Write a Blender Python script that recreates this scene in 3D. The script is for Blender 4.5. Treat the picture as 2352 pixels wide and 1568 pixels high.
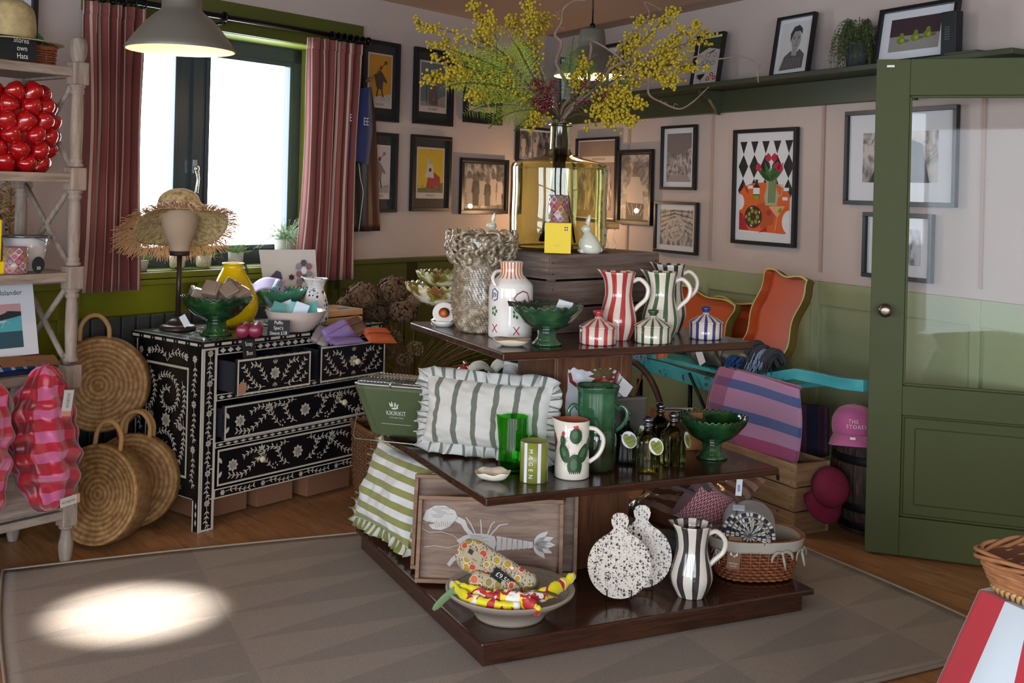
import bpy, bmesh, math, random
from math import sin, cos, pi, radians, sqrt, atan2
from mathutils import Vector, Matrix, noise
from mathutils.geometry import tessellate_polygon
random.seed(7)
for o in list(bpy.data.objects): bpy.data.objects.remove(o)
SC = bpy.context.scene
# ---------------------------------------------------------------- camera
FPX, CX, CY, ROLL, EYE = 2560.0, 1176.0, 438.0, radians(1.46), 1.42
cd = bpy.data.cameras.new('camera'); cam = bpy.data.objects.new('camera', cd); SC.collection.objects.link(cam)
cd.sensor_width = 36; cd.lens = FPX/2352*36; cd.shift_y = -(784-CY)/2352; cd.clip_start = .05
cr, sr = cos(ROLL), sin(ROLL)
cam.matrix_world = Matrix(((cr, -sr, 0, 0), (0, 0, -1, 0), (sr, cr, 0, EYE), (0, 0, 0, 1)))
SC.camera = cam
# ---------------------------------------------------------------- view, sky
SC.view_settings.view_transform = 'Standard'; SC.view_settings.look = 'None'
SC.view_settings.exposure = 0.75; SC.view_settings.gamma = 1; SC.view_settings.use_curve_mapping = False
SC.cycles.max_bounces = 10; SC.cycles.diffuse_bounces = 5; SC.cycles.glossy_bounces = 4
SC.cycles.transmission_bounces = 10; SC.cycles.transparent_max_bounces = 12
SC.cycles.caustics_reflective = False; SC.cycles.caustics_refractive = False
SC.cycles.sample_clamp_indirect = 4
world = bpy.data.worlds.new('overcast_sky'); SC.world = world; world.use_nodes = True
wn = world.node_tree; wn.nodes.clear()
_o = wn.nodes.new('ShaderNodeOutputWorld'); _b = wn.nodes.new('ShaderNodeBackground')
_b.inputs[0].default_value = (.84, .94, 1.05, 1); _b.inputs[1].default_value = 8.2
wn.links.new(_b.outputs[0], _o.inputs[0])

def light(name, kind, loc, energy, col=(1, 1, 1), size=.1, rot=None, parent=None, **kw):
    l = bpy.data.lights.new(name, kind); l.energy = energy; l.color = col
    if kind == 'AREA': l.shape = 'RECTANGLE'; l.size = size[0]; l.size_y = size[1]
    else: l.shadow_soft_size = size
    for k, v in kw.items(): setattr(l, k, v)
    o = bpy.data.objects.new(name, l); SC.collection.objects.link(o); o.location = loc
    if rot: o.rotation_euler = rot
    if parent: o.parent = parent
    return o
# ---------------------------------------------------------------- pixels of the photograph (2352x1568) to points of the room
def ray(px, py):
    X = (px-CX)/FPX; Y = (CY-py)/FPX
    return Vector((cr*X-sr*Y, 1, sr*X+cr*Y))
O3 = Vector((0, 0, EYE))
def W(px, py, d): return O3+ray(px, py)*d
def Z(px, py, z=0.):
    r = ray(px, py); return O3+r*((z-EYE)/r.z)
def onplane(px, py, P, th, off=0):      # vertical plane through P whose local X is at angle th, moved off outward (+Y local)
    n = Vector((-sin(th), cos(th), 0)); r = ray(px, py)
    return O3+r*((n.dot(Vector(P)-O3)+off)/n.dot(r))
THA, THB, THU = radians(52.07), radians(-61.42), radians(25.5)
CORNER = Vector((.311, 7.7, 0)); H_DADO, H_CEIL, H_SHELF = 1.015, 2.48, 1.978
def AX(th): return Vector((cos(th), sin(th), 0))
def AY(th): return Vector((-sin(th), cos(th), 0))
def wallA(px, py, off=0): return onplane(px, py, CORNER, THA, off)
def wallB(px, py, off=0): return onplane(px, py, CORNER, THB, off)
def uz(p, th, org=CORNER):
    d = Vector(p)-org; return d.dot(AX(th)), d.z
# ---------------------------------------------------------------- materials
def lin(h):
    if not isinstance(h, str): return tuple(h)+(1,) if len(h) == 3 else tuple(h)
    h = h.lstrip('#'); out = []
    for i in (0, 2, 4):
        c = int(h[i:i+2], 16)/255; out.append(c/12.92 if c <= .04045 else ((c+.055)/1.055)**2.4)
    return (*out, 1)
class NG:
    def __init__(s, nt): s.nt = nt
    def n(s, t, **kw):
        x = s.nt.nodes.new('ShaderNode'+t)
        for k, v in kw.items(): setattr(x, k, v)
        return x
    def l(s, a, b): s.nt.links.new(a, b)
    def put(s, sock, v):
        if hasattr(v, 'links'): s.l(v, sock)
        elif v is not None: sock.default_value = v
    def m(s, op, a, b=None, c=None):
        x = s.n('Math', operation=op); s.put(x.inputs[0], a)
        if b is not None: s.put(x.inputs[1], b)
        if c is not None: s.put(x.inputs[2], c)
        return x.outputs[0]
    def mix(s, f, a, b, mode='MIX'):
        x = s.n('MixRGB', blend_type=mode); s.put(x.inputs[0], f)
        s.put(x.inputs[1], lin(a) if isinstance(a, (str, tuple)) else a); s.put(x.inputs[2], lin(b) if isinstance(b, (str, tuple)) else b)
        return x.outputs[0]
    def obj(s): return s.n('TexCoord').outputs['Object']
    def uv(s): return s.n('TexCoord').outputs['UV']
    def sep(s, v):
        x = s.n('SeparateXYZ'); s.l(v, x.inputs[0]); return x.outputs
    def scale(s, v, k):
        x = s.n('Mapping'); s.l(v, x.inputs[0]); x.inputs['Scale'].default_value = k if hasattr(k, '__len__') else (k, k, k); return x.outputs[0]
    def rot(s, v, r):
        x = s.n('Mapping'); s.l(v, x.inputs[0]); x.inputs['Rotation'].default_value = r; return x.outputs[0]
    def noise(s, v, sc, det=3, rough=.5, dist=0):
        x = s.n('TexNoise'); s.l(v, x.inputs['Vector']); x.inputs['Scale'].default_value = sc; x.inputs['Detail'].default_value = det
        x.inputs['Roughness'].default_value = rough; x.inputs['Distortion'].default_value = dist; return x.outputs[0]
    def vor(s, v, sc, feat='F1', rnd=1):
        x = s.n('TexVoronoi', feature=feat); s.l(v, x.inputs['Vector']); x.inputs['Scale'].default_value = sc; x.inputs['Randomness'].default_value = rnd; return x
    def ramp(s, f, stops, interp='LINEAR'):
        x = s.n('ValToRGB'); s.l(f, x.inputs[0]); r = x.color_ramp; r.interpolation = interp
        while len(r.elements) < len(stops): r.elements.new(1)
        for e, (p, c) in zip(r.elements, stops): e.position = p; e.color = lin(c)
        return x.outputs[0]
MATS = {}
def newmat(name):
    m = bpy.data.materials.new(name); m.use_nodes = True; nt = m.node_tree
    b = nt.nodes['Principled BSDF']; MATS[name] = m; return m, NG(nt), b
def mat(name, col, rough=.5, metal=0, bump=0, bs=60, var=0, vs=6, coat=0, trans=0, ior=1.45, sheen=0, emit=0, alpha=1, stretch=None, fn=None):
    if name in MATS: return MATS[name]
    m, g, b = newmat(name); c = lin(col); b.inputs['Roughness'].default_value = rough; b.inputs['Metallic'].default_value = metal
    v = g.obj()
    if stretch: v = g.scale(v, stretch)
    if fn: g.l(fn(g, v), b.inputs['Base Color'])
    elif var:
        d = tuple(max(0, x*(1-var)) for x in c[:3]); e = tuple(min(1, x*(1+var*.6)) for x in c[:3])
        f = g.noise(v, vs, 4, .6); g.l(g.ramp(f, [(.3, d), (.7, e)]), b.inputs['Base Color'])
    else: b.inputs['Base Color'].default_value = c
    if bump:
        x = g.n('Bump'); x.inputs['Strength'].default_value = bump; x.inputs['Distance'].default_value = .002
        g.l(g.noise(v, bs, 3, .6), x.inputs['Height']); g.l(x.outputs[0], b.inputs['Normal'])
    b.inputs['Coat Weight'].default_value = coat; b.inputs['Transmission Weight'].default_value = trans; b.inputs['IOR'].default_value = ior
    if sheen: b.inputs['Sheen Weight'].default_value = sheen
    if emit: b.inputs['Emission Color'].default_value = c; b.inputs['Emission Strength'].default_value = emit
    if alpha < 1: b.inputs['Alpha'].default_value = alpha
    m.diffuse_color = c
    return m
def wood(name, dark, light, along=(1, 12, 12), rough=.45, sc=3, coat=0):
    def f(g, v):
        n1 = g.noise(g.scale(v, along), sc, 6, .65, .8); n2 = g.noise(v, 2.2, 2)
        return g.mix(g.m('MULTIPLY', n2, .5), g.ramp(n1, [(.28, dark), (.72, light)]), dark)
    return mat(name, light, rough, fn=f, bump=.12, bs=90, coat=coat)
def angstripes(name, base, col, n, duty=.45, rough=.12, wob=.12, coat=.3, axisphase=0, tonek=.12):
    def f(g, v):
        x, y, z = g.sep(v); a = g.m('ARCTAN2', y, x)
        w = g.m('MULTIPLY', g.m('SINE', g.m('MULTIPLY', z, 23)), wob)
        w = g.m('ADD', w, g.m('MULTIPLY', g.noise(v, 9, 2), .25))
        k = g.m('FRACT', g.m('ADD', g.m('MULTIPLY', g.m('ADD', a, 7+axisphase), n/(2*pi)), w))
        s = g.m('LESS_THAN', k, duty); tone = g.m('MULTIPLY', g.noise(g.scale(v, (3, 3, 1)), 14, 2), tonek)
        return g.mix(s, base, g.mix(tone, col, base))
    return mat(name, base, rough, fn=f, coat=coat)
def speckle(name, base, col, s1=38, s2=90, rough=.3, t1=.3, t2=.22, coat=.2):
    def f(g, v):
        w = g.noise(v, 12, 2)
        a = g.vor(v, s1); ca = g.sep(a.outputs['Color'])[0]; th = g.m('MULTIPLY', g.m('POWER', ca, 2.0), t1)
        m1 = g.m('LESS_THAN', a.outputs['Distance'], th)
        b = g.vor(v, s2); cb = g.sep(b.outputs['Color'])[1]; th2 = g.m('MULTIPLY', g.m('MULTIPLY', cb, w), t2*2)
        m2 = g.m('LESS_THAN', b.outputs['Distance'], th2)
        return g.mix(g.m('MAXIMUM', m1, m2), base, col)
    return mat(name, base, rough, fn=f, coat=coat)
def uvstripes(name, a, b, n, duty=.5, axis=0, rough=.8, phase=0, bump=.3, extra=None, sheen=.2):
    def f(g, v):
        u = g.sep(g.uv())[axis]; k = g.m('FRACT', g.m('ADD', g.m('MULTIPLY', u, n), phase)); s = g.m('GREATER_THAN', k, duty)
        c = g.mix(s, a, b); t = g.noise(g.scale(g.uv(), (300, 300, 300)), 1, 1)
        return g.mix(g.m('MULTIPLY', t, .22), c, (.05, .05, .05))
    return mat(name, a, rough, fn=f, bump=bump, bs=250, sheen=sheen)
def glass(name, col, rough=.02, ior=1.48, dens=None):
    m, g, b = newmat(name); b.inputs['Base Color'].default_value = lin(col); b.inputs['Transmission Weight'].default_value = 1
    b.inputs['Roughness'].default_value = rough; b.inputs['IOR'].default_value = ior; return m
def thin_glass(name, tint=(1, 1, 1), refl=.5):
    m, g, b = newmat(name); g.nt.nodes.remove(b); out = g.nt.nodes['Material Output']
    t = g.n('BsdfTransparent'); t.inputs[0].default_value = lin(tint); gl = g.n('BsdfGlossy'); gl.inputs['Roughness'].default_value = .02
    fr = g.n('LayerWeight'); fr.inputs[0].default_value = .5; mx = g.n('MixShader'); g.l(g.m('MULTIPLY_ADD', g.m('POWER', fr.outputs['Facing'], 4), .9*refl, .05*refl), mx.inputs[0])
    g.l(t.outputs[0], mx.inputs[1]); g.l(gl.outputs[0], mx.inputs[2]); g.l(mx.outputs[0], out.inputs[0]); return m
# ---------------------------------------------------------------- mesh builder
FONT = {}
def text_geo(s, size, space=1.0):
    key = (s, round(size, 5), space)
    if key in FONT: return FONT[key]
    c = bpy.data.curves.new('t', 'FONT'); c.body = s; c.size = size; c.align_x = 'CENTER'; c.align_y = 'CENTER'; c.resolution_u = 3; c.space_character = space
    o = bpy.data.objects.new('t', c); SC.collection.objects.link(o); bpy.context.view_layer.update()
    me = o.to_mesh(); r = ([v.co.copy() for v in me.vertices], [tuple(p.vertices) for p in me.polygons]); o.to_mesh_clear()
    bpy.data.objects.remove(o); bpy.data.curves.remove(c); FONT[key] = r; return r
class MB:
    maxe = None
    def __init__(s): s.v = []; s.f = []; s.mi = []; s.uv = {}; s.sm = []
    def add(s, vs, fs, mi=0, smooth=True, M=None, uvs=None):
        b = len(s.v)
        for i, q in enumerate(vs):
            q = Vector(q); s.v.append(M @ q if M else q)
            if uvs: s.uv[b+i] = uvs[i]
        for f in fs: s.f.append(tuple(b+i for i in f)); s.mi.append(mi); s.sm.append(smooth)
        return s
    def box(s, c, d, mi=0, M=None, R=None):
        x, y, z = d[0]/2, d[1]/2, d[2]/2; c = Vector(c)
        vs = [Vector(p) for p in ((-x,-y,-z),(x,-y,-z),(x,y,-z),(-x,y,-z),(-x,-y,z),(x,-y,z),(x,y,z),(-x,y,z))]
        if R: vs = [R @ q for q in vs]
        return s.add([c+q for q in vs], [(0,3,2,1),(4,5,6,7),(0,1,5,4),(1,2,6,5),(2,3,7,6),(3,0,4,7)], mi, False, M)
    def grid(s, fn, nu, nv, mi=0, cu=False, cv=False, M=None, smooth=True):
        vs = []; uvs = []; fs = []; U = nu if cu else nu+1; V = nv if cv else nv+1
        for j in range(V):
            for i in range(U): vs.append(fn(i/nu, j/nv)); uvs.append((i/nu, j/nv))
        for j in range(nv):
            for i in range(nu):
                a = j*U+i; b = j*U+(i+1) % U; c = ((j+1) % V)*U+(i+1) % U; d = ((j+1) % V)*U+i
                fs.append((a, b, c, d))
        return s.add(vs, fs, mi, smooth, M, uvs)
    def lathe(s, prof, seg=40, mi=0, M=None, fn=None, capb=True, capt=False, smooth=True):
        n = len(prof); vs = []; uvs = []; fs = []
        for j, (r, z) in enumerate(prof):
            for i in range(seg):
                a = 2*pi*i/seg; q = Vector((r*cos(a), r*sin(a), z))
                if fn: q = fn(q, a, j/(n-1))
                vs.append(q); uvs.append((i/seg, j/(n-1)))
        for j in range(n-1):
            for i in range(seg): fs.append((j*seg+i, j*seg+(i+1) % seg, (j+1)*seg+(i+1) % seg, (j+1)*seg+i))
        if capb and prof[0][0] > 1e-5: fs.append(tuple(range(seg-1, -1, -1)))
        if capt and prof[-1][0] > 1e-5: fs.append(tuple((n-1)*seg+i for i in range(seg)))
        return s.add(vs, fs, mi, smooth, M, uvs)
    def tube(s, pts, r, seg=8, mi=0, M=None, closed=False, flat=1, cap=True):
        pts = [Vector(p) for p in pts]; n = len(pts); rr = r if hasattr(r, '__len__') else [r]*n; vs = []; fs = []; up = None
        for k in range(n):
            if closed: t = pts[(k+1) % n]-pts[k-1]
            else: t = pts[min(k+1, n-1)]-pts[max(k-1, 0)]
            t = t.normalized() if t.length > 1e-9 else Vector((0, 0, 1))
            if up is None: up = Vector((0, 0, 1)) if abs(t.z) < .9 else Vector((1, 0, 0))
            x = up-t*up.dot(t)
            x = x.normalized() if x.length > 1e-6 else t.orthogonal().normalized()
            up = x; y = t.cross(x)
            for i in range(seg):
                a = 2*pi*i/seg; vs.append(pts[k]+x*(rr[k]*cos(a))+y*(rr[k]*sin(a)*flat))
        for k in range(n if closed else n-1):
            for i in range(seg): fs.append((k*seg+i, k*seg+(i+1) % seg, ((k+1) % n)*seg+(i+1) % seg, ((k+1) % n)*seg+i))
        if not closed and cap: fs.append(tuple(range(seg-1, -1, -1))); fs.append(tuple((n-1)*seg+i for i in range(seg)))
        return s.add(vs, fs, mi, True, M)
    def ball(s, c, r, seg=10, rings=6, mi=0, M=None, sc=(1, 1, 1)):
        c = Vector(c); vs = [c+Vector((0, 0, -r*sc[2]))]; fs = []
        for j in range(1, rings):
            p = -pi/2+pi*j/rings
            for i in range(seg): a = 2*pi*i/seg; vs.append(c+Vector((r*sc[0]*cos(p)*cos(a), r*sc[1]*cos(p)*sin(a), r*sc[2]*sin(p))))
        vs.append(c+Vector((0, 0, r*sc[2]))); L = len(vs)-1
        for i in range(seg):
            fs.append((0, 1+(i+1) % seg, 1+i))
            for j in range(rings-2): a = 1+j*seg; fs.append((a+i, a+(i+1) % seg, a+seg+(i+1) % seg, a+seg+i))
            a = 1+(rings-2)*seg; fs.append((a+i, a+(i+1) % seg, L))
        return s.add(vs, fs, mi, True, M)
    def prism(s, pts, z0, z1, mi=0, M=None):       # outline in XY, extruded in Z
        n = len(pts); vs = [Vector((p[0], p[1], z0)) for p in pts]+[Vector((p[0], p[1], z1)) for p in pts]
        tri = tessellate_polygon([[Vector((p[0], p[1], 0)) for p in pts]])
        ar = sum(pts[i][0]*pts[(i+1) % n][1]-pts[(i+1) % n][0]*pts[i][1] for i in range(n))
        fs = []
        for t in tri:
            a, b, c = t; cr_ = (Vector(pts[b][:2])-Vector(pts[a][:2])).cross(Vector(pts[c][:2])-Vector(pts[a][:2]))
            if cr_ < 0: b, c = c, b
            fs.append((a+n, b+n, c+n)); fs.append((a, c, b))
        for i in range(n):
            j = (i+1) % n; fs.append((i, j, j+n, i+n) if ar > 0 else (j, i, i+n, j+n))
        return s.add(vs, fs, mi, False, M)
    def shape(s, pts, place, h, mi=0):             # flat painted shape laid on a surface
        tri = tessellate_polygon([[Vector((p[0], p[1], 0)) for p in pts]]); fs = []
        for a, b, c in tri:
            if (Vector(pts[b][:2])-Vector(pts[a][:2])).cross(Vector(pts[c][:2])-Vector(pts[a][:2])) < 0: b, c = c, b
            fs.append((a, b, c))
        pts = [(p[0], p[1]) for p in pts]
        if s.maxe:                                     # follow a curved surface: split until every edge is short
            for _ in range(4):
                if max(math.dist(pts[f[i]], pts[f[i-1]]) for f in fs for i in range(3)) < s.maxe: break
                mid = {}; nf = []
                def m_(i, j):
                    k = (min(i, j), max(i, j))
                    if k not in mid: mid[k] = len(pts); pts.append(((pts[i][0]+pts[j][0])/2, (pts[i][1]+pts[j][1])/2))
                    return mid[k]
                for a, b, c in fs: d, e, g = m_(a, b), m_(b, c), m_(c, a); nf += [(a, d, g), (d, b, e), (g, e, c), (d, e, g)]
                fs = nf
        return s.add([place(p[0], p[1], h) for p in pts], fs, mi, False)
    def text(s, st, size, place, h, mi=0, x=0, y=0, rot=0, sx=1, space=1.0):
        vs, fs = text_geo(st, size, space); c_, s_ = cos(rot), sin(rot)
        return s.add([place(x+(v.x*sx*c_-v.y*s_), y+(v.x*sx*s_+v.y*c_), h) for v in vs], fs, mi, False)
    def build(s, name, mats, parent=None, bevel=0, loc=None, rz=0, sub=0, rot=None, auto=None, solid=0):
        me = bpy.data.meshes.new(name); me.from_pydata([tuple(v) for v in s.v], [], s.f)
        for m in (mats if isinstance(mats, (list, tuple)) else [mats]): me.materials.append(m)
        me.polygons.foreach_set('material_index', s.mi); me.polygons.foreach_set('use_smooth', s.sm)
        if s.uv:
            ul = me.uv_layers.new(name='UVMap')
            for lp in me.loops: ul.data[lp.index].uv = s.uv.get(lp.vertex_index, (0, 0))
        me.validate(); me.update()
        o = bpy.data.objects.new(name, me); SC.collection.objects.link(o)
        if parent is not None: o.parent = parent
        if loc is not None: o.location = loc
        if rot is not None: o.rotation_euler = rot
        elif rz: o.rotation_euler = (0, 0, rz)
        if solid: x = o.modifiers.new('solid', 'SOLIDIFY'); x.thickness = solid; x.offset = 0
        if sub: x = o.modifiers.new('sub', 'SUBSURF'); x.levels = sub; x.render_levels = sub
        if bevel: x = o.modifiers.new('bevel', 'BEVEL'); x.width = bevel; x.segments = 2; x.limit_method = 'ANGLE'; x.angle_limit = radians(40)
        return o
def Tm(loc=(0, 0, 0), rx=0, ry=0, rz=0, s=1):
    return Matrix.Translation(loc) @ Matrix.Rotation(rz, 4, 'Z') @ Matrix.Rotation(ry, 4, 'Y') @ Matrix.Rotation(rx, 4, 'X') @ Matrix.Diagonal((s, s, s, 1) if not hasattr(s, '__len__') else (*s, 1))
def tag(o, label=None, cat=None, group=None, kind=None):
    if label: o['label'] = label
    if cat: o['category'] = cat
    if group: o['group'] = group
    if kind: o['kind'] = kind
    return o
def thing(name, label, cat, loc=(0, 0, 0), rz=0, group=None, rot=None):
    o = bpy.data.objects.new(name, None); SC.collection.objects.link(o); o.location = loc
    o.rotation_euler = rot if rot else (0, 0, rz); o.empty_display_size = .05
    return tag(o, label, cat, group)
def struct(o): o['kind'] = 'structure'; return o
KIDS = {}
def dup(o, parent=None, top=True):
    c = o.copy(); SC.collection.objects.link(c)
    if parent: c.parent = parent
    for ch in [x for x in list(SC.collection.objects) if x.parent == o]: dup(ch, c, False)
    return c
def circ(cx, cy, rx, ry=None, n=18, a0=0, a1=2*pi):
    ry = ry or rx; return [(cx+rx*cos(a0+(a1-a0)*i/n), cy+ry*sin(a0+(a1-a0)*i/n)) for i in range(n if abs(a1-a0-2*pi) < 1e-6 else n+1)]
def stroke(pts, w):                                # 2D ribbon polygon along points
    L = []; R = []; n = len(pts); ww = w if hasattr(w, '__len__') else [w]*n
    for i in range(n):
        a = pts[max(i-1, 0)]; b = pts[min(i+1, n-1)]; dx, dy = b[0]-a[0], b[1]-a[1]; l = sqrt(dx*dx+dy*dy) or 1
        nx, ny = -dy/l*ww[i]/2, dx/l*ww[i]/2; L.append((pts[i][0]+nx, pts[i][1]+ny)); R.append((pts[i][0]-nx, pts[i][1]-ny))
    return L+R[::-1]
def leaf(x, y, a, l, w, n=5):
    P = [(l*i/n, w/2*sin(pi*(i/n)**.8)) for i in range(n+1)]; P = P+[(p[0], -p[1]) for p in P[-2:0:-1]]
    return [(x+p[0]*cos(a)-p[1]*sin(a), y+p[0]*sin(a)+p[1]*cos(a)) for p in P]
def flat_xz(y=0): return lambda x, z, h: Vector((x, y-h, z))     # a surface facing local -Y
def flat_xy(z=0): return lambda x, y, h: Vector((x, y, z+h))
def curve_pts(P, n=24):                            # Catmull-Rom through the points
    P = [Vector(p) for p in P]; Q = [P[0]*2-P[1]]+P+[P[-1]*2-P[-2]]; out = []
    for k in range(n+1):
        t = k/n*(len(P)-1); i = min(int(t), len(P)-2); t -= i; a, b, c, d = Q[i:i+4]
        out.append(.5*((2*b)+(c-a)*t+(2*a-5*b+4*c-d)*t*t+(3*b-a-3*c+d)*t**3))
    return out
def prof(P, n=30): return [(max(0, q.x), q.y) for q in [Vector((p.x, p.y)) for p in curve_pts([(a, b, 0) for a, b in P], n)]]
# ================================================================ materials of the room
PINK = mat('blush_paint', '#b2a49d', .75, bump=.25, bs=35, var=.06, vs=1.5)
CEIL = mat('ceiling_paint', '#b39c8c', .8, bump=.2, bs=30)
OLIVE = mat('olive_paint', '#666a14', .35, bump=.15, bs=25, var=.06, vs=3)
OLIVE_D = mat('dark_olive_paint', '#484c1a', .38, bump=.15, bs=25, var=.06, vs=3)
FOREST = mat('forest_green_paint', '#383d28', .4, bump=.1, bs=25)
ANTHR = mat('anthracite_frame', '#3c464e', .3)
BLACKW = mat('black_wood', '#141416', .35)
def floor_fn(g, v):
    v = g.rot(v, (0, 0, radians(-37))); x, y, z = g.sep(v)
    row = g.m('FLOOR', g.m('MULTIPLY', x, 1/.125)); off = g.m('FRACT', g.m('MULTIPLY', row, .377))
    yy = g.m('ADD', g.m('MULTIPLY', y, 1/1.3), off); pl = g.m('FLOOR', yy)
    w = g.n('TexWhiteNoise'); w.noise_dimensions = '2D'; cmb = g.n('CombineXYZ'); g.l(row, cmb.inputs[0]); g.l(pl, cmb.inputs[1]); g.l(cmb.outputs[0], w.inputs['Vector'])
    gr = g.noise(g.scale(v, (14, 1.6, 1)), 3, 6, .6, .7)
    c = g.ramp(gr, [(.25, '#845836'), (.55, '#a87a52'), (.8, '#bc9066')])
    c = g.mix(g.m('MULTIPLY', w.outputs[0], .35), c, '#7a4e30')
    fx = g.m('FRACT', g.m('MULTIPLY', x, 1/.125)); gap = g.m('LESS_THAN', fx, .018); gy = g.m('LESS_THAN', g.m('FRACT', yy), .0025)
    return g.mix(g.m('MULTIPLY', g.m('MAXIMUM', gap, gy), .6), c, '#3a2416')
FLOORM = mat('oak_floor', '#a67850', .38, fn=floor_fn, bump=.06, bs=120)
# ================================================================ the shell
cA = CORNER; eA = cA-AX(THA)*8.6; eB = cA+AX(THB)*6.6
rl = Vector((-5.2, -3.2, 0)); rr_ = Vector((3.6, -3.2, 0))
poly = [cA, eA, rl, rr_, eB]
mb = MB(); mb.prism([(p.x, p.y) for p in poly], -.06, 0); struct(mb.build('floor', FLOORM))
mb = MB(); mb.prism([(p.x, p.y) for p in poly], H_CEIL, H_CEIL+.06); struct(mb.build('ceiling', CEIL))
def wall_with_holes(name, a, b, holes, m, t=.3):
    """a wall from a to b (room to the -Y side of local X=a->b), holes=(u0,u1,z0,z1)"""
    d = b-a; L = d.length; th = atan2(d.y, d.x); mb = MB(); us = sorted({0, L, *[h[0] for h in holes], *[h[1] for h in holes]})
    for u0, u1 in zip(us[:-1], us[1:]):
        hs = sorted([h for h in holes if h[0] <= u0+1e-6 and h[1] >= u1-1e-6], key=lambda h: h[2]); z = 0
        for h in hs:
            if h[2] > z+1e-6: mb.box(((u0+u1)/2, t/2, (z+h[2])/2), (u1-u0, t, h[2]-z))
            z = h[3]
        if z < H_CEIL: mb.box(((u0+u1)/2, t/2, (z+H_CEIL)/2), (u1-u0, t, H_CEIL-z))
    return struct(mb.build(name, m, loc=a, rz=th))
LA = 8.6
# window opening in wall A, in u measured from the corner (negative to the left)
wr = wallA(700, 100, .20); u_r = uz(wr, THA)[0]-.02
u_l = uz(wallA(238, 300, .2), THA)[0]; z_sill = 1.0; z_head = 2.16
WIN = (LA+u_l, LA+u_r, z_sill, z_head)
wall_with_holes('wall_left', eA, cA, [WIN], PINK)
wall_with_holes('wall_right', cA, eB, [], PINK, .14)
wall_with_holes('wall_side', rl, eA, [(.5, 3.2, .5, 2.3)], PINK)
wall_with_holes('wall_rear', rr_, rl, [(.6, 2.9, .5, 2.3), (3.4, 4.6, 0, 2.2), (5.0, 8.3, .5, 2.3)], PINK)
wall_with_holes('wall_front', eB, rr_, [], PINK)
# portals let the sky in through the real openings
def portal(c, sx, sy, th):                      # th: local X of its wall; light points into the room (-Y)
    o = light('sky_portal', 'AREA', c, 1, size=(sx, sy)); o.rotation_euler = (radians(-90), 0, th); o.data.cycles.is_portal = True
    n = o.matrix_basis.to_3x3() @ Vector((0, 0, -1))
    if n.dot(-AY(th)) < 0: o.rotation_euler = (radians(90), 0, th)
portal(cA+AX(THA)*((u_l+u_r)/2)+AY(THA)*.34+Vector((0, 0, (z_sill+z_head)/2)), u_r-u_l, 1.16, THA)
d = (eA-rl); th = atan2(d.y, d.x); portal(rl+AX(th)*1.85+AY(th)*.34+Vector((0, 0, 1.4)), 2.7, 1.8, th)
for u0, u1, z0, z1 in ((.6, 2.9, .5, 2.3), (3.4, 4.6, 0, 2.2), (5.0, 8.3, .5, 2.3)):
    portal(rr_+AX(pi)*((u0+u1)/2)+AY(pi)*.34+Vector((0, 0, (z0+z1)/2)), u1-u0, z1-z0, pi)
# shop windows behind the camera: frames with glazing bars
def bars(name, a, th, u0, u1, z0, z1, nu, nz):
    mb = MB(); w = .05
    for k in range(nu+1): mb.box((u0+(u1-u0)*k/nu, .12, (z0+z1)/2), (w, .06, z1-z0))
    for k in range(nz+1): mb.box(((u0+u1)/2, .12, z0+(z1-z0)*k/nz), (u1-u0, .06, w))
    return struct(mb.build(name, mat('white_window', '#d8d8d4', .5), loc=a, rz=th))
d = (eA-rl); th = atan2(d.y, d.x); bars('window_2', rl, th, .5, 3.2, .5, 2.3, 3, 2)
bars('window_3', rr_, pi, .6, 2.9, .5, 2.3, 2, 2); bars('window_4', rr_, pi, 5.0, 8.3, .5, 2.3, 4, 2)
# ---------------------------------------------------------------- window 1
w1 = tag(thing('window_1', None, None, cA+AY(THA)*.2, THA), kind='structure')
fw = .065; umid0 = uz(wallA(468, 300, .2), THA)[0]; umid1 = uz(wallA(406, 300, .2), THA)[0]
mb = MB(); zc = (z_sill+z_head)/2; hz = z_head-z_sill; ul, ur = u_l, u_r
for u, w in ((ul+fw/2, fw), (ur-fw/2, fw)): mb.box((u, .03, zc), (w, .07, hz))
mb.box(((ul+ur)/2, .03, z_head-.04), (ur-ul, .07, .08)); mb.box(((ul+ur)/2, .03, z_sill+.04), (ur-ul, .07, .08))
mb.box(((umid0+umid1)/2, .03, zc), (umid0-umid1, .075, hz)); mb.build('window_frame', ANTHR, w1, bevel=.004)
mb = MB()                                        # opening sashes
for a, b in ((ul+fw, umid1), (umid0, ur-fw)):
    for u in (a+.012, b-.012): mb.box((u, .0, zc), (.024, .03, hz-.15))
    for z in (z_head-.09, z_sill+.09): mb.box(((a+b)/2, .0, z), (b-a, .03, .024))
mb.box(((umid0+umid1)/2+.02, -.012, zc), (.055, .035, hz-.14)); mb.build('window_sash', ANTHR, w1, bevel=.003)
mb = MB(); mb.shape([(ul+.05, z_sill+.05), (ur-.05, z_sill+.05), (ur-.05, z_head-.05), (ul+.05, z_head-.05)], flat_xz(.045), 0); mb.build('window_pane', thin_glass('window_glass', (1, 1, 1), .6), w1)
hu = (umid0+umid1)/2+.005; hzv = 1.5
mb = MB(); mb.box((hu, -.035, hzv), (.022, .012, .07)); mb.ball((hu, -.05, hzv-.01), .016, 12, 8)
mb.tube([(hu, -.05, hzv-.01), (hu+.004, -.06, hzv-.06), (hu-.004, -.058, hzv-.13)], [.011, .009, .01], 8); mb.build('window_handle', mat('chrome', '#d6d8da', .12, 1), w1, bevel=.002)
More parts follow.
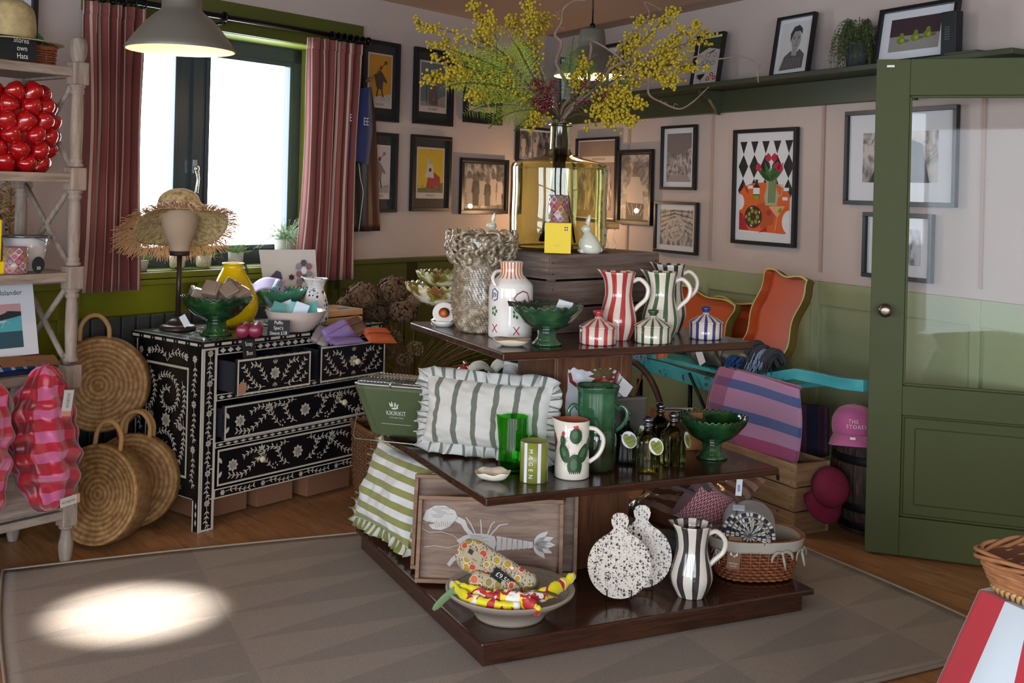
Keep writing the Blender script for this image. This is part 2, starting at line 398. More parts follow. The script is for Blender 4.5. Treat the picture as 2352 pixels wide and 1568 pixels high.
# reveal lining, sill, head trim painted green
mb = MB(); mb.box(((ul+ur)/2, .12, z_sill-.012), (ur-ul-.01, .30, .03)); mb.box(((ul+ur)/2, -.014, z_sill-.012), (ur-ul+.1, .064, .03)); struct(mb.build('trim_1', OLIVE, loc=cA, rz=THA, bevel=.004))
mb = MB(); mb.box((ur+.004, .1, zc), (.012, .2, hz)); mb.box((ul-.004, .1, zc), (.012, .2, hz)); mb.box(((ul+ur)/2, .1, z_head+.004), (ur-ul, .2, .012))
LIME = mat('olive_paint_reveal', '#858f3a', .4); struct(mb.build('trim_2', LIME, loc=cA, rz=THA))
mb = MB(); mb.box(((ul+ur)/2, -.012, z_head+.075), (ur-ul+.5, .024, .15)); struct(mb.build('trim_3', OLIVE_D, loc=cA, rz=THA, bevel=.003))
# dado panelling, wall A
def dado(name, th, org, u0, u1, step, zt, m=OLIVE):
    mb = MB(); mb.box(((u0+u1)/2, -.009, zt/2), (u1-u0, .018, zt)); mb.box(((u0+u1)/2, -.02, zt-.012), (u1-u0, .05, .024))
    mb.box(((u0+u1)/2, -.024, zt-.09), (u1-u0, .014, .13)); mb.box(((u0+u1)/2, -.024, .09), (u1-u0, .014, .18))
    u = u0
    while u <= u1+.01: mb.box((u, -.024, zt/2), (.09, .014, zt-.02)); mb.box((u+.05, -.03, zt/2), (.008, .012, zt-.03)); u += step
    return struct(mb.build(name, m, loc=org, rz=th, bevel=.002))
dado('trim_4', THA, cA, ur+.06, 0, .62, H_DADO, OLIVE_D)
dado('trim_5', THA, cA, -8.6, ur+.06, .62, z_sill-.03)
# wall B: batten positions from the photograph
ub = [uz(wallB(x, y), THB)[0] for x, y in ((1632, 600), (1885, 625), (2257, 500))]
ub = [ub[0]-.82, ub[0], ub[1], ub[2], ub[2]+.62, ub[2]+1.25, ub[2]+1.9]
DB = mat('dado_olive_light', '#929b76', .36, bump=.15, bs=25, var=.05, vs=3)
mb = MB(); zt = H_DADO; L = 6.6
mb.box((L/2, -.009, zt/2), (L, .018, zt)); mb.box((L/2, -.018, .08), (L, .036, .16))
edges = [0]+ub+[L]
for a, b in zip(edges[:-1], edges[1:]):
    mb.box(((a+b)/2, -.021, zt-.055), (max(.05, b-a-.05), .018, .11)); mb.box(((a+b)/2, -.014, zt/2-.09), (max(.05, b-a-.07), .014, zt-.30))
for u in ub: mb.box((u, -.016, zt/2), (.05, .034, zt)); 
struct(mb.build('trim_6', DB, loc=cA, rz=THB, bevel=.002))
mb = MB()
for u in ub: mb.box((u, -.004, (H_SHELF+zt)/2), (.018, .010, H_SHELF-zt-.09))
struct(mb.build('trim_7', mat('blush_batten', '#a08a7e', .7), loc=cA, rz=THB))
# high shelf with its board and brackets
sh = thing('wall_shelf', 'long dark green wall shelf high on the right wall holding leaning pictures', 'shelf', cA, THB)
mb = MB(); mb.box((1.88, -.11, H_SHELF+.032), (3.75, .22, .024)); mb.build('shelf_board', FOREST, sh, bevel=.003)
mb = MB(); mb.box((1.88, -.014, H_SHELF-.04), (3.75, .028, .12)); mb.build('backing_board', FOREST, sh, bevel=.003)
for x, y in ((1662, 220), (2115, 200)):
    u = uz(wallB(x, y), THB)[0]; mb = MB()
    P = [(-.028, 0), (-.17, 0), (-.165, -.02), (-.10, -.05), (-.06, -.10), (-.05, -.125), (-.028, -.13)]
    mb.prism(P, -.012, .012, M=Matrix(((0, 0, 1, u), (1, 0, 0, 0), (0, 1, 0, H_SHELF+.018), (0, 0, 0, 1)))); mb.build('shelf_bracket', FOREST, sh)
# ================================================================ rug
rug_u, rug_v = Vector((sin(radians(65)), cos(radians(65)), 0)), Vector((-cos(radians(65)), sin(radians(65)), 0))
r0 = Z(6, 1318)
def rug_fn(g, v):
    x, y, z = g.sep(v); a = g.m('MULTIPLY', x, 1/.66); b = g.m('MULTIPLY', y, 1/.23)
    fa = g.m('FRACT', a); fb = g.m('FRACT', b); tri = g.m('GREATER_THAN', fa, fb)
    w = g.noise(g.scale(v, (1, 1, 1)), 260, 1); ww = g.noise(g.scale(v, (8, 60, 1)), 6, 2)
    c = g.mix(tri, '#aca297', '#9c958d'); c = g.mix(g.m('MULTIPLY', w, .5), c, '#3c3a37'); c = g.mix(g.m('MULTIPLY', ww, .25), c, '#8c8078')
    return c
RUG = mat('flatweave_rug', '#7a736c', .95, fn=rug_fn, bump=.5, bs=220)
RW = (Z(1870, 1275)-r0).dot(rug_u)+.02; RH = (Z(2060, 1557)-r0).dot(rug_v)
mb = MB()
def rg(u, v):
    x = u*RW; y = v*RH; q = Vector((x, y, .006+.004*sin(x*5+1)*sin(y*3)*0)); e = .02
    q.x += e*sin(y*3.1)*(1 if u > .5 else .6); q.y += e*sin(x*2.3+.6); return q
mb.grid(rg, 60, 40)
rug = mb.build('rug', RUG, loc=r0, rz=atan2(rug_u.y, rug_u.x), solid=.008)
tag(rug, 'large flat-woven taupe and grey rug with triangle pattern under the display stand', 'rug')
mb = MB(); n = 50; loop = [rg(i/n, 0) for i in range(n)]+[rg(1, i/n) for i in range(n)]+[rg(1-i/n, 1) for i in range(n)]+[rg(0, 1-i/n) for i in range(n)]
mb.tube([p+Vector((0, 0, .002)) for p in loop], .007, 6, closed=True, flat=.8); mb.build('bound_edge', mat('rug_binding', '#8f8678', .9, bump=.4, bs=300), rug)
# ================================================================ shared object builders
def frame3(P0, P1, phi=0.0):
    X = (P1-P0); X.z = 0; X.normalize(); back = Vector((-X.y, X.x, 0))
    if back.y < 0: back = -back
    up = Vector((0, 0, 1))*cos(phi)+back*sin(phi); nb = back*cos(phi)-Vector((0, 0, 1))*sin(phi)
    return Matrix(((X.x, nb.x, up.x, P0.x), (X.y, nb.y, up.y, P0.y), (X.z, nb.z, up.z, P0.z), (0, 0, 0, 1)))
def hit(M, px, py, y=0):
    I = M.inverted(); o = I @ O3; d = I.to_3x3() @ ray(px, py); t = (y-o.y)/d.y; q = o+d*t; return q.x, q.z
def place(o, M): o.matrix_world = M; return o
def stand(px, py, z, r): p = Z(px, py, z); p.y += r; return p
WH_GL = mat('cream_glaze', '#ddd4c6', .14, coat=.4, var=.04, vs=20)
def pot(name, label, cat, p, profile, mats, seg=48, group=None, fn=None, rz=0, mi=0, extra=None, bodyname='body', inner=None):
    t = thing(name, label, cat, p, rz, group); mb = MB(); mb.lathe(profile, seg, mi, fn=fn); mb.build(bodyname, mats, t); return t
def thick(P, th=.004, n=34):
    """closed pot profile from an outer profile: up the outside, over the lip, down the inside"""
    o = prof(P, n); inn = [(max(0, r-th), z) for r, z in o if z > o[0][1]+th*1.5][::-1]
    return [(0, o[0][1])]+o+[(o[-1][0]-th/2, o[-1][1]+th*.4)]+inn+[(0, o[0][1]+th*1.6)]
def handle(t, pts, r, m, name='handle', seg=10, flat=1): 
    mb = MB(); mb.tube(curve_pts(pts, 20), r, seg, flat=flat); return mb.build(name, m, t)
def spout(h, rim, k=.5, z0=.75, a0=pi, wdt=.5):
    def f(q, a, t):
        zz = q.z/h
        if zz > z0:
            d = atan2(sin(a-a0), cos(a-a0)); w = math.exp(-(d/wdt)**2)*((zz-z0)/(1-z0))**2
            return Vector((q.x+cos(a0)*rim*k*w, q.y+sin(a0)*rim*k*w, q.z+.12*rim*w))
        return q
    return f
# ================================================================ the three-tier display stand
UC = Vector((.245, 4.1, 0)); Z1, Z2, Z3 = .085, .475, .91
WALNUT = wood('walnut_stain', '#26140e', '#50301f', (1.2, 14, 14), .24, 4, coat=.25)
WALNUT2 = wood('walnut_side', '#3e2418', '#7a4c30', (14, 14, 1.2), .4, 4)
du = thing('display_stand', 'three-tier dark brown wooden display stand in the middle of the rug', 'display stand', UC, THU)
def board(w, d, z0, z1, name): mb = MB(); mb.box((0, 0, (z0+z1)/2-.0005), (w, d, z1-z0-.001)); return mb.build(name, WALNUT, du, bevel=.006)
mb = MB(); mb.box((-.017, -.017, .0375), (1.195, 1.165, .051)); mb.build('plinth', WALNUT, du, bevel=.002)
board(1.25, 1.22, Z1-.022, Z1, 'base_board'); board(1.13, .965, Z2-.028, Z2, 'shelf_board'); board(.98, .84, Z3-.028, Z3, 'shelf_board')
mb = MB(); mb.box((.0, 0, (Z1+Z2-.028)/2), (.317, .297, Z2-.028-Z1)); mb.build('lower_pillar', WALNUT2, du, bevel=.003)
mb = MB(); mb.box((.0, 0, (Z2+Z3-.028)/2), (.317, .297, Z3-.028-Z2)); mb.box((.13, -.15, (Z2+Z3-.028)/2), (.045, .006, Z3-.028-Z2)); mb.box((-.13, -.15, (Z2+Z3-.028)/2), (.045, .006, Z3-.028-Z2)); mb.build('upper_pillar', WALNUT2, du, bevel=.003)
# ================================================================ top tier
GREEN_GL = mat('green_glaze', '#1f4a2c', .1, coat=.6, fn=lambda g, v: g.ramp(g.noise(v, 16, 4, .6), [(.3, '#15271b'), (.55, '#285034'), (.75, '#4c6a3c')]))
DGREEN_GL = mat('dark_green_glaze', '#17301c', .1, coat=.6, fn=lambda g, v: g.ramp(g.noise(v, 12, 4, .6), [(.3, '#0c1a10'), (.6, '#1f4a26'), (.8, '#4c6a2a')]))
def footed_bowl(name, label, p, r, h, m, teeth=30, th=.006, group=None, foot=.42):
    t = thing(name, label, 'bowl', p, 0, group); zf = h*.38
    mb = MB(); mb.lathe([(0, .001), (r*foot, 0), (r*foot*1.02, .006), (r*foot*.86, .012), (r*foot*.62, zf*.6), (r*foot*.66, zf), (r*foot*.5, zf+.004), (0, zf+.004)], 40); mb.build('foot', m, t)
    def f(q, a, k):
        zz = (q.z-zf)/(h-zf)
        if zz > .82:
            w = (zz-.82)/.18; s_ = abs(sin(a*teeth/2)); return Vector((q.x*(1+.03*s_*w), q.y*(1+.03*s_*w), q.z+.012*s_*w*(r/.12)))
        return q
    P = [(r*foot*.6, zf), (r*.62, zf+(h-zf)*.28), (r*.84, zf+(h-zf)*.62), (r*.97, zf+(h-zf)*.86), (r, h)]
    mb = MB(); mb.lathe([(0, zf)]+prof(P, 18)+[(r-th, h-.001)]+[(max(0, a-th), b+th*.5) for a, b in prof(P, 14)[::-1]][1:]+[(0, zf+th)], 120 if teeth else 48, fn=f if teeth else None)
    mb.build('basin', m, t); return t
def jug(label, p, m, h=.235, group=None, inner=WH_GL, ka=.0, name='ceramic_jug', s=1):
    t = thing(name, label, 'jug', p, 0, group)
    P = [(.043, 0), (.048, .010), (.063, .045), (.065, .075), (.051, .135), (.047, .165), (.052, .205), (.060, .235)]
    P = [(a*s, b*h/.235) for a, b in P]; mb = MB(); mb.lathe(thick(P, .0045, 40), 64, fn=spout(h, .062*s, .26, .86)); mb.build('body', m, t)
    handle(t, [(.046*s, 0, h*.86), (.075*s, 0, h*.90), (.102*s, 0, h*.78), (.098*s, 0, h*.62), (.070*s, 0, h*.50), (.056*s, 0, h*.43)], .008*s, inner); return t
jug('tall white jug with broad red vertical stripes and a curved handle on the top tier', stand(1421, 783, Z3, .05), angstripes('red_stripe_glaze', '#d8cdbf', '#a8141c', 9, .46))
jug('tall white jug with green vertical stripes behind the green-striped sugar pot', stand(1520, 781, Z3, .05), angstripes('green_stripe_glaze', '#d8cdbf', '#18501e', 9, .40))
jug('white jug with black stripes standing furthest back, behind the green-striped jug', Z(1540, 766, Z3)+Vector((0, .06, 0)), angstripes('navy_stripe_glaze', '#cfc4b8', '#10121c', 9, .42), h=.25)
def sugar_pot(label, p, m, mk, r=.0625):
    t = thing('sugar_pot', label, 'pot', p, 0, 'striped lidded pots on the top tier')
    mb = MB(); mb.lathe([(0, 0), (r*.95, 0), (r, .004), (r*1.01, .055), (r*.97, .055), (r*.96, .008), (0, .006)], 56); mb.build('body', m, t)
    mb = MB(); mb.lathe([(r*1.06, .056), (r*1.075, .058), (r*1.0, .061), (r*.62, .074), (r*.3, .083), (r*.2, .085), (r*.19, .092)], 56); l = mb.build('lid', m, t)
    mb = MB(); mb.lathe([(r*.17, .090), (r*.2, .096), (r*.3, .104), (r*.28, .112), (0, .114)], 24); mb.build('knob', mk, l); return t
K = lambda n, c: mat(n, c, .12, coat=.4)
sugar_pot('small round lidded pot with red stripes on the top tier', stand(1376, 794, Z3, .06), angstripes('red_stripe_pot', '#d8cdbf', '#b02428', 12, .42, wob=.0), K('red_knob', '#a8383a'))
sugar_pot('small round lidded pot with green stripes on the top tier', stand(1504, 791, Z3, .06), angstripes('green_stripe_pot', '#d8cdbf', '#18501e', 12, .34, wob=0), K('green_knob', '#26452a'))
sugar_pot('small round lidded pot with blue stripes near the right end of the top tier', stand(1627, 781, Z3, .06), angstripes('blue_stripe_pot', '#d4cabf', '#1a2068', 12, .38, wob=0), K('blue_knob', '#2a2f70'), .059)
# green footed bowl with cards
fb = footed_bowl('footed_bowl', 'green glazed footed bowl holding silver discs and small tags, on the top tier', stand(1257, 796, Z3, .05), .118, .125, GREEN_GL, 26)
FOIL = mat('silver_foil', '#9aa0a4', .35, .8, bump=.4, bs=60); CARD = mat('white_card', '#dcdcdc', .7); BLK = mat('chalkboard', '#17181a', .7)
rnd = random.Random(3)
p0 = fb.location+Vector((0, 0, .115))
for k in range(9):
    mb = MB(); a = rnd.uniform(0, 6.28); r = rnd.uniform(.01, .075); mb.lathe([(0, -.006), (.02, -.005), (.021, 0), (.018, .005), (0, .006)], 14)
    o = mb.build('foil_disc', FOIL, loc=p0+Vector((r*cos(a), r*sin(a), .006*rnd.random())), rot=(rnd.uniform(-.4, .4), rnd.uniform(-.4, .4), 0))
    tag(o, 'small silver foil disc in the green footed bowl on the top tier', 'sweet', 'silver discs in the footed bowl')
mb = MB(); mb.box((0, 0, 0), (.05, .004, .03)); o = mb.build('price_card', CARD, loc=p0+Vector((.055, -.03, .022)), rot=(.5, .25, .2)); tag(o, 'folded white price card sticking out of the bowl of silver discs', 'card')
mb = MB(); mb.box((0, 0, 0), (.095, .06, .003)); o = mb.build('chalkboard_sign', BLK, loc=p0+Vector((-.085, .0, .014)), rot=(.15, .12, .1)); tag(o, 'small black chalkboard card lying over the left rim of the footed bowl', 'sign')
# small dish
GOLDRIM = mat('cream_dish', '#d8cdb8', .2, coat=.3, var=.1, vs=12)
t = thing('trinket_dish', 'shallow cream oval dish with gold rim at the front corner of the top tier', 'dish', stand(1176, 799, Z3, .055))
mb = MB(); mb.lathe([(0, 0), (.035, 0), (.05, .008), (.061, .021), (.0605, .023), (.048, .011), (.03, .005), (0, .004)], 48, fn=lambda q, a, k: Vector((q.x*(1+.03*sin(5*a)), q.y*.8, q.z*(1+.1*sin(3*a))))); mb.build('body', GOLDRIM, t)
mb = MB(); mb.tube([(.0615*(1+.03*sin(5*a))*cos(a), .0615*.8*sin(a), .0225*(1+.1*sin(3*a))) for a in [2*pi*i/48 for i in range(48)]], .0012, 5, closed=True); mb.build('gold_rim', mat('gold_lustre', '#b8924a', .25, .8), t)
# painted bottle vase with closed eye
vp = stand(1171, 781, Z3, .088); h = .262
t = thing('bottle_vase', 'white bottle vase painted with a closed eye, orange neck stripes and small motifs', 'vase', vp)
P = [(.074, 0), (.077, .01), (.077, .05), (.078, .15), (.074, .185), (.055, .205), (.042, .218), (.038, .235), (.040, .262)]
PORC = mat('white_porcelain', '#e2dfd8', .12, coat=.5); mb = MB(); mb.lathe(thick(P, .004, 40), 64); mb.build('body', PORC, t)
def rad_at(P, z):
    o = prof(P, 60)
    for (r0_, z0_), (r1_, z1_) in zip(o[:-1], o[1:]):
        if z0_ <= z <= z1_ and z1_ > z0_: return r0_+(r1_-r0_)*(z-z0_)/(z1_-z0_)
    return o[-1][0] if z > o[-1][1] else o[0][0]
def cylmap(P, R0):                                # x = arc length around from the camera side, z height
    def f(x, z, hh):
        r = rad_at(P, z)+hh; a = -pi/2+x/R0; return Vector((r*cos(a), r*sin(a), z))
    return f
ORG = mat('orange_glaze', '#c8683a', .2); BRN = mat('russet_line', '#8a3a24', .3); NAVY = mat('navy_line', '#23306a', .3); GRD = mat('green_dab', '#3c6a35', .3); REDX = mat('red_line', '#b02830', .3)
pm = cylmap(P, .078); mb = MB(); mb.maxe = .009; E_ = .0006
for k in range(7): mb.shape([(x_, z_) for x_, z_ in stroke([(-.075+k*.024, .262), (-.075+k*.024, .245), (-.075+k*.024, .225), (-.073+k*.024, .206)], [.012, .012, .011, .006])], pm, E_, 0)
ex, ez = .042, .142
mb.shape(stroke([(ex-.032, ez-.002), (ex-.02, ez+.014), (ex, ez+.024), (ex+.02, ez+.018), (ex+.03, ez-.005), (ex+.034, ez-.035)], .0045), pm, E_, 1)
mb.shape(stroke([(ex-.032, ez-.002), (ex-.02, ez-.012), (ex-.004, ez-.014), (ex+.012, ez-.004)], .004), pm, E_, 1)
for dx in (-.022, -.012, -.002): mb.shape(stroke([(ex+dx, ez-.012), (ex+dx-.001, ez-.024)], .0032), pm, E_, 1)
bx_, bz = -.062, .15
mb.shape(stroke([(bx_-.012, bz-.016), (bx_-.012, bz+.016), (bx_, bz+.022), (bx_+.014, bz+.01), (bx_+.012, bz-.014), (bx_-.004, bz-.02)], .004), pm, E_, 2)
mb.shape(stroke([(bx_-.004, bz-.008), (bx_-.004, bz+.008), (bx_+.006, bz+.004), (bx_+.004, bz-.006)], .004), pm, E_, 2)
for cx_, cz in ((-.062, .095), (.02, .088)):
    for k in range(5): a = k*1.256; mb.shape([(cx_+.009*cos(a)+.0045*cos(b), cz+.012*sin(a)+.0065*sin(b)) for b in [i*.7 for i in range(9)]], pm, E_, 3)
for cx_, cz in ((-.06, .036), (.022, .03)):
    for sg in (1, -1): mb.shape(stroke([(cx_-.011*sg, cz-.014), (cx_, cz), (cx_+.011*sg, cz+.014)], .0036), pm, E_, 4)
mb.build('painted_motifs', [ORG, BRN, NAVY, GRD, REDX], t)
for sx in (-1,):
    handle(t, [(-.036, -.02, .232), (-.056, -.045, .228), (-.064, -.062, .205), (-.052, -.068, .18)], .006, PORC)
# shell vase
sv = stand(1100, 769, Z3, .10); P = [(.070, 0), (.088, .03), (.099, .09), (.098, .16), (.092, .22), (.096, .26), (.108, .30), (.106, .345)]
SHELL = mat('shell_glaze', '#8f8371', .22, coat=.5, fn=lambda g, v: g.ramp(g.noise(v, 45, 3, .6), [(.25, '#3e3220'), (.5, '#857660'), (.72, '#c4baa2')]))
t = thing('shell_vase', 'tall grey-brown glazed vase covered in small shell shapes with larger curls at the top', 'vase', sv)
mb = MB(); mb.lathe(thick(P, .01, 40), 56); mb.build('body', SHELL, t); rnd = random.Random(5); mb = MB()
rows = 40
for j in range(rows):
    z = .006+.265*j/rows; R = rad_at(P, z); n = 52
    for i in range(n):
        a = 2*pi*(i+.5*(j % 2))/n+.10*j*.25; q = Vector((R*cos(a), R*sin(a), z)); tip = Vector((cos(a), sin(a), .35)).normalized(); s_ = .0085*rnd.uniform(.7, 1.2)
        side = Vector((-sin(a), cos(a), 0)); up = Vector((0, 0, 1))
        mb.add([q-side*s_*.55, q+side*s_*.55, q+up*s_*1.1, q+tip*s_*1.15+up*s_*.3], [(0, 1, 3), (1, 2, 3), (2, 0, 3)], 0, True)
mb.build('small_shells', SHELL, t); mb = MB()
for j in range(7):
    z = .262+.014*j; R = rad_at(P, min(z, .345)); n = 15
    for i in range(n):
        a = 2*pi*(i+.5*(j % 2))/n+rnd.uniform(-.1, .1); s_ = .018*rnd.uniform(.8, 1.25); o_ = Vector((cos(a), sin(a), 0)); sd = Vector((-sin(a), cos(a), 0)); c_ = Vector((R*cos(a), R*sin(a), z))
        flip = 1 if rnd.random() > .5 else -1; pts = []
        for k in range(8):
            b = -1.6+k*.55; pts.append(c_+sd*(s_*cos(b)*flip)+Vector((0, 0, s_*.85*sin(b)))+o_*(.006+.010*sin(k/7*pi)))
        mb.tube(pts, [s_*.12, s_*.3, s_*.4, s_*.44, s_*.4, s_*.34, s_*.24, s_*.1], 6)
mb.build('curled_shells', SHELL, t)
# two stacked spongeware bowls and the little orange dish at the left end
SPONGE = mat('spongeware', '#c9c4a8', .18, coat=.4, fn=lambda g, v: g.ramp(g.noise(v, 18, 3, .6, .6), [(.38, '#6e4a24'), (.46, '#8c8a3c'), (.55, '#d2cbb6'), (.8, '#dcd6c6')]))
bp_ = Vector((W(1024, 660, 4.3).x, 4.3, Z3)); fb2 = footed_bowl('footed_bowl', 'cream and brown splashed footed bowl at the left end of the top tier', bp_, .155, .135, SPONGE, 30, foot=.35)
footed_bowl('footed_bowl', 'smaller green and brown splashed zigzag bowl stacked in the cream one', bp_+Vector((.0, 0, .075)), .115, .11, mat('spongeware_green', '#8a8a50', .15, coat=.4, fn=lambda g, v: g.ramp(g.noise(v, 20, 3, .6, .6), [(.36, '#5a3c1c'), (.5, '#7a7c34'), (.62, '#cfc8ae')])), 30, foot=.4)
t = thing('trinket_dish', 'little white dish with an orange flower leaning at the left end of the top tier', 'dish', Z(1018, 751, Z3)+Vector((0, .03, 0)))
mb = MB(); mb.lathe([(0, 0), (.03, 0), (.04, .012), (.045, .02), (.042, .02), (.028, .005), (0, .004)], 32); mb.build('body', PORC, t)
mb = MB(); mb.lathe([(0, 0), (.04, .004), (.043, .01), (.038, .008), (0, .004)], 32, M=Tm((0, .01, .045), rx=1.1)); mb.build('upright_dish', PORC, t)
mb = MB(); mb.lathe([(0, .009), (.02, .010), (.0, .012)], 20, M=Tm((0, .005, .046), rx=1.1)); mb.build('orange_flower', ORG, t)
# ================================================================ crate, glass jar and what stands on the crate
c0 = Vector((.145, 3.985, Z3)); e1 = Vector((.425, .36, 0)).normalized(); thc = atan2(e1.y, e1.x)-.02; cw, cdp, chh = .56, .34, .285
CR = wood('old_crate_wood', '#4e3d36', '#8f7a6e', (1, 14, 14), .8, 4)
CRY = wood('old_crate_end', '#4e3d36', '#a08c80', (14, 1, 14), .8, 4)
ct = thing('wooden_crate', 'old slatted wooden crate upside down on the top tier under the big glass jar', 'crate', c0, thc)
def crate(t, w, d, h, m1, m2, n=3, th=.012, gap=.008, lid=True, open_top=False):
    sh_ = (h-gap*(n-1))/n
    for k in range(n):
        z = k*(sh_+gap)+sh_/2
        for y in (th/2, d-th/2): mb = MB(); mb.box((w/2, y, z), (w, th, sh_)); mb.build('side_slat', m1, t, bevel=.0015)
        
        for x in (th/2, w-th/2): mb = MB(); mb.box((x, d/2, z), (th, d-2*th-.001, sh_)); mb.build('end_slat', m2, t, bevel=.0015)
    for x in (th+.012, w-th-.012):
        for y in (th+.012, d-th-.012): mb = MB(); mb.box((x, y, h/2), (.024, .024, h-.004)); mb.build('corner_post', m1, t)
    if lid:
        k = 4
        for i in range(k): mb = MB(); mb.box((w/2, th+(d-2*th)*(i+.5)/k, h-.005), (w-2*th, (d-2*th)/k-.004, .009)); mb.build('base_slat', m1, t)
crate(ct, cw, cdp, chh, CR, CRY)
mb = MB()
for z in (.03, .075, .115, .16, .215, .255):
    for x in (.012, .54): mb.lathe([(.0025, 0), (.0025, .001), (0, .0012)], 8, M=Tm((x, 0, z), rx=pi/2))
mb.build('nail_heads', mat('rusty_nail', '#2a1c16', .6, .5), ct)
ZC = Z3+chh
jc = W(1280, 570, 4.36); jc = Vector((jc.x, 4.36, ZC)); JR, JH = .190, .335
JG, g_, b_ = newmat('amber_green_glass'); b_.inputs['Base Color'].default_value = lin('#dcdcb0'); b_.inputs['Transmission Weight'].default_value = 1; b_.inputs['Roughness'].default_value = .01; b_.inputs['IOR'].default_value = 1.45
t = thing('glass_jar', 'huge olive-tinted glass jar with a narrow neck standing on the crate and holding branches', 'vase', jc)
Po = [(.06, 0), (.15, .002), (.182, .012), (JR, .035), (JR, .12), (JR*.998, .2), (JR, JH-.03), (.189, JH-.014), (.183, JH-.002), (.165, JH+.006), (.10, JH+.022), (.062, JH+.033), (.044, JH+.05), (.041, JH+.075), (.040, JH+.14), (.042, JH+.15)]
prf = prof(Po, 60); inner = [(max(0, r-.005), z) for r, z in prf if z > .012][::-1]
mb = MB(); mb.lathe([(0, .012), (.04, .006), (.06, 0)]+prf[1:]+inner+[(.0, .018)], 72, fn=lambda q, a, k: q*(1+.0035*sin(3*a+q.z*30)) if q.z > .02 else q, capb=False); mb.build('body', JG, t)
mb = MB(); mb.tube([(.0445*cos(a), .0445*sin(a), JH+.152) for a in [2*pi*i/40 for i in range(40)]], .007, 8, closed=True, flat=.7); mb.build('neck_ring', JG, t)
jneck = jc+Vector((0, 0, JH+.15))
# yellow box, mosaic tumbler, rabbits
YEL = mat('yellow_card', '#e0c400', .5)
yb = W(1281, 568, 4.07); yb.z = ZC
t = thing('gift_box', 'flat yellow gift box with four small dots leaning against the jar', 'box', yb+Vector((0, 0, 0)), -.06)
mb = MB(); mb.box((0, 0, .056), (.096, .05, .108)); mb.box((0, 0, .111), (.094, .048, .004)); mb.build('body', YEL, t, bevel=.001)
mb = MB(); fx = flat_xz(-.0252)
for x, z in ((.026, .096), (.033, .096), (.026, .088), (.033, .088), (.0295, .092)): mb.shape(circ(x, z, .003), fx, .0005, 0 if (x, z) != (.0295, .092) else 1)
mb.text('MÆGEN', .0052, fx, .0005, 2, 0, .03, space=1.4); mb.build('dots', [mat('ink_dark', '#33343a', .5), mat('ink_white', '#e6e6e0', .5), mat('gold_ink', '#9a8410', .4)], t)
def tumbler(label, p, r=.036, h=.095, rz=0):
    t = thing('mosaic_tumbler', label, 'tumbler', p, rz); mb = MB(); mb.lathe([(0, .001), (r*.96, 0), (r, .003), (r, h), (r*.93, h), (r*.92, .006), (0, .006)], 40); mb.build('body', mat('mauve_ceramic', '#8a6468', .3, coat=.3), t)
    cols = ['#a83a34', '#c0b8cc', '#c98a8e', '#2c3f74', '#7d8a2c', '#c9a820', '#8a1f3c']; mb = MB(); n = 9; rn = random.Random(2)
    for j in range(5):
        for i in range(n):
            a = 2*pi*(i+.5*(j % 2))/n; z = h*(.12+.18*j); wd, hd = 2*pi/n*.46, h*.165; zt, zb_ = min(z+hd, h*.985), max(z-hd, .004); q = lambda aa, zz: Vector(((r+.0008)*cos(aa), (r+.0008)*sin(aa), zz))
            mb.add([q(a-wd, z), q(a, zb_), q(a+wd, z), q(a, zt)], [(0, 1, 2, 3)], rn.randrange(7), False)
    mb.build('diamond_inlay', [mat('inlay_'+['red', 'lilac', 'pink', 'blue', 'olive', 'yellow', 'wine'][k], c, .12, coat=.5) for k, c in enumerate(cols)], t); return t
tumbler('small mosaic tumbler with coloured diamonds on top of the yellow gift box', yb+Vector((.0, .0, .1135)), r=.0245*1.5, h=.1)
def rabbit(label, p, rz=0, s=1):
    t = thing('rabbit_figurine', label, 'figurine', p, rz); m = mat('rabbit_glaze', '#cfd0bf', .12, coat=.5); mb = MB()
    bm = bmesh.new(); sk = [((0, 0, .0), .02), ((.0, 0, .03), .036), ((-.002, 0, .055), .030), ((-.008, 0, .08), .016), ((-.012, 0, .094), .019), ((-.02, 0, .098), .014)]
    mb.lathe(prof([(.03, 0), (.04, .008), (.043, .03), (.034, .055), (.02, .073), (.012, .082)], 14), 24, capt=True, fn=lambda q, a, k: Vector((q.x+.012*(1-q.z/.08)-.004, q.y*.8, q.z)))
    mb.ball((-.012, 0, .092), .0185, 16, 10, sc=(1.1, .85, .95)); mb.ball((.046, 0, .014), .009, 10, 8)
    for y in (-.012, .012): mb.ball((-.026, y, .01), .012, 10, 8, sc=(1.2, .7, .8))
    mb.v = [Vector((q.x, q.y, max(q.z, 0)))*s for q in mb.v]; mb.build('body', m, t)
    for y in (-.007, .008):
        mb = MB(); mb.tube(curve_pts([(-.006*s, y*s, .104*s), (-.004*s, y*1.3*s, .125*s), (.0, y*1.4*s, .146*s)], 8), [x*s for x in (.003, .005, .006, .0065, .0065, .006, .005, .004, .002)], 8, flat=.5); mb.build('ear', m, t)
    return t
rp = W(1357, 568, 4.02); rp.z = ZC; rabbit('white glazed rabbit figurine with long ears at the right of the yellow box', Vector((rp.x, 4.13, ZC)), .15, .98)
rp = W(1153, 560, 4.38); rabbit('white glazed rabbit figurine half hidden at the left edge of the glass jar', Vector((rp.x-.03, 4.30, ZC)), 0, .95)
ml = W(1402, 520, 4.5)
t = thing('bolt_lamp', 'small lamp with round wooden bar on hairpin wire at the crate back', 'lamp', Vector((ml.x, 4.5, ZC)))
mb = MB(); mb.tube([(-.035, 0, .095), (.035, 0, .095)], .014, 14); mb.build('bar', mat('pale_wood', '#c99a5e', .5), t)
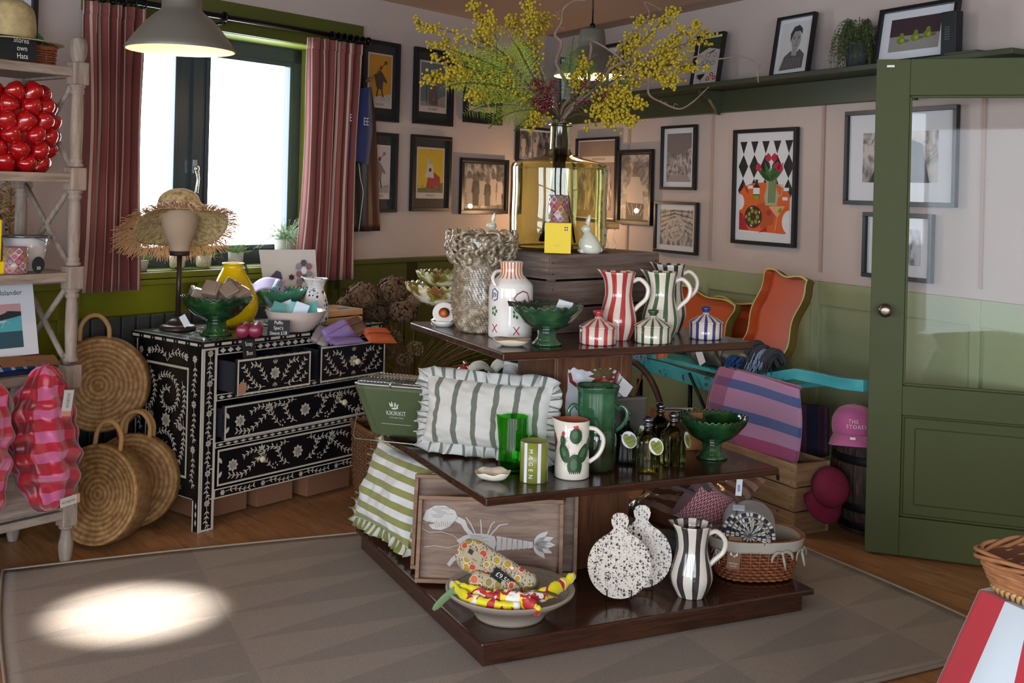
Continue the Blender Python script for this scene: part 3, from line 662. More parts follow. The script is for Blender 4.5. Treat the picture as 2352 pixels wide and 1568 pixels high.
mb = MB(); mb.tube(curve_pts([(-.01, 0, .085), (-.016, 0, .05), (-.008, 0, .02), (-.014, 0, .0)], 10), .0018, 6); mb.tube(curve_pts([(.02, 0, .085), (.012, 0, .05), (.024, 0, .02), (.02, 0, .0)], 10), .0018, 6); mb.build('wire_legs', mat('steel_wire', '#a8a8a8', .3, .9), t)
# ================================================================ cushions
def cushion(name, label, M, w, h, t, fabric, ruffle=None, rw=.04, group=None, rfab=None, seed=1, shapes=None, cat='cushion', pinch=.06, wr=.010):
    th = thing(name, label, cat); place(th, M); th['label'] = label
    if group: th['group'] = group
    th['category'] = cat; nz = Vector((seed*3.1, seed*1.7, 0))
    def xz(u, v):
        x, z = 2*u-1, 2*v-1; p = pinch; return w/2*x*(1-p*(1-abs(x)**2)*0-p*(1-x*x)*0)*(1-p*(1-z*z)*-0.0+0)-0*x+0, h/2*z
    def base(x, z):                                  # x,z in -1..1
        X = w/2*x*(1-pinch*(1-z*z)*(abs(x)**3)); Zz = h/2*z*(1-pinch*(1-x*x)*(abs(z)**3))
        k = max(0, (1-abs(x)**3.2)*(1-abs(z)**3.2))**.55; n_ = noise.noise(Vector((x*2.2, z*2.2, 0))+nz)*wr*1.6+noise.noise(Vector((x*6, z*6, 3))+nz)*wr*.7
        edge = 1-k; n_ += wr*.8*edge*sin((x+z)*22+seed)*(.5+.5*noise.noise(Vector((x*3, z*3, 7))+nz))
        return X, Zz, t/2*k, n_*min(1, k*3)
    def fn(u, v):
        x, z = 2*u-1, 2*v-1; X, Zz, k, n_ = base(x, z); return Vector((X, -k-n_, Zz+h/2))
    def fb_(u, v):
        x, z = 1-2*u, 2*v-1; X, Zz, k, n_ = base(x, z); return Vector((X, k+n_, Zz+h/2))
    mb = MB(); mb.grid(fn, 44, 36); mb.grid(fb_, 30, 24); mb.build('cover', fabric, th)
    if ruffle:
        per = []
        for k in range(400):
            s_ = k/400*4; e = int(s_); f = s_-e; x, z = [(2*f-1, -1), (1, 2*f-1), (1-2*f, 1), (-1, 1-2*f)][e]; X, Zz, _, _ = base(x, z); per.append((Vector((X, 0, Zz+h/2)), Vector((x*(1 if e in (1, 3) else abs(x)**4), 0, z*(1 if e in (0, 2) else abs(z)**4))).normalized(), f, e))
        def rf(u, v):
            i = int(round(u*400)) % 400; p, o_, f, e = per[i]; ph = u*2*pi*ruffle+2.5*noise.noise(Vector((u*30, seed, 0))); am = rw*.40*v**.7*(1+.4*noise.noise(Vector((u*60, seed, 4))))
            ln = rw*(1+.25*noise.noise(Vector((u*25, seed, 9))));  fl = .35*rw*v*v*sin(u*2*pi*7+seed)
            return p+o_*(ln*v)+Vector((0, 1, 0))*(am*sin(ph)+fl)+Vector((o_.z, 0, -o_.x))*(rw*.22*v*cos(ph))
        mb = MB(); mb.grid(rf, 400, 4, cu=True); mb.build('ruffle', rfab or fabric, th, solid=.0012)
    def surf(x, z, hh):                               # x,z in metres on the front
        xx, zz = x/(w/2), (z-h/2)/(h/2); k = max(0, (1-abs(xx)**3.2)*(1-abs(zz)**3.2))**.55; X, Zz, k2, n_ = base(xx, zz); return Vector((X, -k2-n_-hh-.001, Zz+h/2))
    th_surf[th.name] = surf
    return th
th_surf = {}
LINEN_S = uvstripes('striped_linen', '#cfcdc6', '#6a6f62', 6.3, .73, 0, .85, .1)
LINEN_R = uvstripes('striped_linen_ruffle', '#c6c7c2', '#6c7268', 46, .76, 0, .85)
OLIVE_S = uvstripes('olive_white_cotton', '#dcdcda', '#8f9150', 6.2, .5, 1, .85, .42)
OLIVE_R = uvstripes('olive_white_ruffle', '#c9c8b8', '#77793c', 44, .5, 0, .85)
pA, pB = Vector((-.31, 4.0, Z2+.040)), Vector((.20, 3.775, Z2+.040))
cu = cushion('striped_cushion', 'large off-white cushion with grey-green vertical stripes and ruffled edge on the middle tier', frame3(pA, pB, .13) @ Matrix.Translation((.255, 0, 0)), .49, .235, .085, LINEN_S, 30, .038, seed=2, rfab=LINEN_R)
# ================================================================ middle tier
GG = thin_glass('green_glass', (.12, .62, .08), 1.6)
p = stand(1178, 1084, Z2, .012); t = thing('glass_jug', 'bright green glass jug with pointed spout in front of the striped cushion', 'jug', p); h = .186
mb = MB(); mb.lathe([(0, 0), (.047, 0), (.0505, .004), (.0495, .09), (.0465, h)], 56, fn=spout(h, .05, .32, .88, pi, .25)); mb.build('body', GG, t)
handle(t, [(.047, 0, .098), (.062, 0, .118), (.082, 0, .112), (.086, 0, .09), (.072, 0, .062), (.05, 0, .05)], .0055, GG)
p = stand(1226, 1111, Z2, .046); t = thing('striped_tin', 'cylindrical olive tin with white vertical stripes and white lettering on the middle tier', 'tin', p, -.05)
OLV = mat('tin_olive', '#84893a', .35); WHT = mat('tin_white', '#dfe0e6', .35)
mb = MB(); r = .0455; h = .130; mb.lathe([(0, 0), (r, 0), (r, h), (r*.94, h), (r*.93, h-.003), (0, h-.003)], 64); mb.build('body', OLV, t)
mp = lambda x, z, hh: Vector(((r+hh)*sin(x/r), -(r+hh)*cos(x/r), z)); mb = MB()
for k in range(-2, 4):
    x0 = -.0335+k*.047
    for i in range(4): a, b = x0+i*.0028, x0+(i+1)*.0028; mb.shape([(a, .001), (b, .001), (b, h-.001), (a, h-.001)], mp, .0004, 0)
for i, ch in enumerate('MÆGEN'): mb.text(ch, .0195, mp, .0006, 0, -.010, h-.026-.0205*i, rot=-pi/2, sx=.92)
mb.text('MÆGEN', .008, lambda x, y, hh: Vector((x, y-.015, h-.0028+hh)), .0003, 0, space=1.5); mb.build('printed_stripes', WHT, t)
p = stand(1315, 1104, Z2, .058); t = thing('cactus_jug', 'cream mug-shaped jug painted with a prickly pear cactus on the middle tier', 'jug', p); r = .057; h = .19
CRM = mat('cream_glaze2', '#ded6c8', .13, coat=.5); TERR = mat('terracotta_inside', '#9a5238', .4)
mb = MB(); mb.lathe([(0, 0), (.054, 0), (.0585, .004), (r+.001, .04), (r-.002, .12), (r-.001, h-.003), (r-.003, h)], 56, fn=spout(h, r, .28, .85)); mb.lathe([(r-.0035, h), (r-.006, h-.002), (r-.006, .006), (0, .005)], 56, 1, fn=spout(h, r, .28, .85), capb=False); mb.build('body', [CRM, TERR], t)
handle(t, [(.053, -.01, .165), (.078, -.01, .160), (.100, -.01, .135), (.100, -.01, .105), (.085, -.01, .075), (.056, -.01, .052)], .0075, CRM)
cm = lambda x, z, hh: Vector(((r+.0008+hh)*sin(x/r), -(r+.0008+hh)*cos(x/r), z)); mb = MB(); mb.maxe = .009
def oval(cx_, cz, a, b, rot=0, n=18): return [(cx_+a*cos(q)*cos(rot)-b*sin(q)*sin(rot), cz+a*cos(q)*sin(rot)+b*sin(q)*cos(rot)) for q in [2*pi*i/n for i in range(n)]]
pads = [(.006, .049, .025, .038, 0), (-.030, .088, .017, .032, .28), (.036, .088, .019, .035, -.5), (-.036, .128, .010, .017, .1), (.008, .146, .021, .026, 0), (.066, .118, .013, .024, -.4)]
for i, (x, z, a, b, rt) in enumerate(pads):
    mb.shape(oval(x, z, a, b, rt), cm, .0004+.0001*i, 0); mb.shape(oval(x-.003, z+.004, a*.45, b*.5, rt), cm, .0007+.0001*i, 3)
    rn = random.Random(i)
    for k in range(9): q = rn.uniform(0, 6.28); mb.shape(stroke([(x+a*cos(q), z+b*sin(q)), (x+(a+.006)*cos(q), z+(b+.006)*sin(q))], .0009), cm, .0003, 1)
    for k in range(4): mb.shape(circ(x+rn.uniform(-.5, .5)*a, z+rn.uniform(-.6, .6)*b, .0014, n=6), cm, .0012, 1)
for x, z in ((.004, .173), (.012, .174), (-.037, .148), (-.034, .153)): mb.shape(oval(x, z, .0042, .0075, .3), cm, .0006, 2)
mb.build('painted_cactus', [mat('cactus_green', '#2e4a30', .2), mat('spine_ink', '#1c2018', .4), mat('cactus_flower', '#c23a48', .3), mat('cactus_green2', '#4a6a48', .2)], t)
# green vase with two handles
p = stand(1370, 1080, Z2, .02); t = thing('two_handled_vase', 'large green glazed vase with two ring handles behind the cactus jug', 'vase', p); h = .285
P = [(.055, 0), (.062, .012), (.066, .06), (.067, .11), (.061, .140), (.063, .155), (.068, .20), (.069, .262), (.071, .272), (.075, .285)]
mb = MB(); mb.lathe(thick(P, .006, 44), 56, fn=lambda q, a, k: Vector((q.x, q.y, q.z+.002*sin(3*a)*(q.z/h)))); mb.build('body', mat('green_glaze_vase', '#1f5a38', .1, coat=.6, fn=lambda g, v: g.mix(g.m('MULTIPLY_ADD', g.sep(v)[2], -9, 1.6), g.ramp(g.noise(v, 14, 4), [(.3, '#1c4028'), (.7, '#3a6848')]), g.ramp(g.noise(v, 20, 4), [(.3, '#0c140e'), (.7, '#2a3018')]))), t)
for sx in (-1, 1): handle(t, [(.064*sx, -.01, .205), (.082*sx, -.02, .222), (.098*sx, -.024, .205), (.098*sx, -.024, .18), (.084*sx, -.018, .155), (.064*sx, -.01, .135)], .0075, MATS['green_glaze_vase'])
# bottles of bath oil
OILG, g_, b_ = newmat('olive_oil_glass'); b_.inputs['Base Color'].default_value = lin('#b8c070'); b_.inputs['Transmission Weight'].default_value = 1; b_.inputs['Roughness'].default_value = .02; b_.inputs['IOR'].default_value = 1.33
STO = mat('silver_stopper', '#8d9094', .12, .95); TAGG = mat('tag_green', '#7f8a36', .6); TAGW = mat('tag_white', '#dcdce0', .6); HERB = mat('herb_stems', '#4c5f1c', .6); HERBF = mat('herb_tips', '#a8b25a', .6)
def bottle(label, p, rz, tagrz=.0, seed=1, tl=1):
    t = thing('herb_bottle', label, 'bottle', p+Vector((0, 0, .002)), rz, 'herb bottles on the middle tier'); t.scale = (1, 1, .92); r = .036
    def sq(q, a, k):
        if q.z < .115: f = 1/max(abs(cos(a)), abs(sin(a)))**.75; return Vector((q.x*f, q.y*f, q.z))
        f = 1/max(abs(cos(a)), abs(sin(a)))**max(0, .75-(q.z-.115)*22); return Vector((q.x*f, q.y*f, q.z))
    mb = MB(); mb.lathe(prof([(.030, 0), (r, .004), (r, .06), (r, .105), (.031, .125), (.017, .142), (.0135, .15), (.0135, .162), (.016, .164)], 30), 40, fn=sq); mb.build('glass_body', OILG, t)
    mb = MB(); mb.lathe(prof([(.012, .160), (.017, .166), (.012, .174), (.017, .182), (.018, .188), (.012, .197), (0, .2)], 16), 24); mb.build('stopper', STO, t)
    rn = random.Random(seed); mb = MB()
    for k in range(26):
        x, y = rn.uniform(-.024, .024), rn.uniform(-.024, .024); z1 = rn.uniform(.07, .125); mb.tube([(x, y, .006), (x*.8+rn.uniform(-.008, .008), y*.8, z1)], .0008, 4)
    mb.build('herb_stems', HERB, t); mb = MB()
    for k in range(40): a = rn.uniform(0, 6.28); mb.ball((.026*cos(a), .026*sin(a), rn.choice((.088, .106, .1))+rn.uniform(-.003, .003)), .0022, 6, 4, sc=(.6, .6, 1.6))
    mb.build('seed_heads', HERBF, t)
    th = tagrz; a = -pi/2+th; TM = Matrix.Translation((.036*cos(a)*1.1+.012, .045*sin(a), .098)) @ Matrix.Rotation(th, 4, 'Z') @ Matrix.Rotation(-.15, 4, 'X')
    f = lambda x, z, hh: TM @ Vector((x, -hh, z)); mb = MB(); mb.shape(oval(0, 0, .026, .032, .35, 28), f, 0, 0); mb.shape(oval(0, 0, .026, .032, .35, 28)[::-1], lambda x, z, hh: TM @ Vector((x, .001, z)), 0, 0)
    H = [(.0, -.028), (-.016, -.010), (-.022, .008), (-.018, .02), (-.008, .022), (.0, .014), (.008, .022), (.018, .014), (.024, -.002), (.02, -.018), (.010, -.028)]
    mb.shape(H, f, .0006, 1); mb.text('100%', .013, f, .0010, 2, -.002, .004, rot=.5, sx=.9); mb.text('MÆGEN', .0062, f, .0010, 2, .004, -.008, rot=.5, space=1.2)
    mb.build('hang_tag', [TAGW, TAGG, mat('tag_ink', '#30341c', .6)], t)
    mb = MB(); mb.tube([(0, -.015, .158), (TM @ Vector((-.012, 0, .026)))], .0007, 4); mb.build('cord', mat('dark_cord', '#2a2a24', .8), t)
bottle('frontmost herb bottle with a large white and green oval tag on the middle tier', stand(1489, 1086, Z2, .036), .05, .25, 1)
bottle('herb bottle just right of the frontmost one with its tag turned edge-on', stand(1549, 1074, Z2, .036)+Vector((0, .01, 0)), .3, .75, 2)
bottle('herb bottle at the left of the group beside the green two-handled vase', stand(1438, 1069, Z2, .036), -.1, .0, 3)
bottle('herb bottle in the back of the group, in front of the cardboard box', stand(1518, 1046, Z2, .036), .2, .5, 4)
bottle('rearmost herb bottle of the group beside the grey card', stand(1464, 1056, Z2, .036)+Vector((.012, .012, 0)), 0, -.2, 5)
footed_bowl('footed_bowl', 'dark green footed bowl with zigzag rim near the right end of the middle tier', stand(1641, 1058, Z2, .055), .126, .14, DGREEN_GL, 34, foot=.44)
# kraft box
bx = Z(1500, 1034, Z2); t = thing('kraft_box', 'orange-brown cardboard box with a black and white label behind the herb bottles', 'box', Vector((W(1500, 990, 4.13).x, 4.12, Z2)), .10); w, d, h = .185, .10, .14
KR = mat('kraft_orange', '#9a6238', .75, bump=.1, bs=200)
mb = MB(); mb.box((w/2, d/2, h/2), (w, d, h)); mb.build('body', KR, t, bevel=.001); mb = MB(); f = flat_xy(h)
mb.shape([(.03, .012), (.165, .012), (.165, .085), (.03, .085)], f, .0005, 0); mb.shape([(.045, .04), (.055, .03), (.115, .03), (.125, .04), (.125, .055), (.115, .066), (.055, .066), (.045, .055)], f, .001, 1)
fz = flat_xz(0)
for k in range(16): mb.shape([(.06+k*.005, .05), (.062+k*.005, .05), (.062+k*.005, h-.004), (.06+k*.005, h-.004)], fz, .0005, 2)
mb.build('label', [CARD, mat('label_black', '#26282c', .5), mat('kraft_dark', '#6e4024', .8)], t)
# scalloped pinch dish
p = stand(1130, 1109, Z2, .04); t = thing('pinch_dish', 'small cream hand-shaped dish with gold-touched wavy edge at the corner of the middle tier', 'dish', p, -.35)
def pin(q, a, k): return Vector((q.x*1.35*(1+.05*sin(7*a)*k), q.y*.8*(1+.05*sin(5*a)*k), q.z*(1+.10*sin(6*a)+.18*sin(a+.6))))
mb = MB(); mb.lathe([(0, 0), (.022, 0), (.036, .009), (.046, .028), (.0445, .029), (.034, .012), (.02, .004), (0, .003)], 60, fn=pin); mb.build('body', mat('cream_pinch', '#ddd5c4', .22, coat=.3, var=.08, vs=30), t)
mb = MB(); mb.tube([pin(Vector((.0455*cos(a), .0455*sin(a), .029)), a, .6) for a in [2*pi*i/60 for i in range(60)]], .0009, 5, closed=True); mb.build('gold_rim', MATS['gold_lustre'], t)
# pineapple cushion and grey card in front of it
pA, pB = Vector((.215, 3.885, Z2)), Vector((.47, 4.02, Z2)); M = frame3(pA, pB, .14) @ Matrix.Translation((.135, 0, .012))
WCOT = mat('white_cotton_print', '#cfcdd2', .85, bump=.4, bs=300, sheen=.2)
cu2 = cushion('pineapple_cushion', 'white cushion printed with a brown pineapple and red scalloped bands on the middle tier', M, .27, .335, .06, WCOT, None, seed=4, pinch=.03, wr=.005)
sf = th_surf[cu2.name]; mb = MB(); mb.maxe = .02; cx_, cz = .018, .268
mb.shape(oval(cx_, cz-.03, .030, .040, 0, 24), sf, .0006, 0)
for k in range(-3, 4):
    mb.shape(stroke([(cx_+k*.011-.03, cz-.065), (cx_+k*.011+.0, cz-.03), (cx_+k*.011+.03, cz+.003)], .0018)[0:] if abs(k) < 2 else stroke([(cx_+k*.011-.01, cz-.045), (cx_+k*.011+.008, cz-.02)], .0018), sf, .0012, 1)
    mb.shape(stroke([(cx_+k*.011+.03, cz-.065), (cx_+k*.011+.0, cz-.03), (cx_+k*.011-.03, cz+.003)], .0018) if abs(k) < 2 else stroke([(cx_+k*.011+.01, cz-.045), (cx_+k*.011-.008, cz-.02)], .0018), sf, .0014, 1)
for a in (.05, .45, .95, 1.57, 2.2, 2.7, 3.1): mb.shape(leaf(cx_, cz+.014, a, .062, .017), sf, .0008, 2)
for a in (-.2, 3.35): mb.shape(leaf(cx_, cz+.008, a, .055, .015), sf, .0007, 1)
band = [(.115, .30), (.095, .30), (.08, .285), (.07, .26), (.05, .24), (.045, .21), (.047, .19)]
mb.shape(stroke(band, .011), sf, .0007, 1); mb.shape(stroke([(-.118, .30), (-.112, .27), (-.09, .25), (-.08, .225)], .012), sf, .0007, 1)
for k in range(28):
    i = k/27*(len(band)-1); j = min(int(i), len(band)-2); f = i-j; x = band[j][0]*(1-f)+band[j+1][0]*f; z = band[j][1]*(1-f)+band[j+1][1]*f
    mb.shape(circ(x-.006, z+.003, .0042, n=8), sf, .0006, 1); mb.shape(circ(x, z, .0014, n=6), sf, .0012, 3)
for x, z, a in ((.075, .215, 1.2), (.083, .222, .9), (.09, .21, .6), (.1, .25, 2.2), (.108, .255, 1.9), (.112, .285, .2), (.07, .23, 1.9)): mb.shape(leaf(x, z, a, .018, .006), sf, .0007, 4 if z < .28 else 1)
mb.build('printed_motifs', [mat('print_terracotta', '#a06a54', .85), mat('print_red', '#7a2620', .85), mat('print_brown', '#5a4626', .85), CARD, mat('print_dark', '#22262c', .85)], cu2)
mb = MB(); mb.box((0, 0, 0), (.052, .002, .052), R=Matrix.Rotation(.72, 3, 'Y')); o = mb.build('swing_tag', CARD, cu2, loc=(.086, -.052, .235))
gq = Z(1440, 1075, Z2); t = thing('grey_card_box', 'plain dark grey card box standing between the pineapple cushion and the herb bottles', 'box', Vector((.375, 3.925, Z2)), .42)
mb = MB(); mb.box((.06, .012, .11), (.15, .02, .22)); mb.build('body', mat('grey_card', '#4a4743', .7), t, bevel=.002); mb = MB(); mb.box((.06, .012, .218), (.152, .023, .008)); mb.build('lid_edge', mat('grey_card2', '#5a5752', .7), t)
# portable grill
GRN = mat('grill_green', '#485438', .36, coat=.2); ALU = mat('brushed_aluminium', '#b8bab8', .3, .9); DKM = mat('dark_metal', '#1c1d1e', .4, .6)
gp = Z(862, 996, Z2); t = thing('portable_grill', 'olive green suitcase-shaped portable grill with wire grate on the middle tier', 'grill', Vector((gp.x+.005, 4.245, Z2+.012)), -.30)
def pr(P, x0, x1, mi=0):     # outline in YZ extruded along X
    return (P, x0, x1)
gl, gd, gh = .335, .20, .205; mb = MB()
prof_ = [(-.045, .01), (-.03, 0), (.03, 0), (.045, .01), (.11, .185), (.105, .2), (-.105, .2), (-.11, .185)]
seg = [(0.0, .80), (.012, .94), (.035, 1.0), (gl-.035, 1.0), (gl-.012, .94), (gl, .80)]; n = len(prof_); vs = []; fs = []
for x, k in seg:
    for y, z in prof_: vs.append((x-(.0 if 0 else .055*(z/.2)*(1-2*x/gl)), y*k, z))
for j in range(len(seg)-1):
    for i in range(n): a = j*n+i; b = j*n+(i+1) % n; fs.append((a, a+n, b+n, b))
fs.append(tuple(range(n))); fs.append(tuple((len(seg)-1)*n+i for i in range(n-1, -1, -1)))
mb.add(vs, fs, 0, False); mb.build('body', GRN, t, bevel=.008)
mb = MB(); mb.box((gl/2, -.098, .201), (gl+.06, .022, .006)); mb.box((gl/2, .098, .201), (gl+.06, .022, .006)); mb.box((-.04, 0, .201), (.02, .19, .006)); mb.box((gl+.04, 0, .201), (.02, .19, .006)); mb.build('top_rim', ALU, t, bevel=.002)
mb = MB()
for k in range(30): x = -.03+k*(gl+.06)/29; mb.tube([(x, -.095, .212), (x, .095, .212)], .0018, 6)
for y in (-.095, 0, .095): mb.tube([(-.035, y, .209), (gl+.035, y, .209)], .0022, 6)
mb.build('wire_grate', mat('wire_chrome', '#a8acae', .2, .95), t)
mb = MB(); mb.tube(curve_pts([(.10, -.11, .196), (.102, -.118, .206), (.11, -.11, .216), (.12, -.10, .214)], 8), .003, 6); mb.tube([(gl*.55, .09, .206), (gl*.55, .1, .235), (gl*.8, .1, .235), (gl*.8, .09, .206)], .003, 6); mb.build('latch', ALU, t)
mb = MB(); mb.tube([(-.065, -.02, .105), (-.06, -.07, .0), (-.04, -.10, -.006), (gl, -.10, -.006)], .0022, 6); mb.tube([(-.055, .02, .105), (-.05, .08, .0), (gl, .08, -.006)], .0022, 6); mb.build('wire_stand', ALU, t)
ang = atan2(.065, .175); GM = Matrix.Translation((0, -.0455, .01)) @ Matrix.Rotation(ang, 4, 'X'); gf = lambda x, z, hh: GM @ Vector((x, -.001-hh, z))
mb = MB(); mb.text('KIKIRIKIT', .0265, gf, .001, 0, .115, .092, sx=.72); mb.text('PORTABLE GRILL', .0075, gf, .001, 0, .115, .074)
for x, z, a, l, w in ((.10, .118, 1.9, .022, .007), (.104, .118, 1.6, .026, .007), (.112, .118, 1.3, .024, .007), (.118, .118, .9, .02, .006), (.122, .112, 1.5, .02, .008), (.098, .112, .1, .03, .008), (.12, .128, 2.4, .012, .006)): mb.shape(leaf(x, z, a, l, w), gf, .001, 0)
mb.shape([(.05, .045), (.17, .045), (.17, .0464), (.05, .0464)], gf, .001, 0); mb.build('printed_logo', mat('print_silver', '#c8ccc0', .5), t)
# things behind the cushion
t = thing('enamel_butter_pot', 'red enamel pot lid with silver knob showing behind the striped cushion', 'pot', Vector((W(1065, 870, 4.35).x, 4.42, Z2)))
mb = MB(); mb.lathe([(0, 0), (.06, 0), (.075, .02), (.08, .2), (.078, .2)], 32); mb.build('body', mat('white_enamel', '#d8dadb', .2, coat=.3), t)
mb = MB(); mb.lathe(prof([(.082, .2), (.075, .215), (.045, .238), (.02, .248), (0, .25)], 16), 32, M=Tm((0, 0, 0), s=(.62, .62, 1))); mb.build('lid', mat('red_enamel', '#b01018', .15, coat=.5), t)
mb = MB(); mb.ball((0, 0, .258), .009, 12, 8); mb.build('knob', MATS['chrome'], t)
t = thing('rolled_tea_towels', 'rolled cream linen tea towels with paper band behind the striped cushion', 'towels', Vector((W(1140, 870, 4.25).x, 4.30, Z2)), .15)
TW = mat('cream_linen', '#d0cabd', .9, bump=.4, bs=200)
for k, (x, z, a) in enumerate(((-.06, .235, 0), (.03, .245, .18), (-.05, .08, .05), (.05, .09, -.1), (0, .165, .03))):
    mb = MB(); mb.grid(lambda u, v: Vector(((.045-.02*v*.4)*cos(v*14)*1.0*(1-.03*v)+0, (u-.5)*.16, (.042-.012*v)*sin(v*14))), 4, 60, M=Tm((x, 0, z), ry=a)); mb.build('roll', TW, t, solid=.002)
mb = MB(); mb.box((0.06, -.07, .265), (.09, .002, .05), R=Matrix.Rotation(.18, 3, 'Y')); mb.build('paper_band', CARD, t)
# ================================================================ bottom tier
MANGO = wood('mango_wood', '#5a4238', '#a88c74', (1.4, 12, 12), .6, 3.2); MANGOF = wood('mango_frame', '#6a4a34', '#9a7456', (2, 10, 10), .55, 4)
def tray(label, BL, BR, z, phi, TL, TR, art=True, dep=.035, dy=0):
    A, B = Z(*BL, z), Z(*BR, z); A.y += dy; B.y += dy; A.z += .009; B.z += .009; M = frame3(A, B, phi); w = (B-A).length; h = (hit(M, *TL)[1]+hit(M, *TR)[1])/2
    t = thing('wooden_tray', label, 'tray'); place(t, M); b = .014
    mb = MB(); mb.box((w/2, dep-.004, h/2), (w-.01, .007, h-.01)); 
    mb.build('base_panel', MANGO, t)
    for nm, c, d in (('side_rail', (w/2, dep/2, b/2), (w, dep, b)), ('side_rail', (w/2, dep/2, h-b/2), (w, dep, b))): mb = MB(); mb.box(c, d); mb.build(nm, MANGOF, t, bevel=.002)
    for x in (b/2, w-b/2):
        mb = MB()
        for z0, z1 in ((b, h*.32), (h*.68, h-b)): mb.box((x, dep/2, (z0+z1)/2), (b, dep, z1-z0))
        mb.box((x, .006, h/2), (b, .012, h*.37)); mb.box((x, dep-.004, h/2), (b, .008, h*.37)); mb.build('handle_end', MANGOF, t, bevel=.002)
    return t, w, h, dep
t, w, h, dep = tray('larger wooden tray with handle slots standing behind the lobster tray', (945, 1299), (1322, 1318), Z1, .20, (967, 1075), (1325, 1118), dy=-.06)
print('big tray', w, h)
mb = MB(); f = flat_xz(dep-.009)
mb.shape(stroke([(w*.70, h-.045), (w*.76, h-.035), (w*.83, h-.042)], .006), f, 0, 0); mb.build('white_print', mat('whitewash_print', '#c4c0bc', .8), t)
t, w, h, dep = tray('wooden tray printed with a white lobster leaning in front of the display pillar', (958, 1318), (1288, 1330), Z1, .24, (995, 1129), (1302, 1157), dy=-.11)
print('lobster tray', w, h)
mb = MB(); f0 = flat_xz(dep-.009)
LW = mat('whitewash_print', '#c9c6c4', .8); LD = mat('print_gap', '#6a5648', .8)
def lp(P): return [(x*w, z*h) for x, z in P]
sx, sz = w, h
def E(cx_, cz, a, b, rot=0, mi=0, hh=.0003): mb.shape([(x, z) for x, z in oval(cx_*w, cz*h, a*w, b*w, rot, 26)], f0, hh, mi)
def S(P, ww, mi=0, hh=.0003): mb.shape(stroke(lp(P), [q*w for q in ww] if hasattr(ww, '__len__') else ww*w), f0, hh, mi)
# claw top-left, arm, carapace, tail segments, fan, legs, antennae
mb.shape(lp([(.03, .72), (.05, .82), (.11, .88), (.18, .885), (.25, .83), (.275, .745), (.24, .69), (.215, .64), (.16, .60), (.10, .61), (.07, .66), (.12, .68), (.05, .70)]), f0, .0003, 0)
S([(.26, .74), (.31, .70), (.335, .62), (.37, .56)], [.035, .04, .03, .03]); mb.shape(lp([(.27, .49), (.32, .545), (.38, .575), (.46, .575), (.53, .55), (.545, .47), (.53, .39), (.46, .365), (.37, .365), (.32, .40)]), f0, .0004, 0)
S([(.33, .40), (.30, .33), (.25, .27), (.22, .20)], [.03, .035, .03, .025])
for k in range(7): x = .56+k*.036; mb.shape(lp([(x-.017, .555-.008*k), (x+.017, .55-.008*k), (x+.019, .40+.006*k), (x-.015, .385+.006*k)]), f0, .0003, 0)
for a, l in ((.75, .13), (.35, .145), (0, .15), (-.4, .14), (-.85, .12)): mb.shape([(x, z) for x, z in leaf(.80*w, .475*h, a, l*w, .055*w)], f0, .00035, 0)
for k, (x, dx) in enumerate(((.40, -.06), (.44, -.01), (.48, .04), (.50, .10))):
    S([(x, .56), (x+dx*.6, .68), (x+dx*1.2, .76-.02*k)], [.009, .008, .005]); S([(x, .37), (x+dx*.8, .27), (x+dx*1.3+.02, .17+.015*k)], [.009, .008, .005])
S([(.28, .50), (.24, .55), (.16, .58), (.08, .57), (.03, .61), (.035, .65)], .0035); S([(.30, .45), (.22, .40), (.12, .42), (.05, .40)], .0035)
rn = random.Random(4)
for k in range(16): x = .07+.013*k; S([(x, .635+.01*sin(k)), (x+.004, .70+.01*sin(k*2))], .0022, 1, .0006)
for k in range(9): z = .75+.014*k; x0 = .08+rn.uniform(0, .05); S([(x0, z), (x0+rn.uniform(.06, .13), z-.005)], .002, 1, .0006)
for k in range(12): z = .39+.015*k; S([(.34+rn.uniform(0, .03), z), (.44+rn.uniform(-.04, .06), z-.006)], .002, 1, .0008)
for k in range(6): S([(.545+k*.036, .53), (.543+k*.036, .41)], .0024, 1, .0006)
for a in (.75, .35, 0, -.4, -.85): S([(.82, .475), (.82+.1*cos(a), .475+.1*w/h*sin(a))], .002, 1, .0007)
mb.build('lobster_print', [LW, LD], t)
# olive and white cushion at the left
pA, pB = Vector((-.585, 4.36, Z1+.045)), Vector((-.34, 3.99, Z1+.045))
cushion('striped_cushion', 'olive and white striped cushion with gathered edge leaning at the left of the bottom tier', frame3(pA, pB, .36) @ Matrix.Translation((.22, 0, 0)), .44, .315, .12, OLIVE_S, 44, .038, seed=7, rfab=OLIVE_R, pinch=.10)
# shallow bowl
STONE = mat('stoneware_grey', '#8c7e72', .6, bump=.15, bs=60, var=.1, vs=5); AQ = mat('bowl_inside', '#b8b2a4', .35, coat=.1)
bc = stand(1170, 1441, Z1, .105); t = thing('stoneware_bowl', 'wide shallow grey-pink stoneware bowl with oven gloves at the front of the bottom tier', 'bowl', bc)
mb = MB(); mb.lathe([(0, 0), (.108, 0), (.112, .008), (.11, .014), (.15, .045), (.168, .058), (.180, .064), (.203, .080), (.204, .087)], 72)
mb.lathe([(.204, .087), (.199, .090), (.165, .066), (.14, .042), (.09, .022), (0, .018)], 72, 1, capb=False); mb.build('body', [STONE, AQ], t)
mb = MB(); mb.tube([(.183*cos(a), .183*sin(a), .0795+.0012*sin(a*26)) for a in [2*pi*i/240 for i in range(240)]], .0022, 5, closed=True, flat=.5); mb.build('painted_wave', mat('celadon_line', '#88a890', .3), t)
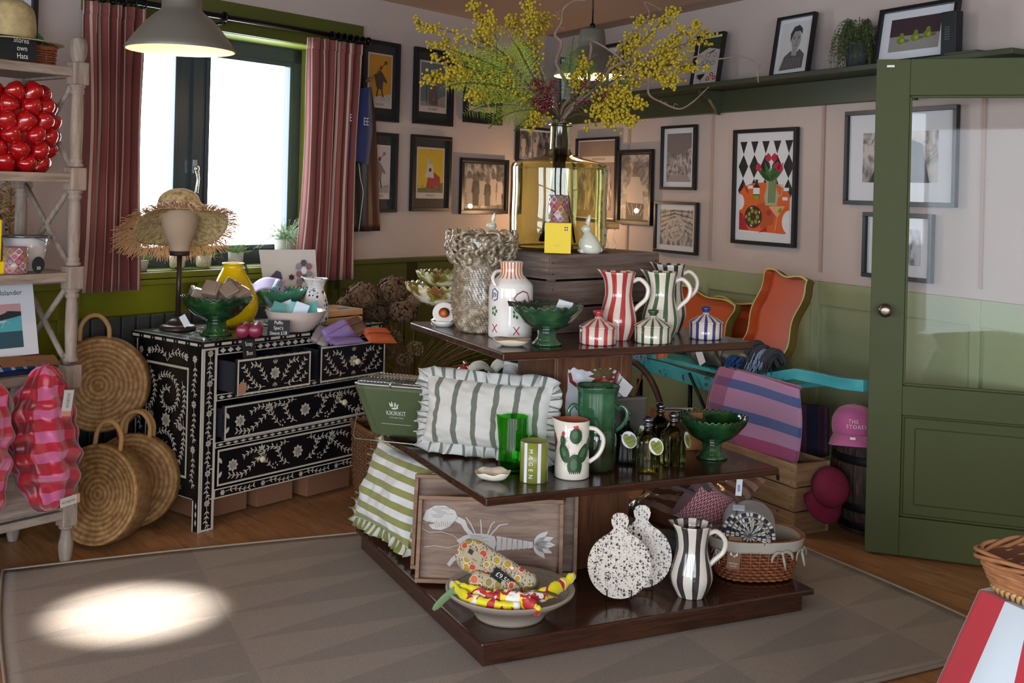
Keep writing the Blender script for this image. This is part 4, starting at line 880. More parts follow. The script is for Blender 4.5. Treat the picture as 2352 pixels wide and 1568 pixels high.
# oven gloves
def floral_fn(g, v):
    a = g.vor(v, 32); d = a.outputs['Distance']; c = g.sep(a.outputs['Color'])
    base = g.ramp(g.vor(g.scale(v, (1, 1, .6)), 150).outputs['Distance'], [(.2, '#54502c'), (.32, '#6e6840'), (.38, '#aca08a')])
    fl = g.ramp(c[0], [(.0, '#b4482e'), (.35, '#c06a4a'), (.5, '#a88a3a'), (.75, '#8c7a3c')], 'CONSTANT'); return g.mix(g.m('LESS_THAN', d, .46), base, g.mix(g.m('LESS_THAN', g.m('ABSOLUTE', g.m('SUBTRACT', d, .40)), .025), fl, '#e0d4c0'))
FLOR = mat('floral_quilt', '#b8a88c', .85, fn=floral_fn, bump=.3, bs=120)
def blob(P, Rr, fl=.5, M=None, mb=None, seg=16): mb = mb or MB(); mb.tube(P, Rr, seg, flat=fl, M=M); return mb
gw = thing('oven_gloves', 'floral double oven glove with green lining lying in the stoneware bowl', 'oven gloves', bc+Vector((0, 0, .09)))
def pillow_strip(name, pts, wd, thk, m, nz_=.003, par=None):
    P = curve_pts(pts, 26); mb = MB()
    rr = [wd*(sin(pi*min(1, (i+.6)/5)/2)**.6 if i < 5 else (sin(pi*min(1, (26-i+.6)/3)/2) if i > 23 else 1)) for i in range(27)]
    mb.tube(P, rr, 20, flat=thk/wd); mb.v = [q+Vector((0, 0, 1))*nz_*noise.noise(q*30) for q in mb.v]; return mb.build(name, m, par)
pillow_strip('mitt', [(-.17, -.015, .112), (-.115, -.02, .095), (-.05, -.02, .060), (.015, -.035, .025), (.075, -.05, -.002)], .052, .026, FLOR, par=gw)
pillow_strip('mitt', [(-.13, -.055, .03), (-.09, -.06, .022), (-.03, -.07, .008), (.03, -.075, -.004)], .04, .02, FLOR, par=gw)
pillow_strip('green_lining', [(-.235, -.10, -.045), (-.20, -.085, -.012), (-.16, -.07, .012), (-.12, -.06, .016)], .013, .004, mat('sage_lining', '#6f8a60', .85), par=gw)
mb = MB(); mb.tube([(.06, -.078, .0), (.085, -.04, .03)], .012, 8, flat=.5); mb.build('cuff_binding', MATS['sage_lining'], gw)
TMx = Matrix.Translation((-.06, -.075, .040)) @ Matrix.Rotation(-.60, 4, 'Y') @ Matrix.Rotation(-.9, 4, 'X') ; TMx = Matrix.Translation((-.022, -.074, .048)) @ Matrix.Rotation(.62, 4, 'Y') @ Matrix.Rotation(-.55, 4, 'X')
mb = MB(); mb.box((0, 0, 0), (.078, .002, .034), M=TMx); ff = lambda x, z, hh: TMx @ Vector((x, -.0012-hh, z)); mb.text('£9.50', .022, ff, .0006, 1, -.004, 0); o = mb.build('price_sign', [BLK, mat('chalk', '#d8d8d4', .9)], loc=bc+Vector((0, 0, .09))); tag(o, 'small black price card reading £9.50 lying on the oven gloves', 'sign')
TM2 = Matrix.Translation((-.118, -.058, .112)) @ Matrix.Rotation(.55, 4, 'Y') @ Matrix.Rotation(-.75, 4, 'X')
mb = MB(); mb.box((0, 0, 0), (.060, .002, .036), M=TM2); ff = lambda x, z, hh: TM2 @ Vector((x, -.0012-hh, z)); mb.shape([(-.02, -.002), (-.004, -.002), (-.004, .014), (-.02, .014)], ff, .0005, 1); mb.text('ulster', .008, ff, .0005, 1, .01, -.01); mb.build('card_label', [mat('beige_card', '#b8ad90', .7), mat('label_brown', '#4a3a34', .7)], gw)
# yellow/red scarf
def scarf_fn(g, v):
    n1 = g.noise(v, 9, 2, .5, 1.2); return g.mix(g.m('GREATER_THAN', g.noise(v, 22, 1), .64), g.ramp(n1, [(.40, '#d8cc00'), (.47, '#e0d800'), (.475, '#b01820'), (.56, '#c02028'), (.565, '#dcdad0'), (.60, '#e2d200')], 'CONSTANT'), '#e0ddd4')
SCF = mat('yellow_red_silk', '#d8c800', .45, fn=scarf_fn, sheen=.3)
sc = thing('silk_scarves', 'folded yellow and red patterned scarves across the front of the stoneware bowl', 'scarf', bc+Vector((0, 0, .085)))
for k, pts in enumerate(([(-.185, -.05, .022), (-.12, -.125, .004), (-.04, -.16, .0), (.03, -.165, .004)], [(-.15, -.06, .018), (-.08, -.12, .014), (.0, -.145, .014), (.06, -.15, .010)], [(-.05, -.11, .02), (.02, -.145, .018), (.06, -.165, .006), (.09, -.185, -.006)], [(.04, -.13, .02), (.10, -.11, .02), (.16, -.06, .035), (.20, -.03, .055)], [(-.18, -.045, .03), (-.12, -.09, .024), (-.06, -.12, .024)])):
    P = curve_pts(pts, 20); mb = MB(); wd = [.021, .02, .024, .022, .014][k]; mb.tube(P, [wd*(.55+.45*sin(pi*i/20)+.12*sin(i*1.7+k)) for i in range(21)], 14, flat=.55); mb.v = [q+Vector((0, .2, 1))*.005*noise.noise(q*45+Vector((k, 0, 0))) for q in mb.v]; mb.build('fold', SCF, sc)
mb = MB(); mb.grid(lambda u, v: Vector((.045+.10*u, -.125-.02*u+.03*v, .034-.012*u+.006*sin(u*3))), 8, 3); mb.build('leather_band', mat('tan_leather', '#7a5c48', .5), sc, solid=.002)
# speckled boards on little stands
SPK = speckle('speckled_glaze', '#cfc4b6', '#141414', 115, 230, .25, .6, .42)
def spk_board(label, p, phi, rz, r=.1, s=1):
    t = thing('serving_board', label, 'board', p+Vector((0, 0, .014)), 0, 'speckled ceramic serving boards'); t.rotation_euler = (-phi, 0, rz); P = []
    for i in range(65):
        a = -pi/2+.0+(2*pi)*i/64; x, z = cos(a), sin(a)
        if z > .93: continue
        P.append((r*x*1.0, r*1.02+r*1.02*z))
    top = [(x, z) for x, z in P]; L = [q for q in top if q[0] >= 0]; Rr = [q for q in top if q[0] < 0]
    L.sort(key=lambda q: q[1]); Rr.sort(key=lambda q: -q[1])
    nk = [(.028, .205), (.021, .213), (.021, .218), (.026, .228), (.028, .242), (.022, .256), (.010, .263)]; nk = [(x*r/.1, z*r/.1) for x, z in nk]
    out = L+nk+[(-x, z) for x, z in nk[::-1]]+Rr
    mb = MB(); mb.prism([(x, z) for x, z in out], -.0045, .0045, M=Matrix(((1, 0, 0, 0), (0, 0, 1, 0), (0, 1, 0, 0), (0, 0, 0, 1)))); mb.f = [tuple(reversed(f)) for f in mb.f]; mb.build('plate', SPK, t, bevel=.003)
    mb = MB()
    for x in (-.04, .04): mb.tube([(x, .05, .0), (x, .005, -.001), (x, -.011, .002), (x, -.013, .03)], .0022, 6)
    mb.tube([(-.04, .05, .0), (.04, .05, .0)], .002, 6); mb.build('wire_stand', DKM, t); return t
spk_board('black-speckled round cream board with knob handle, front one of the pair', Z(1421, 1384, Z1), .10, .0, .104)
spk_board('black-speckled round cream board with knob handle, rear one of the pair', Z(1470, 1358, Z1), .10, -.15, .103)
jug('cream jug with black vertical stripes standing on the bottom tier', stand(1591, 1376, Z1, .04), angstripes('black_stripe_glaze', '#d8cfc4', '#0c0c0c', 8, .44), h=.238, s=1.08)
# wicker basket with liner
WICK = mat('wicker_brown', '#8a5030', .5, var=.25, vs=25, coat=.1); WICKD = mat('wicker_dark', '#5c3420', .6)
def wicker(t, a, b, h, flare=1.22, rows=14, n=30, wr=.0035, m=WICK, rim=True, z0=0, pw=2.6, rows_at=None, name='woven_wall'):
    def R(th, z):
        k = 1+(flare-1)*(z/h); c_, s_ = cos(th), sin(th); f = (abs(c_)**pw+abs(s_)**pw)**(-1/pw); return Vector((a*k*f*c_, b*k*f*s_, z0+z))
    mb = MB()
    for j in range(rows):
        z = wr+(h-2*wr)*j/(rows-1); P = []
        for i in range(n*6):
            th = 2*pi*i/(n*6); q = R(th, z); o_ = Vector((cos(th), sin(th), 0)); q += o_*(wr*.9*cos(n/2*th*2+pi*j)); P.append(q)
        mb.tube(P, wr*.95, 5, closed=True)
    mb.build(name, m, t); mb = MB()
    for i in range(n*1): th = 2*pi*(i+.0)/n; mb.tube([R(th, 0), R(th, h)], wr*.8, 5)
    mb.build('stakes', m, t)
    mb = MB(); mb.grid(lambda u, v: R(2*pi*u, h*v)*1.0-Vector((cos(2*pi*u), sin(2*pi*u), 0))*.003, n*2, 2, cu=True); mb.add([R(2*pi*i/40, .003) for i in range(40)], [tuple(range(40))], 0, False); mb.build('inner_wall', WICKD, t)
    if rim:
        mb = MB()
        for ph in range(3): mb.tube([R(2*pi*i/200, h)+Vector((cos(2*pi*i/200), sin(2*pi*i/200), 0))*(wr*cos(2*pi*i/200*n+ph*2.1))+Vector((0, 0, wr*(1+sin(2*pi*i/200*n+ph*2.1)))) for i in range(200)], wr*1.1, 6, closed=True)
        mb.build('braided_rim', m, t)
    return R
kb = Vector((W(1733, 1300, 3.93).x, 3.95, Z1)); t = thing('wicker_basket', 'oval brown wicker basket with grey fabric liner and bows on the bottom tier', 'basket', kb+Vector((0, 0, .004)), .12)
R = wicker(t, .128, .095, .135, 1.28, 12, 30, .0042)
LIN = mat('grey_liner', '#a8a294', .9, bump=.4, bs=260)
mb = MB(); mb.grid(lambda u, v: R(2*pi*u, .142-.034*v)*1.0+Vector((cos(2*pi*u), sin(2*pi*u), 0))*(.008+.004*v+.0025*sin(u*60)*v) + Vector((0, 0, .004*(1-v))) if not (.79 < u < .86 and False) else R(2*pi*u, .14), 120, 5, cu=True); mb.grid(lambda u, v: R(2*pi*u, .144-.10*v)-Vector((cos(2*pi*u), sin(2*pi*u), 0))*.010, 60, 4, cu=True); mb.build('fabric_liner', LIN, t, solid=.001)
for k, th in enumerate((-1.25, -.75)):
    q = R(th, .110)+Vector((cos(th), sin(th), 0))*.018; mb = MB()
    for sg in (-1, 1): tx = Vector((-sin(th), cos(th), 0))*sg; mb.tube(curve_pts([q, q+tx*.02+Vector((0, 0, .004)), q+tx*.04+Vector((0, 0, -.008)), q+tx*.045+Vector((0, 0, -.028))], 8), [.004, .005, .0065, .007, .007, .007, .006, .005, .002], 6, flat=.35)
    mb.tube([q, q+Vector((.006, -.004, -.03)), q+Vector((.012, -.002, -.055))], [.004, .005, .004], 6, flat=.35); mb.ball(q, .007, 10, 6); mb.build('bow', LIN, t)
# herringbone throws
def herr(name, a, b, s=90, su=20):
    def f(g, v):
        u_, v_, _ = g.sep(g.uv()); zig = g.m('ABSOLUTE', g.m('SUBTRACT', g.m('FRACT', g.m('MULTIPLY', u_, su)), .5)); k = g.m('FRACT', g.m('ADD', g.m('MULTIPLY', v_, s*.42), g.m('MULTIPLY', zig, 2.2))); return g.mix(g.m('LESS_THAN', k, .5), a, b)
    return mat(name, a, .9, fn=f, bump=.4, bs=200, sheen=.3)
HG = herr('grey_herringbone', '#c2bdb4', '#222228', 75, 62); HR = herr('red_herringbone', '#b89090', '#6a1c2c', 60, 10)
rl_ = thing('rolled_throw', 'rolled black and white herringbone throw with fringe in the wicker basket', 'throw', kb+Vector((-.02, -.02, .165)), -.22); rl_.scale = (1.12,)*3
mb = MB(); mb.grid(lambda u, v: Vector(((.082-.072*u)*cos(u*32+2.2), (v-.5)*.16+.012*sin(u*9), (.076-.066*u)*sin(u*32+2.2))), 150, 10, M=Tm((0, 0, 0))); mb.build('roll', HG, rl_, solid=.011)
rn = random.Random(8); mb = MB()
for k in range(46): a = rn.uniform(-.2, 1.5); r_ = rn.uniform(.045, .055); mb.tube(curve_pts([(r_*cos(a)-.0, -.082, r_*sin(a)), ((r_+.006)*cos(a), -.092, (r_+.01)*sin(a)-.004), ((r_+.01)*cos(a+.2), -.094, (r_+.008)*sin(a+.2)-.014)], 5), .0011, 4)
for k in range(34): x = -.085-rn.uniform(0, .02); z = rn.uniform(-.05, .01); mb.tube([(x+.02, -.05, z), (x, -.07, z-.02), (x-.005+rn.uniform(-.01, .01), -.075, z-.05)], .0011, 4)
mb.build('fringe', mat('throw_fringe', '#bdb8ac', .9), rl_)
mb = MB(); TK = Tm((-.045, -.095, -.05), rx=-.12, ry=.05); mb.box((0, 0, 0), (.040, .002, .098), M=TK); ff = lambda x, z, hh: TK @ Vector((x, -.0012-hh, z))
for k in range(3):
    a = pi/2+k*2.094; P_ = [(.009*cos(a+.5), .009*sin(a+.5)), (.011*cos(a-.0), .011*sin(a-.0)), (.009*cos(a-.5), .009*sin(a-.5))]; mb.shape(stroke(P_, [.005, .005, .005]), ff, .0006, 1); b_ = a-.75; mb.shape([(.0065*cos(b_), .0065*sin(b_)), (.0145*cos(b_), .0145*sin(b_)), (.011*cos(b_-.5), .011*sin(b_-.5))][::-1], ff, .0007, 1)
mb.text('RECYCLED', .0055, ff, .0006, 1, 0, -.032); mb.text('COTTON', .0045, ff, .0006, 1, 0, -.040); mb.text('THROW', .006, ff, .0006, 2, 0, .028); mb.build('kraft_tag', [mat('kraft_tag', '#7c5a40', .8), CARD, mat('kraft_ink', '#3c2a20', .8)], rl_)
mb = MB(); mb.box((-.035, -.07, .083), (.036, .03, .002), R=Matrix.Rotation(.25, 3, 'X')); mb.build('care_label', mat('pale_label', '#c0c8d0', .6), rl_)
rt = thing('folded_throw', 'folded dark red herringbone throw lying left behind the rolled grey one', 'throw', Vector((W(1620, 1170, 4.1).x, 4.12, Z1+.18)), .25); rt.rotation_euler = (.25, .62, .15)
mb = MB(); mb.grid(lambda u, v: Vector(((u-.5)*.16, .0+.028*cos(v*2*pi)*1.6, .0+.10*sin(v*2*pi)*.9+.004*sin(u*9))), 16, 40, cv=True); mb.add([Vector((.08*s_, .045*cos(b), .09*sin(b))) for s_ in (1,) for b in [2*pi*i/20 for i in range(20)]], [tuple(range(20))], 0, False); mb.add([Vector((-.08, .045*cos(b), .09*sin(b))) for b in [2*pi*i/20 for i in range(20)]], [tuple(range(19, -1, -1))], 0, False); mb.build('folds', HR, rt)
mb = MB(); mb.box((-.10, -.03, .085), (.12, .004, .02), R=Matrix.Rotation(.2, 3, 'Y')); mb.box((-.12, -.03, .02), (.10, .004, .012), R=Matrix.Rotation(-.3, 3, 'Y')); mb.build('grey_strap', mat('strap_grey', '#3c3634', .7), rt)
t = thing('swing_ticket', 'white swing ticket hanging on a black cord from the edge of the middle tier', 'tag', W(1698, 1100, 4.02))
mb = MB(); mb.box((0, 0, -.03), (.022, .001, .06), R=Matrix.Rotation(.06, 3, 'Y')); mb.shape([(-.006, -.045), (.004, -.045), (.004, -.02), (-.006, -.02)], flat_xz(-.001), .0003, 1); mb.build('card', [CARD, mat('ink_blue', '#8a94b4', .6)], t)
mb = MB(); mb.tube([(0, 0, -.003), (.002, 0, .03)], .001, 5); mb.build('cord', MATS['dark_cord'], t)
# plastic-wrapped cushion lying behind the boards
WRAP = mat('striped_under_wrap', '#7a5a44', .25, coat=.9, fn=lambda g, v: g.mix(g.m('MULTIPLY', g.noise(v, 14, 4, .7), .7), g.mix(g.m('LESS_THAN', g.m('FRACT', g.m('MULTIPLY', g.sep(g.uv())[1], 7)), .5), '#9a7660', '#6a3a22'), '#4a3c36'))
pA, pB = Vector((.46, 4.42, Z1+.065)), Vector((.86, 4.02, Z1+.065)); cushion('wrapped_cushion', 'brown and cream striped cushion in clear plastic behind the speckled boards', frame3(pA, pB, 1.05) @ Matrix.Translation((.24, 0, 0)), .46, .36, .14, WRAP, None, seed=9, wr=.014)
# ================================================================ inlaid chest of drawers
LAC = mat('black_lacquer', '#0e0f12', .25, coat=.3); BONE = mat('bone_inlay', '#b9b0a0', .4, var=.12, vs=9); LACB = mat('drawer_side_black', '#1c1e26', .5)
def vine(mb, pl, P, lw, ls, sp, h=.0008, mi=1, both=True, ph=0, ll=2.1):
    C = [(q.x, q.y) for q in curve_pts([(a, b, 0) for a, b in P], max(10, len(P)*10))]; mb.shape(stroke(C, lw), pl, h, mi); acc = 0; k = 0
    for i in range(1, len(C)):
        dx, dy = C[i][0]-C[i-1][0], C[i][1]-C[i-1][1]; acc += sqrt(dx*dx+dy*dy)
        if acc > sp*1.3:
            acc = 0; a = atan2(dy, dx); k += 1
            for s_ in ((1, -1) if both else ((1,) if k % 2 else (-1,))): mb.shape(leaf(C[i][0], C[i][1], a+s_*(.8+ph), ls*ll, ls*.66, 4), pl, h+.0001, mi)
def flower(mb, pl, x, y, r, n=8, h=.0010, mi=1):
    for k in range(n): mb.shape(leaf(x, y, 2*pi*k/n, r, r*2*.36, 4), pl, h, mi)
def rectb(mb, pl, x0, z0, x1, z1, b, h=.0006, mi=1):
    for q in (((x0, z0), (x1, z0), (x1-b, z0+b), (x0+b, z0+b)), ((x1, z0), (x1, z1), (x1-b, z1-b), (x1-b, z0+b)), ((x1, z1), (x0, z1), (x0+b, z1-b), (x1-b, z1-b)), ((x0, z1), (x0, z0), (x0+b, z0+b), (x0+b, z1-b))): mb.shape(list(q), pl, h, mi)
def dia(mb, pl, x, y, a, b, h=.0009, mi=1): mb.shape([(x-a, y), (x, y-b), (x+a, y), (x, y+b)], pl, h, mi)
CHO = Z(457, 1225); CHO.z = 0; THC = radians(51.5); ch = thing('chest_of_drawers', 'black chest of drawers inlaid with bone flowers and vines, two top drawers open', 'chest of drawers', CHO, THC)
CW, CD = 1.0, .47; fF = flat_xz(0); sS = lambda y, z, h: Vector((-h, y, z))
def sSm(u, z, h): return Vector((-h, CD-u, z))    # side surface, u runs left to right as seen
mb = MB(); mb.box((CW/2, CD/2+.005, .763), (CW+.03, CD+.03, .028)); tp = flat_xy(.777); fe = flat_xz(-.010); 
for k in range(12): x = -.005+k*.085; mb.shape([(x, .757), (x+.05, .757), (x+.05, .768), (x, .768)], fe, .0006, 1); mb.shape(circ(x+.0675, .7625, .004, n=8), fe, .0006, 1)
fsd = lambda u, z, h: Vector((-.015-h, CD+.02-u, z))
for k in range(6): x = .01+k*.082; mb.shape([(x, .757), (x+.05, .757), (x+.05, .768), (x, .768)], fsd, .0006, 1); mb.shape(circ(x+.066, .7625, .0035, n=8), fsd, .0006, 1)
mb.shape([(-.014, -.009), (1.014, -.009), (1.014, -.001), (-.014, -.001)], tp, .0006, 1); mb.shape([(-.014, 0), (-.006, 0), (-.006, .48), (-.014, .48)], tp, .0006, 1)
rectb(mb, tp, .05, .05, .95, .43, .008); 
for k in range(5): flower(mb, tp, .14+k*.18, .24, .035)
for k in range(4): vine(mb, tp, [(.17+k*.18, .24), (.21+k*.18, .36), (.27+k*.18, .37), (.29+k*.18, .27)], .003, .012, .02); vine(mb, tp, [(.17+k*.18, .23), (.21+k*.18, .12), (.27+k*.18, .11), (.29+k*.18, .2)], .003, .012, .02)
for k in range(28): flower(mb, tp, .03+k*.035, .024, .012, 6)
mb.build('top', [LAC, BONE], ch, bevel=0)
# carcass: sides, back, rails between the drawers
mb = MB(); mb.box((.009, CD/2, .44), (.018, CD-.002, .62)); 
rectb(mb, sSm, .075, .205, .375, .66, .010)
def spiral(cx_, cz, r, a0, turns, dr=1): return [(cx_+r*(1-.75*k/14)*cos(a0+dr*turns*2*pi*k/14), cz+r*(1-.75*k/14)*sin(a0+dr*turns*2*pi*k/14)) for k in range(15)]
vine(mb, sSm, [(.10, .64), (.14, .56), (.13, .50), (.10, .46)], .003, .0105, .014); vine(mb, sSm, spiral(.235, .53, .095, 2.6, 1.25, -1), .003, .0105, .014); vine(mb, sSm, [(.33, .60), (.35, .54), (.34, .47), (.30, .42)], .003, .010, .014)
vine(mb, sSm, spiral(.225, .30, .085, 2.4, 1.2, -1), .003, .0105, .014); vine(mb, sSm, [(.345, .44), (.35, .36), (.33, .28), (.29, .225)], .003, .010, .014); vine(mb, sSm, [(.095, .36), (.10, .29), (.13, .24), (.2, .225)], .003, .010, .014)
flower(mb, sSm, .225, .425, .034); flower(mb, sSm, .12, .435, .018, 10); flower(mb, sSm, .325, .41, .018, 10)
for cx_ in (.035, .415):
    for k in range(3): z0 = .70-k*.185; flower(mb, sSm, cx_, z0, .017, 7); vine(mb, sSm, [(cx_, z0-.015), (cx_+.004, z0-.07), (cx_-.006, z0-.12), (cx_+.012, z0-.155)], .0025, .0095, .0155)
for s_ in (-1, 1): vine(mb, sSm, [(.225, .672), (.225+s_*.03, .705), (.225+s_*.08, .712), (.225+s_*.12, .705)], .0025, .010, .016); flower(mb, sSm, .225+s_*.13, .703, .016, 6); vine(mb, sSm, [(.225, .195), (.225+s_*.03, .17), (.225+s_*.08, .165), (.225+s_*.12, .17)], .0025, .009, .016); 
for u, z in ((.09, .70), (.30, .728), (.36, .69), (.15, .728), (.08, .68)): mb.shape(circ(u, z, .005, n=8), sSm, .0008, 1)
mb.build('side_panel', [LAC, BONE], ch)
mb = MB(); mb.box((CW-.009, CD/2, .44), (.018, CD-.002, .62)); mb.build('side_panel', LAC, ch)
mb = MB(); mb.box((CW/2, CD-.008, .44), (CW-.036, .012, .62)); mb.build('back_panel', LAC, ch)
mb = MB()
for z, hh in ((.733, .034), (.54, .028), (.345, .024), (.145, .040)):
    mb.box((CW/2, .014, z), (CW-.13, .028, hh))
    if z in (.733, .54, .345):
        rectb(mb, fF, .068, z-hh/2, .932, z+hh/2, .004)
        for k in range(22): dia(mb, fF, .095+k*.0385, z, .016, hh/2-.006)
rectb(mb, fF, .068, .125, .932, .165, .005)
for k in range(4): x0 = .11+k*.21; flower(mb, fF, x0, .145, .013, 6); vine(mb, fF, [(x0+.015, .148), (x0+.06, .15), (x0+.11, .14), (x0+.165, .146)], .0025, .008, .017)
mb.box((.49, .014, .635), (.05, .028, .165)); mb.build('front_rails', [LAC, BONE], ch)
for x0, y0 in ((0, 0), (CW-.068, 0), (0, CD-.05), (CW-.05, CD-.05)):
    w_ = .068 if y0 == 0 else .05; mb = MB(); mb.box((x0+w_/2, y0+.025, .375), (w_, .05, .748))
    if y0 == 0:
        ff_ = lambda x, z, h, x0=x0: Vector((x0+x, -h, z)); rectb(mb, ff_, 0, .002, w_, .748, .009); mb.shape([(.056, .002), (.068, .002), (.068, .748), (.056, .748)], ff_, .0007, 1)
        for k in range(6): z0 = .725-k*.122; flower(mb, ff_, .034, z0, .015, 7); vine(mb, ff_, [(.034, z0-.012), (.034, z0-.05), (.030, z0-.08), (.044, z0-.105)], .0022, .0085, .0145)
    if x0 == 0:
        mb.shape([(CD-.012-y0*0, .0), (CD, 0), (CD, .748), (CD-.012, .748)], sSm, .0007, 1) if y0 == 0 else mb.shape([(.0, .0), (.010, 0), (.010, .748), (.0, .748)], sSm, .0007, 1)
        if y0 == 0:
            mb.shape([(CD-.05, .0), (CD-.042, 0), (CD-.042, .125), (CD-.05, .125)], sSm, .0007, 1)
            for k in range(3): dia(mb, sSm, CD-.026, .105-k*.034, .006, .015)
    mb.build('leg', [LAC, BONE], ch)
mb = MB(); mb.box((.010, CD/2, .145), (.016, CD-.1, .04)); mb.shape([(.05, .126), (CD-.05, .126), (CD-.05, .134), (.05, .134)], lambda u, z, h: Vector((-h+.002, CD-u, z)), .0007, 1); mb.build('side_rail', [LAC, BONE], ch)
KN = mat('bone_knob', '#c4b896', .3)
def drawer(x0, x1, z0, z1, p, wide, knobs):
    w, h = x1-x0, z1-z0; mb = MB(); mb.box((x0+w/2, -p+.009, z0+h/2), (w, .018, h)); pl = lambda x, z, hh: Vector((x0+x, -p-hh, z0+z)); rectb(mb, pl, 0, 0, w, h, .008)
    cx_, cz = w/2, h/2; r = .030 if wide else .028; flower(mb, pl, cx_, cz, r)
    for s_ in (-1, 1):
        if wide:
            X = lambda t: cx_+s_*t
            vine(mb, pl, [(X(.045), cz-.045), (X(.09), cz-.02), (X(.12), cz+.035), (X(.17), cz+.04), (X(.24), cz-.01), (X(.30), cz-.045), (X(.36), cz-.04)], .0028, .010, .0155)
            vine(mb, pl, [(X(.14), cz-.045), (X(.17), cz-.015), (X(.20), cz+.03), (X(.25), cz+.045), (X(.30), cz+.025)], .0025, .009, .015); vine(mb, pl, [(X(.05), cz+.05), (X(.09), cz+.05), (X(.115), cz+.015)], .0025, .008, .014)
            flower(mb, pl, X(.35), cz, .028)
            for dz in (.04, -.04): mb.shape(leaf(X(.405), cz+dz*.4, (0 if s_ > 0 else pi)+(1.0 if dz > 0 else -1.0)*s_, .035, .014), pl, .0008, 1)
            for a in (.9, 1.57, 2.25): mb.shape(leaf(X(.20), h-.038, a, .028, .012), pl, .0009, 1)
            for k in range(5): mb.shape(circ(X(.125+.001*k)+.012*cos(k*1.26), cz-.04+.012*sin(k*1.26), .004, n=6), pl, .0008, 1)
        else:
            X = lambda t: cx_+s_*t
            vine(mb, pl, [(X(.035), cz-.035), (X(.06), cz-.0), (X(.085), cz+.04), (X(.12), cz+.045)], .0025, .009, .0145); vine(mb, pl, [(X(.05), cz-.05), (X(.09), cz-.045), (X(.125), cz-.01), (X(.165), cz+.045)], .0025, .009, .0145); vine(mb, pl, [(X(.115), cz-.05), (X(.145), cz-.04), (X(.17), cz-.015)], .0022, .008, .014)
            for a in (.9, 1.57, 2.25): mb.shape(leaf(cx_, h-.034, a, .022, .009), pl, .0009, 1); mb.shape(leaf(cx_, .034, -a, .022, .009), pl, .0009, 1)
    fr = mb.build('drawer', [LAC, BONE], ch)
    D = .36; mb = MB(); mb.box((x0+.014, -p+.018+D/2, z0+h/2-.004), (.012, D, h-.022)); mb.box((x1-.014, -p+.018+D/2, z0+h/2-.004), (.012, D, h-.022)); mb.box((x0+w/2, -p+.018+D/2, z0+.012), (w-.04, D, .008)); mb.box((x0+w/2, -p+.012+D, z0+h/2-.004), (w-.04, .010, h-.022)); mb.build('drawer_box', LACB, fr)
    for kx, kz in knobs: mb = MB(); mb.lathe(prof([(.008, 0), (.006, .008), (.013, .02), (.014, .026), (.008, .033), (0, .034)], 14), 20, M=Tm((x0+kx, -p, z0+kz), rx=pi/2)); mb.build('knob', KN, fr)
drawer(.078, .465, .563, .708, .12, False, []); drawer(.522, .915, .563, .718, .12, False, [(.20, .075)])
drawer(.074, .93, .372, .512, .05, True, [(.64, .075)]); drawer(.08, .935, .175, .325, .002, True, [(.215, .08)])
def chp(x, y, z=.777): return CHO+AX(THC)*x+AY(THC)*y+Vector((0, 0, z))
mb = MB(); mb.shape([(0, 0), (.035, 0), (.045, .03), (.025, .055), (.0, .04)], lambda x, z, h: Vector((.082+x, -.1212-h, .566+z)), .001, 0); mb.build('chipped_veneer', mat('bare_wood_chip', '#9a7258', .8), ch)
# boxes under the chest
KRD = mat('brown_card', '#7a5238', .8, bump=.1, bs=100)
for (x0, x1, y0, dz, lab) in ((.10, .34, .12, .14, 'brown cardboard box under the left end of the chest of drawers'), (.38, .58, .10, .12, 'brown cardboard box in the middle under the chest of drawers'), (.64, .90, .07, .13, 'cardboard box with crumpled tape under the right end of the chest of drawers')):
    t = thing('cardboard_box', lab, 'box', chp((x0+x1)/2, y0+.14, 0), THC, 'boxes under the chest of drawers'); mb = MB(); mb.box((0, 0, dz/2), (x1-x0, .26, dz-.012)); mb.build('body', KRD, t, bevel=.002)
    mb = MB(); mb.box((0, -.05, dz-.004), (x1-x0, .16, .003)); mb.box((0, .08, dz-.004), (x1-x0, .09, .003)); mb.build('flap', KRD, t)
# wallets and cases in and over the right drawer
LEA = lambda n, c: mat(n, c, .45, bump=.2, bs=140)
def pouch(label, p, w, d, h, m, rz, rx=.0, ry=0, group=None):
    t = thing('glasses_sleeve', label, 'sleeve', p, 0, group); t.rotation_euler = (rx, ry, rz)
    mb = MB(); mb.grid(lambda u, v: Vector(((u-.5)*w, (v-.5)*d, h*(1-abs(2*u-1)**3)**.5*(1-abs(2*v-1)**4)**.5*.5)), 16, 12); mb.grid(lambda u, v: Vector(((.5-u)*w, (v-.5)*d, -h*.4*(1-abs(2*u-1)**3)**.5*(1-abs(2*v-1)**4)**.5)), 16, 12); mb.build('leather_body', m, t)
    mb = MB(); mb.grid(lambda u, v: Vector(((u-.5)*w*1.01, d*(.5-.42*v), h*.56*(1-abs(2*u-1)**3)**.5*(1-(.15+.7*v-.5)**4)+.002)), 12, 5); mb.build('flap', m, t, solid=.0015); return t
LIL = LEA('lilac_leather', '#7f6aa0'); TANL = LEA('tan_leather2', '#a8502a'); BRL = LEA('brown_leather2', '#5c4038'); GRYL = LEA('grey_leather', '#7a706c')
pouch('grey leather glasses sleeve leaning up at the left end of the open right drawer', chp(.585, -.06, .755), .10, .08, .03, GRYL, THC+.3, .5, -.7)
pouch('lilac leather sleeve standing upright in the open right drawer', chp(.65, -.085, .772), .15, .08, .025, LIL, THC, .9, -.30)
pouch('flat lilac leather sleeve lying across the open right drawer front', chp(.665, -.115, .735), .19, .08, .03, LIL, THC, .25, .02)
pouch('brown leather sleeve behind the orange one in the open right drawer', chp(.76, -.06, .775), .15, .09, .02, BRL, THC, .7, -.25)
